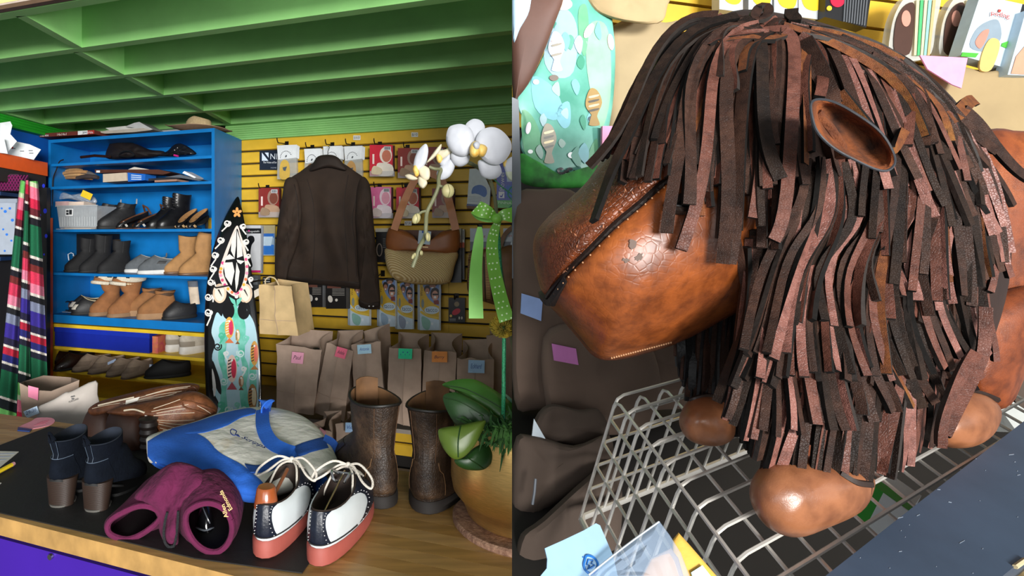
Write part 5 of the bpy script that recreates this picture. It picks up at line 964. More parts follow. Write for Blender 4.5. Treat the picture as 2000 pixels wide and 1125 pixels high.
# old brown work boots
wb_ = leatherm('worn_boot_leather', '1c130d', '37281c', '58422f', .5, 13, .35, 160); wl_ = mt('6a4a2c', .8, n=.3, s=20, b=.3)
for i, (x, y, yaw) in enumerate(((756, 994, math.radians(112)), (826, 1004, math.radians(66)))):
    s_ = Shoe('work_boot', ('left' if i == 0 else 'right')+' old worn brown leather work boot '+('with loose lace beside the saddle shoes' if i == 0 else 'beside the gold orchid pot'), 'boot', cpos(x, y, 0), yaw, .285, .132, .232 if i else .236, .026, .02, kind='boot', mats=(wb_, flat('1c1714', .75), wl_), shaft=.145, group='old brown work boots', lean=-.004)
    s_.panel('heel_counter', wb_, .04, .42, 140, 220, .002); s_.panel('back_stay', wb_, .4, 1.0, 168, 192, .0022); s_.panel('vamp', wb_, .05, .4, -70, 70, .0018)
    for u in (138, 222): s_.stitch([(.05+.04*k, u+(5 if k > 6 else 0)*(1 if u < 180 else -1)) for k in range(10)], flat('7a5c40'), .0009, .0024)
    for u in (150, 210): s_.stitch([(.42+.055*k, u) for k in range(11)], flat('5a4230'), .0009, .0024)
    rg = s_.r[-1]; m = M(); m.T = s_.T; m.tube(rg+[rg[0]], .0035, 6, False); m.build('top_binding', flat('15120f', .5), s_.t)
    m = M(); m.T = s_.T; r0 = s_.r[-1]; tq = [r0[k].lerp(V((.06, 0, r0[0].z)), .22) for k in (25, 27, 0, 1, 3)]
    m.sheet([[p-Z*.05 for p in tq], [p+Z*.0 for p in tq], [p+Z*.028 for p in tq]], (.004, 0, 0)); m.build('tongue', wl_, s_.t)
    for k in range(5):
        for sg in (1, -1): M().tube([s_.pt(.55+.09*k, sg*34, .001), s_.pt(.55+.09*k, sg*34, .004)], .004, 8).build('eyelet', flat('a08a60', .4, .7), s_.t)
    for k in range(5): M().tube([s_.pt(.55+.09*k, -34, .003), s_.pt(.57+.09*k, 0, .012), s_.pt(.55+.09*k, 34, .003)], .0024, 5).build('lace', flat('6a543a'), s_.t)
    if i == 0:
        m = M(); D = 1.32; m.tube(sm([P(718, 866, 1.36), P(704, 874, 1.33), P(711, 880, 1.34), P(712, 890, 1.33), P(696, 905, 1.33), P(686, 925, 1.33), P(690, 945, 1.33)], 6, False), .0022, 6); m.build('loose_lace', flat('5c4630'), s_.t)
# canvas tote
tp = pl3(P(470, 965, 1.22), P(292, 868, 1.42), P(545, 792, 1.66))
canv = mt('d6d3c8', .9, h2='b39a6a', s=5.5, b=.25, bs=40, p0=.62, p1=.45); canv = mt('dedbd2', .9, h2='b89a62', s=8, b=.5, bs=2.5, p0=.28, p1=.44, bd=.012); tb = mt('1f5fc0', .85, n=.1, s=14, b=.25, bs=14); tbd = mt('184a98', .85, n=.1, s=14, b=.25, bs=14)
tote = thing('canvas_tote', 'white canvas tote bag with blue base, straps and navy script lettering lying on the counter', 'bag', cpos(470, 960, .08))
to_ = sm([(286, 868), (290, 852), (330, 838), (385, 822), (430, 806), (482, 796), (520, 795), (552, 799), (590, 812), (622, 836), (645, 868), (660, 900), (662, 918), (640, 925), (610, 938), (570, 960), (530, 972), (494, 976), (460, 968), (410, 950), (350, 925), (306, 908), (290, 900)], 4)
fold = lambda x, y: .006*noise.noise((x*.045, y*.06, 9.0))+.012*math.sin((x-y*.7)*.028)+.008*noise.noise((x*.02, y*.03, 1.0))+.003*noise.noise((x*.07, y*.09, 4.0))
tl = Pil(tp, to_, (470, 880), .075, .05, p=3.2, disp=fold)
tl.mesh(m := M(), 14); m.build('canvas_body', canv, tote)
m = M(); tl.strip(m, [(288, 862), (330, 840), (372, 843), (402, 856), (430, 884), (470, 906), (494, 925), (515, 945), (518, 972)], [(288, 890), (306, 907), (350, 924), (380, 938), (410, 949), (435, 958), (455, 966), (480, 974), (505, 976)], 14, .006, .008); m.build('blue_base', tb, tote)
m = M(); tl.strip(m, [(330, 838), (385, 823), (430, 808), (482, 797), (500, 800)], [(366, 848), (400, 844), (440, 832), (470, 816), (498, 808)], 8, .006, .008); m.build('strap_band', tb, tote)
m = M(); tl.strip(m, [(478, 905), (505, 908), (530, 897), (552, 883), (590, 865), (632, 853)], [(490, 924), (525, 921), (552, 906), (578, 894), (610, 882), (642, 874)], 8, .006, .008); m.build('strap_band', tbd, tote)
for pts, w, free, mm in (([(513, 800), (513, 826), (519, 848), (532, 866), (552, 877), (575, 886)], .036, [(598, 908, 1.36), (622, 935, 1.33), (634, 958, 1.32)], tb), ([(632, 856), (648, 866)], .026, [(660, 890, 1.42), (666, 915, 1.40), (668, 938, 1.39)], tbd)):
    pp = sm([tl.pt(x, y, .014) for x, y in pts]+[P(*q) for q in free], 6, False); m = M(); m.ribbon(pp, (tp.n+V((-.15, -.25, 0))).normalized(), w, .004); m.build('strap', mm, tote)
a = tl.pt(513, 803, .014); pp = sm([a, P(511, 786, a.y-.01), P(518, 783, a.y), P(527, 790, a.y+.02), P(527, 803, a.y+.03)], 6, False); m = M(); m.ribbon(pp, (tp.n+V((-.5, -.3, 0))).normalized(), .034, .004); m.build('strap', tb, tote)
stn = flat('b08c4c', .9, alpha=.35)
for x, y, rx, ry in ((480, 838, 14, 20), (546, 825, 16, 12), (545, 850, 14, 8), (430, 862, 12, 8), (645, 882, 10, 10)):
    rings = [[tl.pt(x+(p[0]-x)*t, y+(p[1]-y)*t, .0012) for p in ell(x, y, rx, ry, 18)] for t in (1, .66, .33, .05)]
    m = M(); m.loft(rings, False, True); m.build('tea_stain', mt('c2a470', .9, n=.1), tote) if False else None
lp_ = Pl(tl.pt(490, 872, .002), tp.n)
nvy = flat('1c2f6a', .7)
lq = pl3(tl.pt(470, 858, .006), tl.pt(528, 884, .006), tl.pt(508, 862, .006))
text(tote, 'Scripps', lq, (470, 862), (516, 883), 14, nvy, off=.009, shear=.12, bold=.018)
m = M(); m.tube([lq.up(.008)(x, y) for x, y in sm([(466, 852), (460, 848), (462, 842), (453, 838), (450, 844), (456, 850), (464, 849), (468, 853)], 5, False)], .0013, 5); m.build('embroidered_emblem', nvy, tote)
m = M(); tl.line(m, [(660, 912), (640, 918), (610, 930), (575, 952)], .003, .001); m.build('opening_hem', canv, tote)
# maroon shoe bag: two open felt sacks
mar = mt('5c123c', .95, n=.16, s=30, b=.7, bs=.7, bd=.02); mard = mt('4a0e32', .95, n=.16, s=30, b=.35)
mb = thing('drawstring_bag', 'maroon felt drawstring shoe bag with gold lettering lying open at the counter edge', 'bag', cpos(340, 1080, MZ))
def sack(levels, nm, rim):
    n = 40; rings = []
    for cx, cy, rx, ry, rot, D in levels: rings.append([P(x, y, D) for x, y in ell(cx, cy, rx, ry, n, rot)])
    wr = lambda p, k: p+V((0, 0, .016*noise.noise(p*15)))+V((0, -.006*abs(math.sin(k*.9)), 0))
    rings = [[wr(p, 0) for p in r_] for r_ in rings]; c = [sum(r_, V((0, 0, 0)))/n for r_ in rings]
    m = M(); m.loft(rings, False, True); o = m.build(nm, mar, mb)
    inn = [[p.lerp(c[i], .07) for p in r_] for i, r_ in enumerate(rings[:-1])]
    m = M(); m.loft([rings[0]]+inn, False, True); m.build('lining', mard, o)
    m = M(); m.tube([p.lerp(c[0], .03) for p in rings[0]]+[rings[0][0].lerp(c[0], .03)], rim, 8, False); m.build('rim', mar, o); return o
sack([(408, 1028, 46, 54, -18, 1.095), (410, 1022, 56, 60, -14, 1.115), (408, 1000, 66, 72, 0, 1.17), (408, 978, 70, 62, 0, 1.25), (412, 950, 58, 40, 0, 1.36), (420, 935, 30, 16, 0, 1.44)], 'front_sack', .006)
sack([(262, 1022, 56, 28, -20, 1.15), (264, 1018, 64, 34, -20, 1.17), (290, 1000, 72, 44, -22, 1.21), (325, 975, 72, 56, -30, 1.27), (360, 945, 52, 48, -20, 1.36), (385, 930, 24, 22, 0, 1.43)], 'rear_sack', .006)
q = Pil(Pl(P(335, 990, 1.17), (-.1, -1, .5)), sm([(262, 972), (285, 945), (312, 918), (345, 902), (385, 912), (415, 936), (405, 962), (372, 978), (356, 1002), (350, 1040), (346, 1068), (325, 1064), (312, 1040), (306, 1008), (292, 992)], 4), (335, 975), .045, .05, p=3, disp=lambda x, y: .014*math.sin((x+y*.5)*.09)+.012*noise.noise((x*.03, y*.03, 0)))
q.mesh(m := M(), 12); m.build('felt_fold', mar, mb)
for pts, ds in (([(327, 1000), (322, 1020), (320, 1040), (322, 1058), (330, 1068), (340, 1066)], 1.115), ([(348, 998), (347, 1020), (345, 1040), (342, 1060), (338, 1068)], 1.11)):
    m = M(); m.tube(sm([P(x, y, ds) for x, y in pts], 5, False), .0028, 6); m.build('drawstring', mt('15171a', .8, n=.3, s=120, b=.6), mb)
tq = Pl(P(448, 985, 1.085), (.3, -.85, .5))
text(mb, 'Allen', tq.up(.004), (446, 1010), (438, 984), 8, flat('d8b878', .6), off=.001, bold=.015); text(mb, 'Edmonds', tq.up(.004), (454, 994), (434, 957), 8, flat('d8b878', .6), off=.001, bold=.015)
bs_ = Pil(Pl(P(400, 1030, 1.2), (0, -1, .3)), sm([(380, 1060), (384, 1020), (392, 992), (404, 984), (414, 996), (418, 1030), (416, 1062)], 5), (400, 1030), .035, .03, p=2.2); bs_.mesh(m := M()); bo = m.build('black_dress_shoe', mt('0d0d10', .15, n=.2, coat=.6, b=0), label='polished black dress shoe inside the maroon bag', cat='shoe')
m = M(); bs_.line(m, [(383, 1030), (400, 1036), (417, 1030)], .0018, .001); m.build('sole_edge', flat('6a7078', .3), bo); m = M(); bs_.line(m, [(396, 990), (402, 1005), (410, 1022)], .0016, .001); m.build('seam', flat('4a4e55', .3), bo)
# tall brown boots with white stitching, flopped over
tb_l = leatherm('stitched_boot_leather', '4a2814', '6e4024', '8a5632', .5, 10, .25, 200); tb_d = mt('3a2115', .6, n=.25, s=12, b=.3); wst = flat('d2c4ac', .6)
for i, (lab, foot_o, fc, sh_o, scn, D, heel) in enumerate((('rear tall brown boot with white stitched shaft flopped behind the other', [(158, 845), (165, 815), (178, 796), (196, 790), (215, 800), (222, 840), (215, 875), (170, 880)], (190, 838), [(172, 800), (195, 784), (245, 770), (300, 757), (350, 749), (384, 750), (389, 760), (372, 778), (330, 790), (270, 798), (215, 806), (182, 812)], (285, 780), 1.78, None),
    ('front tall brown boot with white stitched shaft flopped over beside the tote', [(205, 850), (210, 815), (225, 798), (250, 800), (275, 808), (282, 850), (276, 885), (212, 884)], (245, 845), [(208, 806), (230, 795), (275, 787), (320, 778), (370, 764), (400, 771), (420, 790), (424, 805), (405, 830), (365, 846), (320, 846), (290, 832), (262, 815), (235, 812)], (340, 808), 1.66, (292, 850)))):
    bt_ = thing('tall_boot', lab, 'boot', cpos(fc[0], fc[1]+45 if i == 0 else fc[1]+42), 'tall brown stitched boots')
    fo = Pil(Pl(P(fc[0], fc[1], D), (0, -1, .25)), sm(foot_o, 5), fc, .06, .06); fo.mesh(m := M()); m.build('foot', tb_d, bt_)
    sh = Pil(Pl(P(scn[0], scn[1], D), (.1, -1, .6)), sm(sh_o, 5), scn, .05, .05, p=2.6, disp=lambda x, y: .006*math.sin(x*.05+y*.1)); sh.mesh(m := M(), 11); so_ = m.build('shaft', tb_l, bt_)
    L = [[(240, 789), (285, 779), (340, 771)], [(262, 783), (310, 771), (355, 764)], [(270, 777), (320, 764), (368, 757)], [(250, 793), (300, 785), (350, 778)], [(180, 798), (205, 792), (235, 787)], [(268, 785), (305, 778), (345, 767)], [(285, 772), (330, 760), (372, 754)]] if i == 0 else [[(300, 812), (340, 808), (380, 806)], [(302, 820), (345, 822), (380, 820)], [(308, 828), (350, 836), (385, 830)], [(296, 804), (330, 797), (368, 790)], [(300, 798), (330, 788), (352, 780)], [(312, 836), (340, 842), (360, 842)], [(385, 792), (400, 800), (412, 808)], [(306, 807), (340, 801), (370, 797)], [(310, 824), (350, 829), (395, 824)], [(318, 840), (350, 843), (372, 840)]]
    for pts in L: m = M(); sh.line(m, pts, .0008, .0008); m.build('white_stitching', wst, so_)
    for pts in ([(192, 792), (230, 783), (262, 776)],) if i == 0 else ([(242, 802), (262, 800), (282, 806)],): m = M(); sh.line(m, pts, .003, .001); m.build('welt_seam', wst, so_)
    sh_pat = [(246, 782), (273, 775), (268, 783), (245, 790)] if i == 0 else [(275, 802), (292, 815), (300, 820), (283, 812)]
    m = M(); m.prism([sh.pt(*p, off=.002) for p in sh_pat], -sh.pl.n*.003); m.build('white_inlay', flat('e6e0d4', .6), so_)
    m = M(); pts = [(362, 768), (366, 760), (378, 756), (384, 764), (378, 772), (368, 776)] if i == 0 else [(356, 784), (375, 786), (400, 794), (420, 803), (415, 812), (395, 806), (362, 796)]
    m.tube([sh.pt(*p, off=.002) for p in sm(pts, 5)]+[sh.pt(*sm(pts, 5)[0], off=.002)], .003, 6, False); m.build('pull_loop', tb_l, so_)
    if heel:
        c = P(290, 878, 1.60); m = M(); m.lathe([(.001, 0)]+[(.02+.004*(k % 2)+.002*k/6, .01*k) for k in range(10)]+[(.001, .095)], c, 18); m.build('stacked_heel', flat('1d1512', .5), bt_)
# small things at the left of the counter
def cflat(name, label, cat, pts, c, z=.0015, th=.0012, r=.7):
    q = floorp(CTZ+z); return M().poly(q, pts, th).build(name, flat(c, r), label=label, cat=cat)
tk = cflat('pink_ticket', 'pink claim ticket with dark blue clip on the bare wood beside the mat', 'ticket', sm([(35, 835), (62, 822), (72, 816), (100, 816), (107, 823), (95, 831), (62, 838), (50, 840)], 3), 'ef9aac')
q = floorp(CTZ+.0035); M().poly(q, [(35, 834), (62, 838), (58, 842), (34, 840)], .003).build('blue_clip', flat('1f3a74', .4), tk)
for k in range(3): M().poly(floorp(CTZ+.0022), [(66+6*k, 830-3*k), (90+3*k, 826-3*k), (90+3*k, 826.8-3*k), (66+6*k, 830.8-3*k)], .0005).build('print_line', flat('c06478'), tk)
wp2 = cflat('white_note', 'white handwritten note sheet at the left edge of the mat', 'note', [(-40, 880), (37, 882), (0, 912), (-40, 930)], 'dcd6cc', MZ+.001)
for k in range(3): M().poly(floorp(CTZ+MZ+.0018), [(-10, 886+6*k), (28-8*k, 885+6*k), (28-8*k, 885.6+6*k), (-10, 886.8+6*k)], .0004).build('handwriting_line', flat('8a98b0'), wp2)
pn = thing('yellow_pencil', 'yellow pencil with pink eraser lying across the white note', 'pencil', cpos(10, 913, MZ))
def cp3(x, y, z): return floorp(CTZ+z)(x, y)
m = M(); m.tube([cp3(-30, 936, .011), cp3(23, 908, .011)], .0055, 6); m.build('barrel', flat('e8c828', .4), pn); m = M(); m.tube([cp3(23, 908, .011), cp3(27, 905.5, .011)], .0052, 10); m.build('eraser', flat('d89aa0', .7), pn)
cflat('paper_scrap', 'tiny scrap of white paper at the left edge of the mat below the pencil', 'paper', [(-5, 941), (3, 943), (-4, 948)], 'd8d4cc', MZ+.001)

# ------------------------------------------------------------------ orchid in the gold pot
gold = mt('d8b06a', .3, .8, n=.12, s=60, b=.05, st=(1, 1, 8))
D0 = 1.21; pc = V((P(1012, 900, D0).x, D0, CTZ))
tr = thing('cork_trivet', 'round cork trivet under the gold flower pot', 'trivet', pc)
m = M(); m.lathe([(.001, 0), (.135, 0), (.139, .004), (.139, .012), (.135, .016), (.001, .016)], pc, 48); m.build('cork_disc', mt('a5826a', .9, h2='6a4a3a', s=90, b=.5), tr)
pot = thing('orchid_pot', 'gold metal flower pot with white orchid, leaves, moss and green polka-dot ribbon', 'potted orchid', pc+Z*.0165)
m = M(); m.lathe([(.001, .0165), (.098, .0165), (.108, .024), (.112, .036), (.1215, .055), (.138, .075), (.1425, .10), (.142, .15), (.136, .20), (.131, .232), (.129, .2335), (.127, .23), (.128, .2), (.13, .18), (.001, .178)], pc, 64); m.build('pot', gold, pot)
m = M(); m.lathe([(.127, .185), (.11, .2), (.06, .21), (.001, .212)], pc, 30); m.build('soil', mt('231a12', .95, n=.4, s=60, b=.8), pot)
lf = mt('3c6a24', .38, h2='28501a', s=7, b=.08); lf2 = mt('5a7024', .4, h2='465c1c', s=7, b=.08); lf3 = mt('1c3a14', .45, n=.2)
def leaf(pts, c, D, nrm, m_, vein, bul=.012, seed=0):
    q = Pil(Pl(P(c[0], c[1], D), nrm), sm(pts, 5), c, bul, .0, p=2, disp=lambda x, y: .003*noise.noise((x*.03, y*.03, seed)))
    n = len(q.o); rs = [k/6 for k in range(1, 7)]; f_ = [[q.pt(*(q.c+(o-q.c)*r), r=r) for o in q.o] for r in rs]; b_ = [[p-q.pl.n*.002 for p in r_] for r_ in reversed(f_)]
    m = M(); m.loft([[q.pt(c[0], c[1], r=0)]*n]+f_+b_+[[q.pt(c[0], c[1], r=0)-q.pl.n*.002]*n], False, False); o = m.build('leaf', m_, pot)
    m = M(); q.line(m, vein, .0012, .0006); m.build('vein', lf3 if m_ != lf3 else lf, o); return o
leaf([(864, 752), (880, 744), (905, 740), (930, 742), (955, 755), (985, 775), (1010, 800), (1010, 830), (985, 825), (955, 805), (920, 782), (890, 763)], (945, 778), 1.20, (-.2, -1, .7), lf, [(868, 753), (910, 760), (960, 785), (1003, 812)])
leaf([(865, 776), (885, 766), (905, 770), (935, 785), (960, 805), (975, 820), (960, 842), (930, 830), (900, 832), (880, 815)], (915, 800), 1.16, (-.3, -1, .4), mt('2a5220', .4, h2='163312', s=7), [(868, 777), (900, 785), (945, 812)])
leaf([(882, 815), (890, 800), (905, 795), (915, 815), (912, 840), (895, 838)], (898, 818), 1.17, (-.5, -1, 0), lf3, [(890, 802), (900, 835)])
leaf([(856, 848), (862, 836), (900, 830), (945, 821), (946, 832), (938, 850), (925, 873), (905, 893), (885, 896), (866, 876)], (900, 858), 1.08, (-.2, -1, .45), lf2, [(900, 831), (895, 860), (895, 893)], .014)
leaf([(888, 898), (905, 893), (930, 872), (955, 866), (967, 880), (962, 900), (945, 917), (915, 918), (895, 910)], (930, 895), 1.10, (.1, -1, .4), mt('244a1a', .4, h2='1a3a14', s=7), [(910, 892), (930, 905), (944, 915)])
leaf([(918, 808), (935, 798), (965, 805), (985, 830), (975, 850), (950, 846), (935, 826)], (950, 824), 1.19, (.1, -1, .1), lf3, [(922, 808), (950, 815), (980, 840)])
leaf([(985, 770), (1000, 780), (1012, 800), (1012, 835), (998, 825), (985, 800)], (1000, 805), 1.22, (.2, -1, .4), mt('5f9a86', .35, h2='88bfae', s=9), [(988, 775), (1003, 820)])
# moss and fern hanging over the rim
rn = random.Random(3)
for nm, cnt, colr in (('moss', 420, '2f5a26'), ('fern', 320, '4f8436')):
    m = M()
    for k in range(cnt):
        a = PI+.55+rn.random()*1.2; r0 = .05+.085*rn.random(); p = pc+V((r0*math.cos(a), r0*math.sin(a), .205+.03*rn.random()))
        dn = rn.random(); L = .03+.045*rn.random()
        if nm == 'fern': r0 = .10+.035*rn.random(); a = PI+1.0+rn.random()*.9; p = pc+V((r0*math.cos(a), r0*math.sin(a), .225+.02*rn.random())); dn = .8; L = .03+.05*rn.random()*(1.5 if a > 4.5 else .5)
        out_ = V((math.cos(a), math.sin(a), 0)); w = V((rn.uniform(-.4, .4), rn.uniform(-.4, .4), 0))
        pts = [p+out_*L*.45*t*(1.2-t*.5)+w*L*t+Z*L*(.7*t-1.5*t*t*dn) for t in (0, .35, .7, 1)]
        m.ribbon(pts, out_+Z*.3, [.003, .006, .005, .001], .0005)
        if k % 2 == 0:
            for t in (.4, .7):
                b = pts[1 if t == .4 else 2]; m.ribbon([b, b+V((rn.uniform(-.012, .012), rn.uniform(-.01, .004), rn.uniform(-.012, .008)))], out_+Z*.3, [.004, .001], .0005)
    m.build(nm, mt(colr, .7, n=.4, s=40, b=0), pot, kind='stuff')
# stems
sg = mt('5c6040', .55, h2='7a7a5c', s=20, b=.05)
def stem(pts, r, nm='stem', m_=sg):
    m = M(); m.tube(sm([P(x, y, d) for x, y, d in pts], 6, False), r, 9); return m.build(nm, m_, pot)
stem([(978, 902, 1.2), (990, 880, 1.19), (1003, 845, 1.18), (1010, 780, 1.17), (1004, 700, 1.16), (990, 600, 1.15), (975, 500, 1.14), (970, 430, 1.13), (967, 390, 1.12), (956, 350, 1.1), (935, 328, 1.08), (905, 315, 1.06), (880, 322, 1.05), (864, 330, 1.04), (857, 345, 1.03), (856, 366, 1.02), (845, 392, 1.02), (834, 415, 1.02), (832, 440, 1.01), (830, 462, 1.01), (820, 482, 1.0), (812, 505, 1.0), (806, 522, 1.0)], .0037)
stem([(980, 880, 1.17), (983, 800, 1.16), (984, 720, 1.155), (984, 640, 1.15), (978, 540, 1.14), (972, 440, 1.125)], .0042, 'stake', mt('0d6a3c', .3, h2='49c088', s=400, b=.3))
stem([(864, 330, 1.04), (850, 330, 1.03), (838, 326, 1.03)], .003); stem([(857, 362, 1.02), (866, 366, 1.02), (873, 366, 1.02)], .003); stem([(834, 412, 1.02), (824, 414, 1.02), (816, 420, 1.02)], .0025)
m = M(); m.tube(sm([P(x, y, 1.1) for x, y in ((965, 350), (980, 365), (1000, 380), (1010, 395))], 5, False), .0015, 5); m.build('tie_wire', flat('1a6a4a', .4), pot); m = M(); m.tube(sm([P(x, y, 1.1) for x, y in ((975, 420), (995, 405), (1003, 395), (992, 380), (1000, 365), (1010, 372))], 5, False), .0013, 5); m.build('tie_wire', flat('1a6a4a', .4), pot)
bud = mt('9aa070', .5, h2='b9a878', s=14, b=.05)
for x, y, rx, ry, rot, D in ((875, 373, 12.5, 14, 0, 1.0), (813, 427, 8, 11, 25, 1.0), (836, 463, 5, 9, -5, .99), (808, 500, 3.5, 7, 30, .99), (823, 494, 3, 5, 0, .99)):
    q = Pil(Pl(P(x, y, D), (0, -1, 0)), ell(x, y, rx, ry, 20, rot), (x, y), rx*D/F*.9, rx*D/F*.9, p=2); q.mesh(m := M(), 6); o = m.build('bud', bud, pot); m = M(); q.line(m, [(x, y-ry*.9), (x+rx*.3, y), (x, y+ry*.9)], .0005, .0003); m.build('bud_seam', flat('6a6a44'), o)
# flowers
pw_ = mt('bcbfc6', .6, n=.03, s=30, b=.08); pcr = mt('c9bfa4', .6, n=.05, s=30, b=.08); yl = mt('d69a10', .5, h2='e8cf80', s=60, b=.1)
def petal(pts, c, D, nrm, m_, bul=.008, name='petal'):
    q = Pil(Pl(P(c[0], c[1], D), nrm), sm(pts, 5), c, bul, 0, p=2, disp=lambda x, y: .0015*noise.noise((x*.08, y*.08, D)))
    n = len(q.o); rs = [k/6 for k in range(1, 7)]; f_ = [[q.pt(*(q.c+(o-q.c)*r), r=r) for o in q.o] for r in rs]; b_ = [[p-q.pl.n*.0015 for p in r_] for r_ in reversed(f_)]
    m = M(); m.loft([[q.pt(c[0], c[1], r=0)]*n]+f_+b_+[[q.pt(c[0], c[1], r=0)-q.pl.n*.0015]*n], False, False); return m.build(name, m_, pot)
petal([(909, 247), (914, 238), (926, 232), (940, 236), (947, 248), (944, 268), (936, 285), (924, 282), (914, 266)], (929, 256), 1.03, (0, -1, .3), pw_)
petal([(880, 302), (890, 294), (910, 300), (918, 306), (912, 320), (897, 326), (884, 318)], (898, 309), 1.03, (-.2, -1, -.2), pw_)
petal([(934, 316), (950, 312), (972, 318), (980, 335), (972, 347), (955, 350), (940, 342)], (957, 331), 1.03, (.1, -1, -.3), pw_)
petal([(871, 272), (876, 250), (890, 243), (905, 243), (920, 252), (926, 272), (922, 292), (908, 305), (890, 302), (877, 290)], (898, 272), 1.02, (-.3, -1, .1), pw_, .012)
petal([(930, 272), (940, 255), (960, 248), (980, 255), (997, 275), (998, 295), (984, 316), (965, 322), (945, 312), (933, 295)], (965, 284), 1.018, (.3, -1, .1), pw_, .012)
petal([(918, 286), (925, 276), (934, 277), (938, 288), (935, 303), (925, 307), (918, 300)], (928, 291), 1.0, (0, -1, .2), yl, .012, 'lip'); petal([(934, 284), (944, 282), (952, 290), (946, 305), (936, 304)], (942, 293), 1.0, (.3, -1, 0), yl, .012, 'lip'); petal([(924, 282), (930, 276), (937, 280), (936, 290), (928, 292)], (930, 284), .992, (0, -1, 0), pw_, .008, 'column')
for pts, c, m_ in (([(820, 290), (832, 281), (836, 296), (830, 320), (816, 333), (808, 325), (811, 306)], (822, 307), pw_), ([(813, 320), (826, 322), (838, 330), (838, 348), (828, 352), (818, 340)], (827, 335), pcr), ([(818, 345), (830, 350), (834, 358), (826, 368), (817, 360)], (826, 357), pcr), ([(832, 318), (845, 300), (856, 286), (862, 282), (858, 296), (845, 310)], (846, 303), pcr), ([(791, 343), (800, 340), (815, 348), (808, 352), (797, 350)], (803, 346), pcr), ([(806, 330), (812, 322), (818, 338), (812, 345)], (812, 334), yl)):
    petal(pts, c, 1.0, (-.5, -1, .1), m_, .006)
for pts, c, m_ in (([(852, 296), (868, 292), (880, 288), (882, 298), (870, 308), (856, 312)], (866, 300), pcr), ([(856, 330), (868, 318), (884, 310), (888, 326), (878, 345), (862, 351), (853, 342)], (871, 330), pw_), ([(852, 300), (864, 304), (862, 318), (854, 316)], (858, 309), yl), ([(858, 318), (872, 304), (880, 300), (878, 314), (866, 326)], (869, 313), pw_)):
    petal(pts, c, 1.04, (-.2, -1, 0), m_, .006)
for pts, c, m_ in (([(986, 318), (1000, 306), (1012, 310), (1012, 335), (1000, 344), (988, 335)], (1002, 325), pw_), ([(988, 336), (1002, 330), (1012, 340), (1012, 352), (996, 352)], (1002, 342), mt('b9c0a8', .6)), ([(983, 318), (990, 312), (998, 318), (996, 330), (986, 328)], (990, 321), yl)):
    petal(pts, c, 1.05, (.2, -1, 0), m_, .006)
# polka-dot ribbon
rb = mt('6fae3a', .45, n=.06, s=30, b=.03); rb2 = mt('86d05c', .45, n=.06, s=30, b=.03)
def rib(pts, ds, w, m_, nm, dots=0, nrm=(0, -1, .1)):
    pp = sm([P(x, y, d) for (x, y), d in zip(pts, ds)], 7, False); ww = [wi for wi in sm([(x, 0) for x in w], 7, False)]; ww = [q[0] for q in ww]
    m = M(); m.ribbon(pp, V(nrm), ww, .0012); o = m.build(nm, m_, pot)
    for k in range(dots):
        i = 2+k*(len(pp)-4)//max(1, dots-1); i = min(i, len(pp)-2); p = pp[i]; t = (pp[i+1]-pp[i-1]).normalized(); b = t.cross(V(nrm)).normalized()
        for s_ in ((-.3, .05, .33) if k % 2 else (-.12, .2)): 
            c = p+b*ww[i]*s_+V(nrm).normalized()*.0008; m = M(); m.loft([[c+t*.0017*math.cos(a)+b*.0017*math.sin(a)+V(nrm)*h_ for a in [2*PI*j/8 for j in range(8)]] for h_ in (0, .0006)]); m.build('polka_dot', flat('d8f2c0'), o)
rib([(937, 443), (935, 470), (930, 520), (929, 570), (930, 622)], [1.09, 1.09, 1.085, 1.085, 1.08], [.008, .018, .023, .026, .028], rb2, 'ribbon_tail')
rib([(975, 428), (966, 450), (961, 480), (964, 520), (972, 560), (982, 600), (990, 626)], [1.08, 1.08, 1.075, 1.07, 1.07, 1.07, 1.07], [.01, .018, .022, .024, .026, .028, .03], rb, 'ribbon_tail', 16)
rib([(968, 425), (955, 416), (940, 410), (930, 405)], [1.07, 1.06, 1.06, 1.07], [.012, .024, .03, .03], rb, 'bow_loop', 6); rib([(930, 406), (940, 416), (955, 424), (968, 428)], [1.075, 1.085, 1.085, 1.08], [.03, .03, .022, .012], rb2, 'bow_loop')
rib([(972, 426), (985, 420), (1000, 420), (1012, 422)], [1.07, 1.065, 1.065, 1.07], [.012, .022, .028, .028], rb, 'bow_loop', 5)
m = M(); m.ball(P(970, 427, 1.065), .011, 10, (1, .8, .9)); m.build('bow_knot', rb, pot)
m = M(); rn = random.Random(9); c = P(982, 640, 1.14)
for k in range(420):
    d = V((rn.gauss(0, 1), rn.gauss(0, 1), rn.gauss(0, 1))).normalized(); b = c+V((d.x*.021, d.y*.02, d.z*.018)); m.ribbon([b*.5+c*.5, b, b+d*.006+V((0, 0, .003))], d.orthogonal(), [.003, .003, .001], .0008)
m.build('yellow_moss', mt('c0a02c', .9, h2='6a6a24', s=50, b=0), pot, kind='stuff')
# ================================================================== RIGHT VIEW
SIDE = -1
def front(D, n=(0, -1, 0), at=(1500, 560)): return Pl(P(at[0], at[1], D), n)
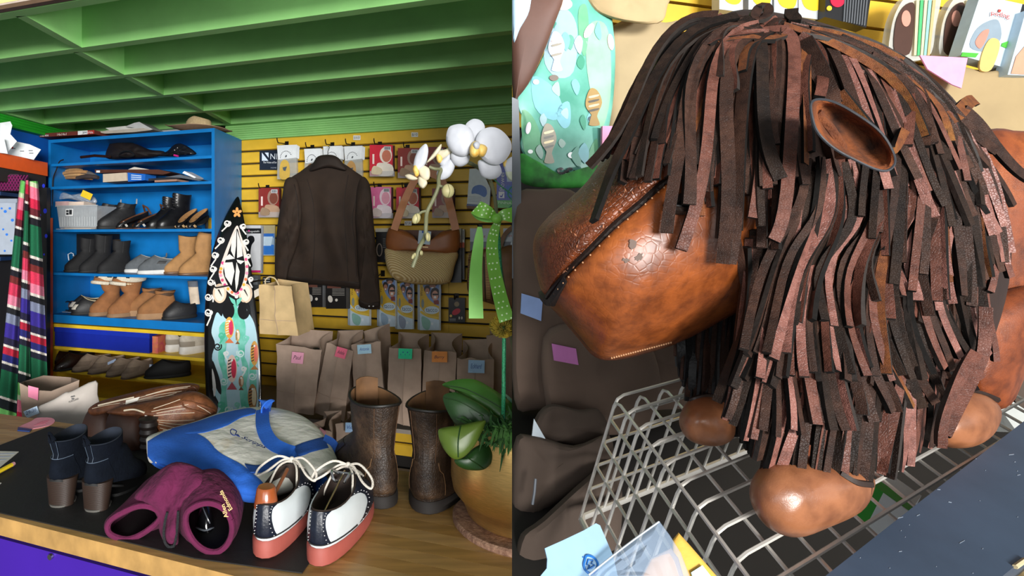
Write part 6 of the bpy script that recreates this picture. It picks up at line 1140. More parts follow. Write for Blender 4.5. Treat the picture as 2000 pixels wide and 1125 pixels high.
# slat wall behind the lion, hung a little out of level
w2 = thing('wall_right', None, None, P(1500, 300, 1.62), kind=S)
wp2_ = front(1.6, (.04, -1, 0))
M().poly(wp2_.up(-.02), [(995, -120), (2080, -120), (2080, 620), (995, 620)], .03).build('backing', dark, w2)
for k in range(7):
    y0 = -95+k*57; f_ = lambda x, y: (x, y+(x-1400)*.13)
    for xa, xb in ((1000, 1420), (1421, 2070)):
        M().poly(wp2_, [f_(xa, y0), f_(xb, y0), f_(xb, y0+51), f_(xa, y0+51)], .016).build('slat', yellow, w2, ang=25)
M().poly(front(1.72), [(990, 560), (2100, 560), (2100, 1500), (990, 1500)], .03).build('wall_right_lower', mt('1d1712', .8, n=.2, s=8), kind=S)
m = M(); m.prism([V((.273*y+x, y, 0)) for x, y in ((.004, 1.8), (.06, 1.8), (.06, 3.4), (.004, 3.4))], Z*2.44); m.build('wall_partition', mt('c9a53a', .6, n=.08, s=8), kind=S)
Gn = V((.1115, -.3155, .9425)); Gp = Pl(P(1540, 1050, .53), Gn)
fl_ = Pl(P(1540, 1050, .53)-Gn*.27, Gn)
m = M(); m.prism([fl_(x, y) for x, y in ((1000, 760), (2000, 640), (2250, 1300), (1000, 1300))], -Gn*.02); m.build('floor_right', mt('17130f', .8, n=.2, s=8), kind=S)
# second painted board in the background
b2 = thing('painted_board', 'teal painted board with fish standing blurred behind the lion at the left', 'surfboard', P(1110, 350, 1.4))
bp2 = front(1.38, (.2, -1, .1), (1110, 200)); ob = sm([(1094, -40), (1078, 60), (1045, 140), (1012, 185), (1013, 215), (1026, 240), (1016, 280), (1030, 310), (1080, 345), (1115, 354), (1150, 340), (1176, 300), (1196, 210), (1202, 110), (1196, 40), (1188, -40)], 4)
B2 = Pil(bp2, ob, (1110, 160), .012, .03, p=6); B2.mesh(m := M(), 8); m.build('deck', mt('6cb0a1', .4, h2='37826e', s=7, b=0, p0=.35, p1=.65), b2)
def lay(pil, pts, off, m_, name, par, bul=0, nr=4):
    c = sum((V(p[:2]) for p in pts), V((0, 0)))/len(pts); rs = [1]+[math.cos(PI/2*k/nr) for k in range(1, nr)]+[.03]
    rings = [[pil.pt(*(c+(V(p[:2])-c)*t), off=off+bul*math.sqrt(max(0, 1-t**3))) for p in pts] for t in rs]
    if bul: rings = [[pil.pt(*(c+(V(p[:2])-c)*1.0), off=-.004) for p in pts]]+rings
    m = M(); m.loft(rings, False, True); return m.build(name, m_, par, ang=70)
rn0 = random.Random(12); aq = flat('70aab6', .4); gr_ = mt('35845a', .5, h2='70a884', s=9, b=0); gr2 = mt('6fa07c', .5, h2='8fc0a0', s=12, b=0)
for pts, m_ in (([(1085, 30), (1110, 20), (1128, 60), (1120, 140), (1085, 150), (1062, 110)], flat('8aa4b0', .4)), ([(1150, 50), (1180, 45), (1192, 90), (1192, 190), (1175, 250), (1158, 200), (1145, 120)], gr2), ([(1020, 215), (1045, 235), (1062, 290), (1060, 335), (1030, 310), (1020, 270)], gr_), ([(1040, 150), (1080, 170), (1100, 215), (1080, 235), (1045, 210)], aq), ([(1095, 205), (1112, 200), (1114, 240), (1100, 250), (1085, 225)], aq), ([(1130, 20), (1145, 10), (1150, 60), (1142, 110), (1132, 80)], gr_), ([(1150, 300), (1165, 270), (1168, 300), (1155, 335)], gr_)):
    lay(B2, sm(pts, 4), .001, m_, 'painted_wave', b2)
for x, y, rx, ry, c, rot in ((1100, 8, 18, 12, 'e0b8a8', 0), (1032, 250, 5, 12, 'd8d4dc', 10), (1116, 303, 7, 6, 'f0f4f4', 0), (1036, 296, 5, 4, 'f0f4f4', 0), (1047, 160, 6, 5, 'f2f6f6', 0), (1150, 60, 7, 16, 'd8d0cc', 30), (1193, 82, 6, 16, 'e2a8b0', -8), (1157, 232, 8, 6, '3a4450', 0), (1082, 152, 9, 6, '6a6058', 0)):
    lay(B2, ell(x, y, rx, ry, 18, rot), .003, flat(c, .45), 'painted_fish', b2)
for x, y, w_, h_, c in ((1087, 95, 16, 34, ('b4c4de', 'd8aaa4', '8a8478')), (1160, 204, 16, 32, ('8f7440', 'c4a48c', '4a463e')), (1072, 275, 15, 34, ('9a9484', 'f0dfb4', '7a7a74'))):
    lay(B2, sm([(x-w_*.3, y-h_), (x+w_*.5, y-h_*.8), (x+w_, y-h_*.1), (x+w_*.4, y+h_*.7), (x+w_*.7, y+h_*1.25), (x-w_*.6, y+h_*1.25), (x-w_*.2, y+h_*.75), (x-w_, y+h_*.1), (x-w_*.8, y-h_*.6)], 4), .0034, flat(c[0], .45), 'painted_fish', b2)
    for k in range(4): lay(B2, sm([(x-w_*.6, y-h_*.5+k*h_*.28), (x+w_*.6, y-h_*.62+k*h_*.28), (x+w_*.5, y-h_*.5+k*h_*.28), (x-w_*.5, y-h_*.38+k*h_*.28)], 2), .0044, flat(c[1 + k % 2], .45), 'fish_stripe', b2)
for k in range(22):
    x, y = rn0.uniform(1035, 1185), rn0.uniform(10, 330); lay(B2, sm([(x-rn0.uniform(5, 14), y), (x, y-rn0.uniform(8, 22)), (x+rn0.uniform(4, 10), y+rn0.uniform(-6, 6)), (x+2, y+rn0.uniform(8, 24))], 3), .0012+.0001*k, flat(['94b2b8', '6ca8b0', '338268', '8ca89e', '549280'][k % 5], .45), 'painted_swirl', b2)
for x in (1096, 1114):
    m = M(); pts = [(x+9*math.cos(a)*(1-a/9), 333+7*math.sin(a)*(1-a/9)) for a in [k*.45 for k in range(14)]]; m.ribbon([B2.pt(*p, off=.003) for p in pts], bp2.n, .006, .002); m.build('black_scroll', flat('101418', .3), b2)
lay(B2, ell(1103, 349, 14, 12, 8), .004, flat('dfe6ea', .4), 'painted_flower', b2); lay(B2, ell(1102, 350, 4, 4, 8), .006, flat('e0602c', .4), 'flower_center', b2)
m = M(); m.tube([bp2.up(.008)(*p) for p in sm([(1030, 312), (1055, 332), (1085, 350), (1115, 358), (1150, 345)], 4, False)], .007, 6); m.build('black_edge', black, b2)
def blob(name, label, cat, pts, c, D, hf, hb, m_, n=(0, -1, 0), disp=None, p=3, group=None, par=None, nr=7):
    q = Pil(Pl(P(c[0], c[1], D), n), sm(pts, 4), c, hf, hb, p=p, disp=disp); q.mesh(m := M(), nr); return m.build(name, m_, par, label=label, cat=cat, group=group, ang=35), q
cr_ = lambda x, y: .014*noise.noise((x*.018, y*.018, 0))+.006*abs(noise.noise((x*.04, y*.04, 3)))
blob('green_cloth', 'green and black patterned cloth below the painted board', 'cloth', [(1016, 300), (1050, 315), (1110, 345), (1165, 320), (1160, 360), (1100, 368), (1030, 362), (1012, 340)], (1085, 345), 1.33, .02, .03, mt('3aa03a', .7, h2='123a16', s=22, b=.1))
blob('brown_leather_bag', 'blurred brown leather bag at the top left behind the painted board edge', 'bag', [(1002, -30), (1100, -30), (1078, 60), (1040, 150), (1012, 190), (1002, 195)], (1030, 60), 1.2, .03, .05, mt('523428', .6, n=.15, s=12))
blob('blue_white_cloth', 'pale blue white cloth at the top left corner over the brown bag', 'cloth', [(1002, -30), (1036, -30), (1034, 20), (1016, 55), (1002, 80)], (1012, 10), 1.12, .02, .03, mt('b4d2ec', .7, n=.05))
t = thing('grey_board', 'upright grey board edge at the left behind the lion nose', 'panel', P(1008, 545, 1.15)); q = front(1.12); M().poly(q, [(996, 188), (1013, 195), (1018, 370), (1017, 540), (996, 545)], .04).build('slab', mt('6d747a', .5, n=.06), t)
# tan bags and goods on the wall
kr3 = mt('a58f68', .8, n=.1, s=10, b=.15)
blob('tan_paper_bag', 'tan paper bag base hanging at the top left above the mane', 'bag', [(1150, -40), (1310, -40), (1304, 10), (1285, 46), (1200, 38), (1152, 12)], (1230, 0), 1.42, .02, .05, kr3, disp=cr_, p=9)
blob('tan_paper_bag', 'upright tan paper bag between painted board and mane', 'bag', [(1197, 50), (1300, 44), (1330, 60), (1320, 260), (1200, 280), (1190, 180)], (1250, 150), 1.5, .02, .05, mt('a08e6c', .8, n=.1, s=10, b=.15), disp=cr_)
blob('taupe_box', 'taupe box with pink side beside the bottom of the painted board', 'box', [(1148, 248), (1190, 246), (1185, 320), (1155, 335)], (1168, 290), 1.42, .02, .03, mt('a08a72', .8), p=6)
M().poly(front(1.36), [(1177, 246), (1200, 246), (1192, 290), (1176, 296)], .01).build('pink_note', flat('e88ab0'), label='pink note on the box left of the mane', cat='note')
ob_, rq = blob('tan_paper_bag', 'large pale tan paper bag standing right of the mane under the packages', 'bag', [(1790, 150), (1850, 125), (1930, 140), (2040, 135), (2040, 320), (1900, 300), (1800, 260)], (1910, 200), 1.42, .02, .06, kr3, disp=cr_, p=9)
M().poly(front(1.372, (.1, -1, .1), (1840, 140)), [(1797, 108), (1890, 113), (1878, 172), (1860, 165), (1812, 135)], .003).build('sticky_note', flat('f2a0c8', .7), label='large pink sticky note on the tan bag right of the mane', cat='note')
def pk2(name, label, pts, D, c, th=.03, r=.35, group=None, cat='package'):
    q = front(D, (.05, -1, .05), pts[0]); t = thing(name, label, cat, q(*pts[-1]), group); M().poly(q, pts, th).build('card', flat(c, r), t); return t, q
for i, x in enumerate((1405, 1462, 1512, 1560)):
    t, q = pk2('white_pack', ['leftmost', 'second from left', 'third from left', 'rightmost'][i]+' white pack with yellow band above the mane crown', [(x, -40), (x+46, -40), (x+46, 24+5*i), (x, 18+5*i)], 1.5, 'b9bec2', group='white packs above the mane')
    M().poly(q.up(.001), sm([(x+4, -40), (x+44, -40), (x+42, 2+4*i), (x+24, 8+4*i), (x+8, -6+4*i)], 4), .002).build('yellow_band', flat('ecc82c', .4), t)
t, q = pk2('black_pack', 'black ribbed pack with red oval and yellow dot above the mane', [(1614, -40), (1706, -40), (1692, 54), (1611, 33)], 1.48, '1d1d1f')
M().poly(q.up(.002), ell(1636, 0, 14, 14, 20), .002).build('red_oval', flat('c4183c', .4), t); M().poly(q.up(.003), ell(1620, 16, 5, 5, 14), .002).build('yellow_dot', flat('e8c030', .4), t)
for k in range(9): M().poly(q.up(.003), [(1652+5.5*k, -40), (1655+5.5*k, -40), (1650+5*k, 42+1*k), (1647+5*k, 42+1*k)], .003).build('rib', flat('55585c', .4), t)
for i, x in enumerate((1740, 1838)):
    t = thing('oval_pack', ['left', 'right'][i]+' clear rounded pack with photo of a brown-haired person and pale sticks', 'package', P(x+40, 110, 1.48), 'clear rounded packs with hair photo'); q = front(1.47, (.05, -1, .05), (x, 50))
    M().poly(q, sm([(x+2, 112), (x, 60), (x+14, 15), (x+40, -12), (x+96, -20), (x+88, 50), (x+72, 112)], 5), .02).build('clear_shell', flat('d6d8d2', .15, alpha=.6), t)
    M().poly(q.up(.003), sm([(x+8, 100), (x+10, 45), (x+26, 12), (x+46, 8), (x+44, 60), (x+36, 105)], 4), .004).build('photo', flat('4a3026', .4), t); M().poly(q.up(.0045), ell(x+30, 36, 9, 16, 16), .002).build('printed_face', flat('c98f7c', .4), t)
    for k, c in enumerate(('d8c8a0', '4fb070', 'd0c4a4', '8fc8b8', 'c9ae7c')): M().poly(q.up(.006), [(x+50+8*k, 0), (x+56+8*k, 0), (x+50+6.5*k, 108), (x+45+6.5*k, 108)], .006).build('stick', flat(c, .35), t)
t, q = pk2('insole_card', 'pale blue insole card with red lettering at the top right', [(1915, -10), (1997, 8), (1962, 132), (1876, 108)], 1.42, 'c4d4de')
M().poly(q.up(.001), sm([(1905, 60), (1928, 42), (1950, 40), (1955, 75), (1930, 100), (1895, 92)], 4), .002).build('printed_shade', flat('8a9aa6', .4), t); M().poly(q.up(.002), sm([(1905, 82), (1918, 62), (1932, 58), (1925, 80), (1914, 95)], 4), .002).build('printed_foot', flat('c98a78', .4), t)
M().poly(q.up(.003), sm([(1914, 135), (1920, 100), (1934, 76), (1950, 78), (1952, 96), (1936, 136)], 4), .004).build('insole', flat('d8b46c', .5), t); M().poly(q.up(.002), [(1880, 102), (1912, 104), (1906, 112), (1877, 110)], .002).build('green_strip', flat('4fb03c', .4), t); M().poly(q.up(.002), [(1958, 84), (1970, 80), (1966, 94), (1956, 90)], .002).build('green_spot', flat('4fb03c', .4), t)
text(t, 'pedag', q, (1932, 30), (1968, 37), 12, flat('b8463a'), off=.004); M().poly(q.up(.003), [(1951, 18), (1956, 19), (1954, 24), (1950, 23)], .002).build('red_mark', flat('b8463a'), t); M().poly(front(1.43, (.05, -1, .05), (1960, 60)), [(1997, 8), (2012, 10), (1985, 140), (1962, 132)], .03).build('dark_side', flat('23262a', .4), t)
t, q = pk2('insole_card', 'pale card with skin coloured print cut off at the right edge', [(2004, 20), (2060, 20), (2060, 150), (1968, 146)], 1.40, 'b9d0e0'); M().poly(q.up(.002), [(1985, 110), (2010, 80), (2040, 90), (2040, 148), (1975, 144)], .002).build('printed_skin', flat('c9987c', .5), t)
# kraft bags behind and below the nose
kraft_shaded = mt('665448', .9, n=.12, s=9, b=.2); kraft_shaded2 = mt('4a3d34', .9, n=.14, s=9, b=.2)  # same kraft with shade put into its base colour
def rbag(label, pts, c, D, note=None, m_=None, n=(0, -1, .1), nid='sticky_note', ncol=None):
    o, q = blob('paper_bag', label, 'bag', pts, c, D, .03, .07, m_ or kraft_shaded, n=n, disp=cr_, p=9, group='kraft bags behind the wire basket')
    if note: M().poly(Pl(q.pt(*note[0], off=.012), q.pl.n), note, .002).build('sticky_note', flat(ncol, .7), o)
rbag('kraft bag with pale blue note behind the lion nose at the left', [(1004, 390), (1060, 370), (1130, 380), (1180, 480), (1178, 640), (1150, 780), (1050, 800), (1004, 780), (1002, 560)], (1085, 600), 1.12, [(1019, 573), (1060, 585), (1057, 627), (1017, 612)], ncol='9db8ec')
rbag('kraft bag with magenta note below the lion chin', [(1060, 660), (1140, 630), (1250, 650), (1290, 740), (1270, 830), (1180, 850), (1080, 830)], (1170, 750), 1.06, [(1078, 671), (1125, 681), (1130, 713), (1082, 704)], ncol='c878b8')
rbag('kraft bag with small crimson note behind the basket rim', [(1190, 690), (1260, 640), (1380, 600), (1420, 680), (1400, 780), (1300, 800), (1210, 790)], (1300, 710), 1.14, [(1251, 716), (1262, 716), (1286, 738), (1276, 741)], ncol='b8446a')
rbag('crumpled open kraft bag left of the basket', [(1040, 830), (1070, 790), (1130, 800), (1170, 800), (1190, 850), (1150, 880), (1100, 870), (1050, 880)], (1110, 835), .98, m_=kraft_shaded2)
rbag('kraft bag with upright pale note at the far left below the nose', [(1003, 870), (1040, 850), (1120, 870), (1190, 850), (1185, 930), (1060, 1000), (1003, 1060)], (1080, 920), .92, [(1043, 818), (1066, 858), (1064, 898), (1037, 868)], ncol='b4c0c8', m_=kraft_shaded2)
rbag('large shade-darkened kraft bag flap at the lower left beside the basket', [(1010, 1060), (1060, 1010), (1190, 900), (1215, 960), (1210, 1060), (1190, 1180), (1010, 1200)], (1110, 1080), .84, m_=kraft_shaded2, n=(.2, -1, .3))
rbag('shade-darkened kraft bag at the right behind the lion leg', [(1960, 640), (2040, 600), (2060, 780), (1990, 800), (1965, 740)], (2005, 710), 1.05, m_=kraft_shaded2)
M().poly(front(.95, (.2, -1, .3), (1980, 810)), [(1955, 800), (1972, 780), (2010, 805), (2000, 845), (1985, 842)], .05).build('grey_carton', mt('a9aca8', .6, n=.05), label='pale grey ribbed carton behind the right lion foot', cat='box')
m = M(); m.tube([P(1040, 985, .84), P(1044, 960, .84), P(1046, 935, .845)], .002, 6); m.build('bag_cord', flat('5a6068'), label='thin grey cord hanging on the shade-darkened bag flap at the lower left', cat='cord')
# ------------------------------------------------------------------ wire basket
bas = thing('wire_basket', 'white wire grid basket carrying the leather lion', 'basket', P(1500, 1000, .62)-Gn*.2)
uu = V((.0085, -1, -.336)).normalized(); vv = V((1.909, 1, .109)).normalized(); c0 = Gp(1205, 775); su, sv = .0303, .048; dn = -Gn
wm = mt('d6d2ca', .35, .3, n=.05, s=60, b=0); rw_ = .0021
for j in range(0, 17):
    a = c0+uu*su*j; m = M(); m.tube([a+dn*.2, a+dn*.014, a+dn*.004+vv*.003, a+vv*.013, a+vv*.8], rw_, 6); m.build('wire', wm, bas)
for k in range(0, 17):
    a = c0+vv*sv*k-Gn*rw_*2; m = M(); m.tube([a+dn*.2, a+dn*.014, a+dn*.004+uu*.003, a+uu*.013, a+uu*.5], rw_, 6); m.build('wire', wm, bas)
for h in (.034, .072, .11, .15):
    a = c0+dn*h; m = M(); m.tube([a+uu*.5, a+uu*.004, a+vv*.004, a+vv*.8], rw_, 6); m.build('wire', wm, bas)
a = c0+dn*.2; m = M(); m.tube([a+uu*.5, a+uu*.006, a+vv*.006, a+vv*.8], .0045, 8); m.build('bottom_rim', wm, bas)
t = thing('green_carton', 'small white carton with green band inside the basket near the black counter', 'box', Gp(1745, 965)-Gn*.06)
q = Gp.up(-.04); M().poly(q, [(1702, 945), (1728, 918), (1800, 968), (1776, 1000)], .05).build('carton', flat('d4d8da', .5), t); M().poly(q.up(.0006), [(1702, 945), (1712, 935), (1788, 985), (1778, 998)], .0512).build('green_band', flat('2f9a2a', .5), t)
# black counter at the lower right
bc = thing('black_counter', 'black painted counter edge with scuffs at the lower right of the lion', 'counter', P(1900, 1120, .45))
cq_ = Pl(P(1612, 1125, .47), Gn); cpts = [(1540, 1180), (1612, 1125), (1790, 985), (1975, 842), (2080, 760), (2080, 1030), (2004, 1088), (1962, 1122), (1890, 1180)]
M().poly(cq_, cpts, .03).build('top', mt('3a4a5e', .42, n=.12, s=14, b=.06), bc)
rn = random.Random(5)
for k in range(34):
    x, y = rn.uniform(1680, 2000), rn.uniform(880, 1120)
    if (x-1612)*(-.787)+(1125-y) > 0 or (x-1962)*(-.8)-(y-1122) < 0: continue
    L = rn.choice((1.2, 1.5, 2, 6, 10)); d = V((1, rn.uniform(-.6, .8)))*L; e = V((-d.y, d.x)).normalized()*.5; z = V((x, y)); M().poly(cq_.up(.0003), [z-d/2-e, z+d/2-e, z+d/2+e, z-d/2+e], .0004).build('scuff', flat('8f9aa8', .6), bc)
M().poly(cq_.up(-.031), [(1930, 1180), (1985, 1125), (2080, 1050), (2080, 1180)], .03).build('wood_edge', mt('b39a6a', .6, n=.1), bc)
m = M(); m.tube([cq_(1982, 1108)+Gn*.0005, cq_(2002, 1094)+Gn*.0005], .002, 6); m.build('worn_edge', flat('c9b890', .7), bc)
# papers in front of the basket
pp_ = front(.43, (.1, -1, .75), (1150, 1080))
t = thing('white_card', 'torn white card with blue leaf and bolt emblem leaning on the basket', 'card', pp_(1140, 1140))
M().poly(pp_, [(1064, 1071), (1100, 1055), (1140, 1036), (1164, 1022), (1172, 1026), (1197, 1084), (1215, 1160), (1030, 1160), (1058, 1122), (1068, 1110), (1069, 1092)], .0012).build('card', flat('8fb2cc', .7), t)
m = M(); m.tube([pp_.up(.0006)(*p) for p in sm([(1146, 1085), (1160, 1089), (1168, 1102), (1164, 1115), (1154, 1121), (1144, 1114), (1140, 1104), (1142, 1094)], 4)]+[pp_.up(.0006)(1146, 1085)], .0009, 6, False); m.build('leaf_outline', flat('1c68b4', .5), t)
m = M(); m.tube([pp_.up(.0006)(*p) for p in ((1149, 1093), (1158, 1095), (1155, 1101), (1162, 1104), (1155, 1109), (1148, 1112), (1152, 1105), (1146, 1103), (1149, 1093))], .0006, 5); m.build('bolt_mark', flat('1c68b4', .5), t); M().poly(pp_.up(.0004), ell(1139, 1088, 1.6, 1.6, 8), .0008).build('print_dot', flat('1c68b4'), t)
pe = thing('padded_envelope', 'yellow padded envelope corner behind the clear plastic bag', 'envelope', P(1370, 1140, .45)); q = front(.45, (0, -1, .8), (1360, 1100))
qq = Pil(q, [(1313, 1055), (1325, 1040), (1345, 1062), (1400, 1125), (1420, 1160), (1310, 1160)], (1350, 1110), .004, .003, p=6); qq.mesh(m := M()); m.build('envelope', mt('e2b24c', .7, n=.1, s=30, b=.2), pe)
M().poly(q.up(.006), [(1350, 1118), (1372, 1104), (1396, 1135), (1360, 1150)], .001).build('blue_label', flat('b8dcf2'), pe)
pb = thing('clear_plastic_bag', 'crinkled clear plastic bag between white card and yellow envelope', 'bag', P(1240, 1140, .43)); q = front(.425, (0, -1, .7), (1240, 1080))
qq = Pil(q, [(1120, 1160), (1150, 1122), (1200, 1082), (1245, 1048), (1288, 1018), (1308, 1045), (1330, 1080), (1360, 1160)], (1240, 1110), .006, .003, p=4, disp=lambda x, y: .004*noise.noise((x*.05, y*.05, 0))+.002*math.sin(x*.3+y*.2)); qq.mesh(m := M(), 12); m.build('film', flat('a9bed6', .1, alpha=.3), pb, ang=20)
m = M(); qq.line(m, [(1150, 1123), (1200, 1083), (1245, 1049), (1287, 1019)], .0007, .0008); m.build('sealed_edge', flat('dfe8f2', .2), pb)
qi = Pil(q.up(-.004), [(1250, 1130), (1270, 1090), (1310, 1070), (1325, 1090), (1345, 1160), (1250, 1160)], (1300, 1115), .003, .002); qi.mesh(m := M()); m.build('beige_contents', flat('d4b8a4', .6), pb)

# ------------------------------------------------------------------ leather lion
lion = thing('leather_lion', 'brown leather lion footstool with thick leather strip mane standing on the wire basket', 'lion figure', Gp(1540, 1000))
L_ch = leatherm('cheek_leather', '5a2c14', '8f4a1e', 'b4642a', .36, 9, .10, 120); L_up = leatherm('nose_leather', '4a2412', '7a3c1a', 'a0562a', .42, 11, .55, 210); L_bd = leatherm('body_leather', '5a2a14', '86421e', 'a85a26', .4, 8, .14, 300)
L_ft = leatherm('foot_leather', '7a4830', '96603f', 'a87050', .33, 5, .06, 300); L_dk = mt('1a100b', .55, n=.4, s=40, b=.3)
head = Pil(front(.68, (-.12, -1, .08), (1290, 450)), sm([(1041, 492), (1047, 455), (1072, 422), (1112, 388), (1150, 350), (1185, 295), (1215, 235), (1265, 170), (1350, 125), (1470, 140), (1560, 230), (1580, 380), (1530, 500), (1465, 592), (1400, 632), (1320, 672), (1250, 694), (1195, 704), (1160, 696), (1128, 660), (1092, 618), (1066, 588), (1050, 545)], 5), (1290, 450), .125, .12, p=2.6)
head.mesh(m := M(), 16); m.build('head', L_up, lion, ang=80)
seam = [(1066, 584), (1082, 562), (1110, 530), (1150, 490), (1200, 440), (1250, 398), (1285, 366), (1312, 345)]
ck = sm([(1070, 592), (1086, 566), (1112, 536), (1152, 496), (1202, 446), (1252, 404), (1288, 372), (1318, 352), (1400, 350), (1500, 380), (1540, 450), (1520, 515), (1463, 590), (1400, 630), (1320, 670), (1250, 691), (1196, 700), (1163, 692), (1132, 656), (1098, 618)], 4)
lay(head, ck, .002, L_ch, 'cheek', lion, .012, 9)
up_ = sm([(1050, 545), (1046, 500), (1052, 455), (1080, 422), (1140, 370), (1190, 300), (1240, 240), (1330, 250), (1320, 330), (1282, 358), (1246, 390), (1196, 432), (1146, 482), (1106, 522), (1078, 552), (1064, 574)], 4)
lay(head, up_, .002, L_up, 'nose_top', lion, .010, 9)
m = M(); head.line(m, [(1064, 588), *seam[1:]], .0034, -.001); m.build('mouth_seam', L_dk, lion)
m = M(); head.line(m, [(1060, 575), (1075, 590), (1090, 575), (1110, 545)], .006, .001); m.build('mouth_corner', L_dk, lion)
m = M()
for k in range(26):
    t = k/25; a = V((1195, 702)).lerp(V((1310, 672)), t); a.y += -6*math.sin(t*PI)*0; m.ball(head.pt(a.x, a.y-3, .006), .0014, 5)
m.build('stitching', flat('a87a54', .6), lion); m = M()
for k in range(20):
    t = k/19; i = t*(len(seam)-1); j = min(int(i), len(seam)-2); a = V(seam[j]).lerp(V(seam[j+1]), i-j); m.ball(head.pt(a.x+5, a.y+6, .008), .0011, 5)
m.build('stitching', flat('a87a54', .6), lion)
m = M(); rw = random.Random(4)
for k in range(110):
    x, y = rw.uniform(1060, 1260), rw.uniform(330, 560)
    if (x-1066)*.98+(y-584)*1.0 > -8 or head.r(x, y) > .93: continue
    L = rw.uniform(1.5, 5); a = rw.uniform(.5, 2.4); d = V((math.cos(a), math.sin(a)))*L; e = V((-d.y, d.x))*.4
    m.prism([head.pt(*(V((x, y))+q), off=.0125) for q in (-d, e, d, -e*.6)], -head.pl.n*.002)
m.build('worn_flakes', flat('b97a58', .6), lion, kind='stuff')
for x, y, rx, ry, rot in ((1236, 478, 12, 14, 20), (1248, 502, 13, 9, -30), (1222, 508, 9, 6, 10)): lay(head, [(px+2*math.sin(px*1.7), py+2*math.sin(py*2.1)) for px, py in ell(x, y, rx*.7, ry*.7, 14, rot)], .0142, flat('6b5a51', .8), 'bare_patch', lion)
e_ = lay(head, sm([(1302, 402), (1330, 385), (1360, 362), (1388, 350), (1388, 380), (1362, 400), (1330, 412)], 4), .012, flat('0d0a09', .25), 'eye', lion, .006, 6)
for pts in ([(1300, 405), (1330, 385), (1362, 362), (1390, 348)], [(1302, 404), (1332, 412), (1362, 400), (1388, 380)], [(1318, 390), (1345, 378), (1380, 372)]):
    m = M(); head.line(m, pts, .004, .016); m.build('eyelid', mt('1c120d', .35, n=.3, s=50, b=.3), lion)
mane_o = sm([(1290, 220), (1310, 130), (1360, 70), (1430, 22), (1520, 25), (1640, 55), (1760, 105), (1860, 190), (1925, 290), (1965, 400), (1975, 520), (1945, 650), (1890, 750), (1820, 830), (1700, 890), (1560, 880), (1450, 800), (1420, 700), (1420, 560), (1370, 400), (1310, 300)], 4)
neck = Pil(front(.72, (-.05, -1, .12), (1620, 420)), mane_o, (1610, 430), .155, .15, p=2.3); neck.mesh(m := M(), 12); m.build('neck', mt('2a170e', .6, n=.4, s=20, b=.3), lion)
drape = Pil(front(.705, (-.05, -1, .12), (1600, 430)), sm([(1100, 330), (1180, 130), (1320, 20), (1500, -20), (1700, 20), (1880, 120), (2000, 300), (2050, 520), (2010, 760), (1880, 920), (1660, 1020), (1480, 960), (1360, 820), (1330, 640), (1180, 520)], 4), (1600, 450), .165, .1, p=2.4)
bd_, bq = blob('body', None, None, [(1870, 280), (1920, 255), (1980, 255), (2080, 300), (2080, 640), (2000, 690), (1930, 660), (1890, 500)], (1980, 460), .80, .07, .12, L_bd, par=lion)
blob('leg', None, None, [(1890, 600), (1950, 570), (2040, 560), (2040, 660), (2005, 730), (1975, 790), (1930, 800), (1890, 770), (1885, 690)], (1950, 690), .76, .06, .06, L_bd, par=lion)
def foot_(pts, c, bottom, cuff):
    D = Gp(*bottom).y-.012; o, q = blob('foot', None, None, pts, c, D, .042, .05, L_ft, n=(-.05, -1, .35), par=lion, p=2.3, disp=lambda x, y: .0025*noise.noise((x*.03, y*.03, 5)))
    m = M(); q.line(m, cuff, .0035, -.002); m.build('foot_cuff', mt('2a1a12', .5, n=.3), lion); return q
foot_([(1463, 962), (1474, 926), (1505, 900), (1580, 890), (1650, 905), (1704, 930), (1706, 962), (1682, 1000), (1620, 1030), (1560, 1050), (1508, 1036), (1476, 1002)], (1575, 970), (1545, 1050), [(1640, 925), (1670, 942), (1700, 946)])
foot_([(1815, 848), (1824, 802), (1858, 770), (1905, 765), (1945, 785), (1957, 812), (1940, 850), (1900, 873), (1848, 873)], (1885, 822), (1875, 873), [(1890, 764), (1920, 770), (1950, 782)])
foot_([(1326, 822), (1338, 790), (1365, 772), (1400, 775), (1432, 800), (1437, 848), (1410, 870), (1365, 868), (1338, 852)], (1382, 822), (1385, 872), [(1350, 782), (1380, 774), (1410, 780)])
blob('leg', None, None, [(1500, 780), (1680, 780), (1700, 940), (1640, 950), (1560, 930), (1500, 900)], (1600, 860), .63, .04, .05, L_bd, par=lion)
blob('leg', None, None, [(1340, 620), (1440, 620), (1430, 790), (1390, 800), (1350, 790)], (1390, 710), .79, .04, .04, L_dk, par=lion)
# ear: leather shell outside, rough suede hollow inside
ear_o = sm([(1585, 202), (1605, 195), (1640, 205), (1690, 235), (1722, 262), (1742, 295), (1746, 318), (1734, 332), (1710, 330), (1670, 312), (1630, 290), (1600, 262), (1588, 235)], 5); ec = V((1665, 270)); eD = .505
en = V((.1, -1, .25)).normalized(); epl = Pl(P(ec.x, ec.y, eD), en); n_e = len(ear_o)
def ering(t, dz): return [(lambda q: q+(V((0, 0, CZ))-q).normalized()*dz)(epl(*(ec+(V(p[:2])-ec)*t))) for p in ear_o]
et = thing('ear', None, None, epl(*ec)); et.parent = lion; et.location = epl(*ec)-lion.location
m = M(); m.loft([ering(.3, -.035), ering(.8, -.028), ering(1.0, -.004), ering(1.03, .004), ering(1.0, .009)], True, False); m.build('ear_shell', mt('241811', .4, n=.3, s=30, b=.2), et)
m = M(); m.loft([ering(1.0, .009), ering(.93, .006), ering(.82, -.008), ering(.5, -.022), ering(.05, -.026)], False, True); m.build('ear_hollow', mt('8e4a1c', .95, h2='2a150b', s=34, b=.9, bd=.006), et)
m = M(); m.tube([p for p in ering(1.01, .008)]+[ering(1.01, .008)[0]], .0012, 6, False); m.build('ear_rim', mt('33353a', .4, n=.2), et)
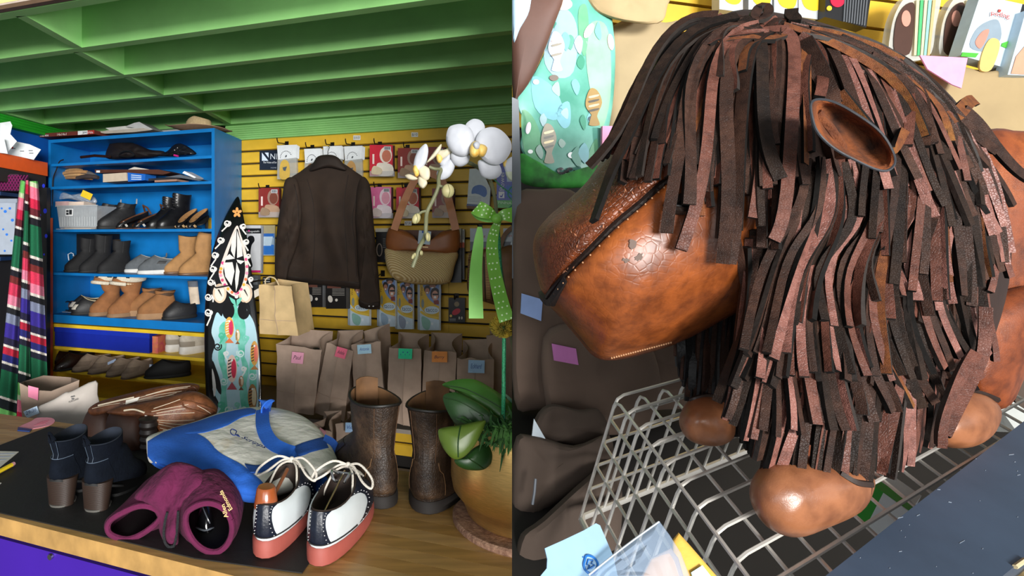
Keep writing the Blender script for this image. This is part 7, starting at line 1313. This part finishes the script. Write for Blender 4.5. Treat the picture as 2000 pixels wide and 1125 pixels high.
m = M(); m.tube([epl(x, y)-en*d for x, y, d in ((1605, 215, .006), (1640, 245, .010), (1665, 275, .012), (1668, 298, .012))], .005, 6); m.build('ear_fold', mt('7a4220', .95, h2='4a2412', s=60, b=.9, bd=.006), et)
# mane: every strap is a strip of thick leather
sm_ = [leatherm('strap_dark', '160e0a', '24170f', '322218', .62, 16, .4, 500, .22), leatherm('strap_brown', '241710', '38231a', '4e3326', .58, 16, .4, 500, .25), leatherm('strap_red', '4a281a', '633a2e', '7d4e40', .5, 14, .35, 420, .35), leatherm('strap_pink', '6a4034', '84564c', '96665a', .45, 14, .4, 380, .4), leatherm('strap_rust', '5a2c10', '7a4216', '8a5a20', .75, 20, .5, 700)]
edge_m = [mt('120f0d', .8, n=.3, s=60, b=.2, spec=.2), mt('241c17', .7, n=.3, s=60, b=.2)]
rn = random.Random(21); NS = [0]
def strand(pts, off, w, mi, twist=0, th=.0044, name='leather_strip', emi=None, lift=0, dD=0, wav=True, into=None):
    pp = sm([(p[0], p[1]) for p in pts], max(2, 12//(len(pts)-1)+1), False); q = []; nr = []; L = len(pp)
    cen = P(1600, 480, .86); ph, am, fq = rn.uniform(0, 6.3), rn.uniform(1.5, 6.5), rn.uniform(3.5, 7.5); tv = rn.uniform(-.9, .9)
    if wav:
        q0 = [V(p) for p in pp]
        for i in range(1, L-1): d = (q0[i+1]-q0[i-1]).normalized(); pp[i] = q0[i]+V((-d.y, d.x))*am*math.sin(ph+fq*i/(L-1))*min(1, 3*i/(L-1))
    for i, p in enumerate(pp):
        o = off+lift*math.sin(PI*i/(L-1))+max(0, (p.y-540)/400)*.15*(1-min(1, max(0, (p.x-1700)/260))); a = drape.pt(p.x, p.y, o)
        if p.x < 1560 and p.y < 700:
            b = head.pt(p.x, p.y, .018+o*.25) if head.r(p.x, p.y) < .985 else None
            if b is not None and b.y < a.y: a = b
        q.append(a); n = (a-cen).normalized(); n = (n*.6+V((0, -1, .15))*.4).normalized()
        t = (pp[min(i+1, L-1)]-pp[max(i-1, 0)]); tt = V((t.x, 0, -t.y)).normalized()
        nr.append(Matrix.Rotation(twist+tv*math.sin(ph+2.5*i/(L-1)), 3, tt) @ n)
    # ease depth so that strips do not jump between surfaces
    for _ in range(3): q = [q[0]]+[(q[i-1]+q[i]*2+q[i+1])/4 for i in range(1, L-1)]+[q[-1]]
    ww = [w*(1-.12*(i/(L-1))) for i in range(L)]
    m = M(); pts3 = q; rings = []
    for i, p in enumerate(pts3):
        t = (pts3[min(i+1, L-1)]-pts3[max(i-1, 0)]).normalized(); b = t.cross(nr[i]).normalized(); n = b.cross(t).normalized(); x = ww[i]
        rings.append([p-b*x/2+n*th/2, p+b*x/2+n*th/2, p+b*x/2-n*th/2, p-b*x/2-n*th/2])
    m.loft(rings); nf = 4*(L-1)
    for f in range(nf): m.mi[f] = 1 if f % 4 in (1, 3) else 0
    m.mi[-1] = m.mi[-2] = 1
    if into is not None: into.v += m.v and []; b_ = len(into.v); into.v += m.v; into.f += [[k+b_ for k in f] for f in m.f]; into.mi += [mi]*len(m.f); return
    NS[0] += 1
    return m.build(name, [sm_[mi], edge_m[rn.random() < .45 if emi is None else emi]], lion, ang=35)
def lerp_poly(poly, s):
    t = s*(len(poly)-1); i = min(int(t), len(poly)-2); return V(poly[i]).lerp(V(poly[i+1]), t-i)
def row(n, roots, mids, tips, off, wr, mw, jt=(10, 30), jr=13, lift=0, s0=0, s1=1, tw=.6, into=None):
    for k in range(n):
        s = s0+(s1-s0)*(k+rn.uniform(-.35, .35)+.5)/n; s = min(max(s, 0), 1)
        a = lerp_poly(roots, s)+V((rn.uniform(-jr, jr), rn.uniform(-jr, jr))); c = lerp_poly(tips, s)+V((rn.uniform(-jt[0], jt[0]), rn.uniform(-jt[1], jt[1])))
        ms = [lerp_poly(mm, s)+V((rn.uniform(-jr, jr), rn.uniform(-jr, jr))) for mm in mids]
        strand([a]+ms+[c], off+rn.uniform(-.004, .004), rn.uniform(*wr), rn.choices(range(5), mw)[0], rn.uniform(-tw, tw), lift=lift, into=into)
# beard: black straps under the chin
for k in range(40):
    s = (k+.5)/40; x = 1318+170*s; y0 = 640-45*s+rn.uniform(-5, 5); tip = lerp_poly([(1322, 690), (1345, 780), (1372, 800), (1405, 835), (1440, 850), (1480, 890)], s)
    p3 = [P(x+(tip.x-x)*t+rn.uniform(-2, 2), y0-30+(tip.y-y0+30)*t+(rn.uniform(-12, 12) if t == 1 else 0), .70-.05*s+rn.uniform(-.006, .006)-.03*math.sin(t*2)) for t in (0, .35, .7, 1)]
    m = M(); m.ribbon(sm(p3, 3, False), V((rn.uniform(-.7, .5), -1, .1)), rn.uniform(.007, .011), .0035); m.build('beard_strip', mt('0f0e0f', .6, n=.4, s=50, b=.4) if k % 4 else sm_[1], lion)
W_ = (.0066, .0098)
# an under-layer of straps too buried to pick apart, then the visible rows, lowest first
und = M(); m4 = (3, 4, 2, .6, .3)
row(26, [(1500, 600), (1880, 560)], [[(1495, 740), (1870, 680)]], [(1475, 860), (1840, 820)], -.024, W_, m4, (8, 22), into=und)
row(34, [(1440, 450), (1900, 480)], [[(1440, 600), (1890, 600)]], [(1400, 770), (1900, 720)], -.010, W_, m4, (8, 26), into=und)
row(40, [(1540, 320), (1900, 350)], [[(1515, 460), (1920, 450)]], [(1440, 690), (1940, 620)], .002, W_, m4, (8, 30), into=und)
row(34, [(1560, 60), (1890, 230)], [[(1600, 150), (1900, 320)]], [(1640, 330), (1960, 420)], .014, W_, m4, (10, 30), into=und)
row(40, [(1400, 40), (1560, 60)], [[(1270, 140), (1540, 170)]], [(1190, 270), (1540, 400)], .010, W_, m4, (8, 30), into=und)
und.build('mane_underlayer', sm_, lion, ang=35, kind='stuff')
MW = (2.6, 3.6, 3, 2.4, .4)  # leather tone weights; the extra pink straps stand in for highlights
row(30, [(1500, 640), (1620, 600), (1760, 600), (1880, 600)], [[(1490, 760), (1600, 760), (1740, 740), (1870, 700)]], [(1470, 890), (1510, 945), (1600, 960), (1690, 950), (1780, 905), (1840, 860)], -.012, W_, MW, (8, 16))
row(28, [(1440, 480), (1560, 450), (1720, 480), (1900, 520)], [[(1440, 620), (1540, 640), (1700, 650), (1890, 640)]], [(1395, 790), (1450, 850), (1560, 845), (1660, 835), (1760, 800), (1870, 760), (1915, 740)], .0, W_, MW, (8, 16))
row(40, [(1540, 340), (1640, 350), (1780, 350), (1900, 380)], [[(1520, 480), (1610, 480), (1760, 470), (1920, 480)], [(1490, 600), (1570, 600), (1735, 590), (1930, 590)]], [(1430, 760), (1500, 745), (1570, 730), (1640, 735), (1720, 730), (1800, 735), (1900, 700), (1940, 690)], .010, W_, MW, (8, 20))
row(26, [(1560, 320), (1640, 320), (1780, 290), (1890, 300)], [[(1545, 400), (1650, 430), (1800, 390), (1930, 400)], [(1490, 520), (1590, 530), (1745, 500), (1950, 480)]], [(1440, 700), (1500, 680), (1570, 650), (1640, 620), (1720, 605), (1800, 590), (1880, 580), (1950, 560)], .018, W_, MW, (8, 30))
row(26, [(1640, 120), (1740, 150), (1830, 190), (1890, 250)], [[(1690, 200), (1800, 250), (1880, 300), (1935, 350)]], [(1690, 420), (1750, 520), (1830, 560), (1900, 560), (1960, 540), (1985, 460)], .026, W_, MW, (14, 40))
row(22, [(1540, 55), (1580, 62), (1640, 80), (1760, 120)], [[(1590, 85), (1680, 110), (1780, 170), (1880, 250)]], [(1660, 250), (1740, 350), (1810, 400), (1870, 440), (1925, 440), (1975, 420)], .034, W_, MW, (16, 40))
row(20, [(1530, 55), (1560, 60), (1620, 68)], [[(1660, 85), (1700, 95), (1740, 105)], [(1760, 150), (1820, 190), (1870, 240)]], [(1790, 240), (1870, 310), (1940, 390)], .042, W_, (2.6, 4, 2, .4, 1.6), (24, 46))
# fringe over the face
row(20, [(1450, 45), (1480, 55), (1530, 60)], [[(1330, 60), (1410, 80), (1515, 120)], [(1230, 180), (1350, 210), (1500, 250)]], [(1185, 310), (1300, 330), (1400, 410), (1500, 500)], .020, W_, (4, 4.5, 1.5, .2, .5), (12, 50))
row(16, [(1460, 38), (1490, 46), (1540, 50)], [[(1340, 48), (1420, 66), (1530, 110)], [(1248, 150), (1370, 190), (1520, 220)]], [(1165, 290), (1290, 310), (1400, 410), (1520, 440)], .028, W_, (4, 4.5, 1.5, .2, .5), (14, 60))
row(12, [(1500, 60), (1550, 60), (1600, 80)], [[(1490, 150), (1550, 150), (1620, 150)]], [(1490, 330), (1550, 330), (1650, 215)], .036, (.008, .0105), (3, 4, 2.4, .4, .5), (14, 50))
for pts, w, mi, tw in (([(1402, 30), (1340, 38), (1272, 118), (1222, 228), (1150, 325)], .012, 1, .2), ([(1440, 32), (1350, 52), (1280, 150), (1235, 260), (1190, 330), (1160, 432)], .011, 0, .5), ([(1470, 48), (1402, 60), (1350, 140), (1330, 260), (1310, 380), (1302, 455)], .012, 1, .3), ([(1480, 50), (1430, 62), (1390, 130), (1385, 240), (1370, 380), (1330, 488)], .012, 2, -.4),
    ([(1460, 55), (1400, 70), (1352, 150), (1340, 230), (1342, 340), (1345, 400)], .014, 1, .0), ([(1490, 60), (1440, 80), (1415, 160), (1418, 280), (1425, 400), (1412, 515)], .013, 1, .1), ([(1500, 62), (1462, 90), (1450, 200), (1446, 330), (1440, 430), (1425, 515)], .012, 1, -.3), ([(1450, 38), (1480, 70), (1486, 160), (1498, 270), (1524, 350)], .0135, 0, .1), ([(1530, 62), (1552, 78), (1548, 170), (1540, 280), (1530, 420), (1510, 470)], .0125, 2, -.2), ([(1570, 80), (1600, 130), (1616, 180), (1622, 206)], .017, 1, .1),
    ([(1580, 60), (1650, 75), (1720, 92), (1760, 120)], .010, 4, .7), ([(1640, 180), (1700, 250), (1740, 300), (1765, 255)], .010, 4, .4), ([(1850, 232), (1875, 215), (1902, 197)], .015, 4, .0), ([(1880, 215), (1930, 270), (2010, 350)], .012, 1, .3), ([(1640, 75), (1740, 120), (1850, 200), (1900, 320)], .010, 0, .4), ([(1700, 110), (1800, 160), (1880, 240), (1945, 295)], .010, 1, .4), ([(1480, 18), (1468, 30), (1478, 42), (1498, 30), (1494, 14), (1480, 16)], .010, 1, .2), ([(1546, 20), (1548, 32), (1552, 42)], .013, 0, .2),
    ([(1480, 60), (1440, 52), (1410, 66), (1400, 100), (1404, 150)], .010, 1, .5), ([(1500, 66), (1460, 66), (1432, 88), (1428, 130), (1434, 178)], .010, 2, .3), ([(1510, 80), (1470, 84), (1450, 104), (1450, 140)], .009, 4, .6), ([(1540, 58), (1480, 60), (1420, 70), (1380, 90)], .010, 2, .1), ([(1530, 70), (1500, 74), (1450, 80), (1400, 84)], .009, 4, .2), ([(1560, 70), (1590, 84), (1606, 120), (1600, 190)], .011, 2, .3),
    ([(1905, 690), (1865, 740), (1850, 800), (1838, 868)], .010, 2, .4), ([(1925, 600), (1920, 680), (1900, 740), (1845, 850)], .010, 2, .6)):
    strand(pts, .044, w, mi, tw)
print('strips', NS[0])
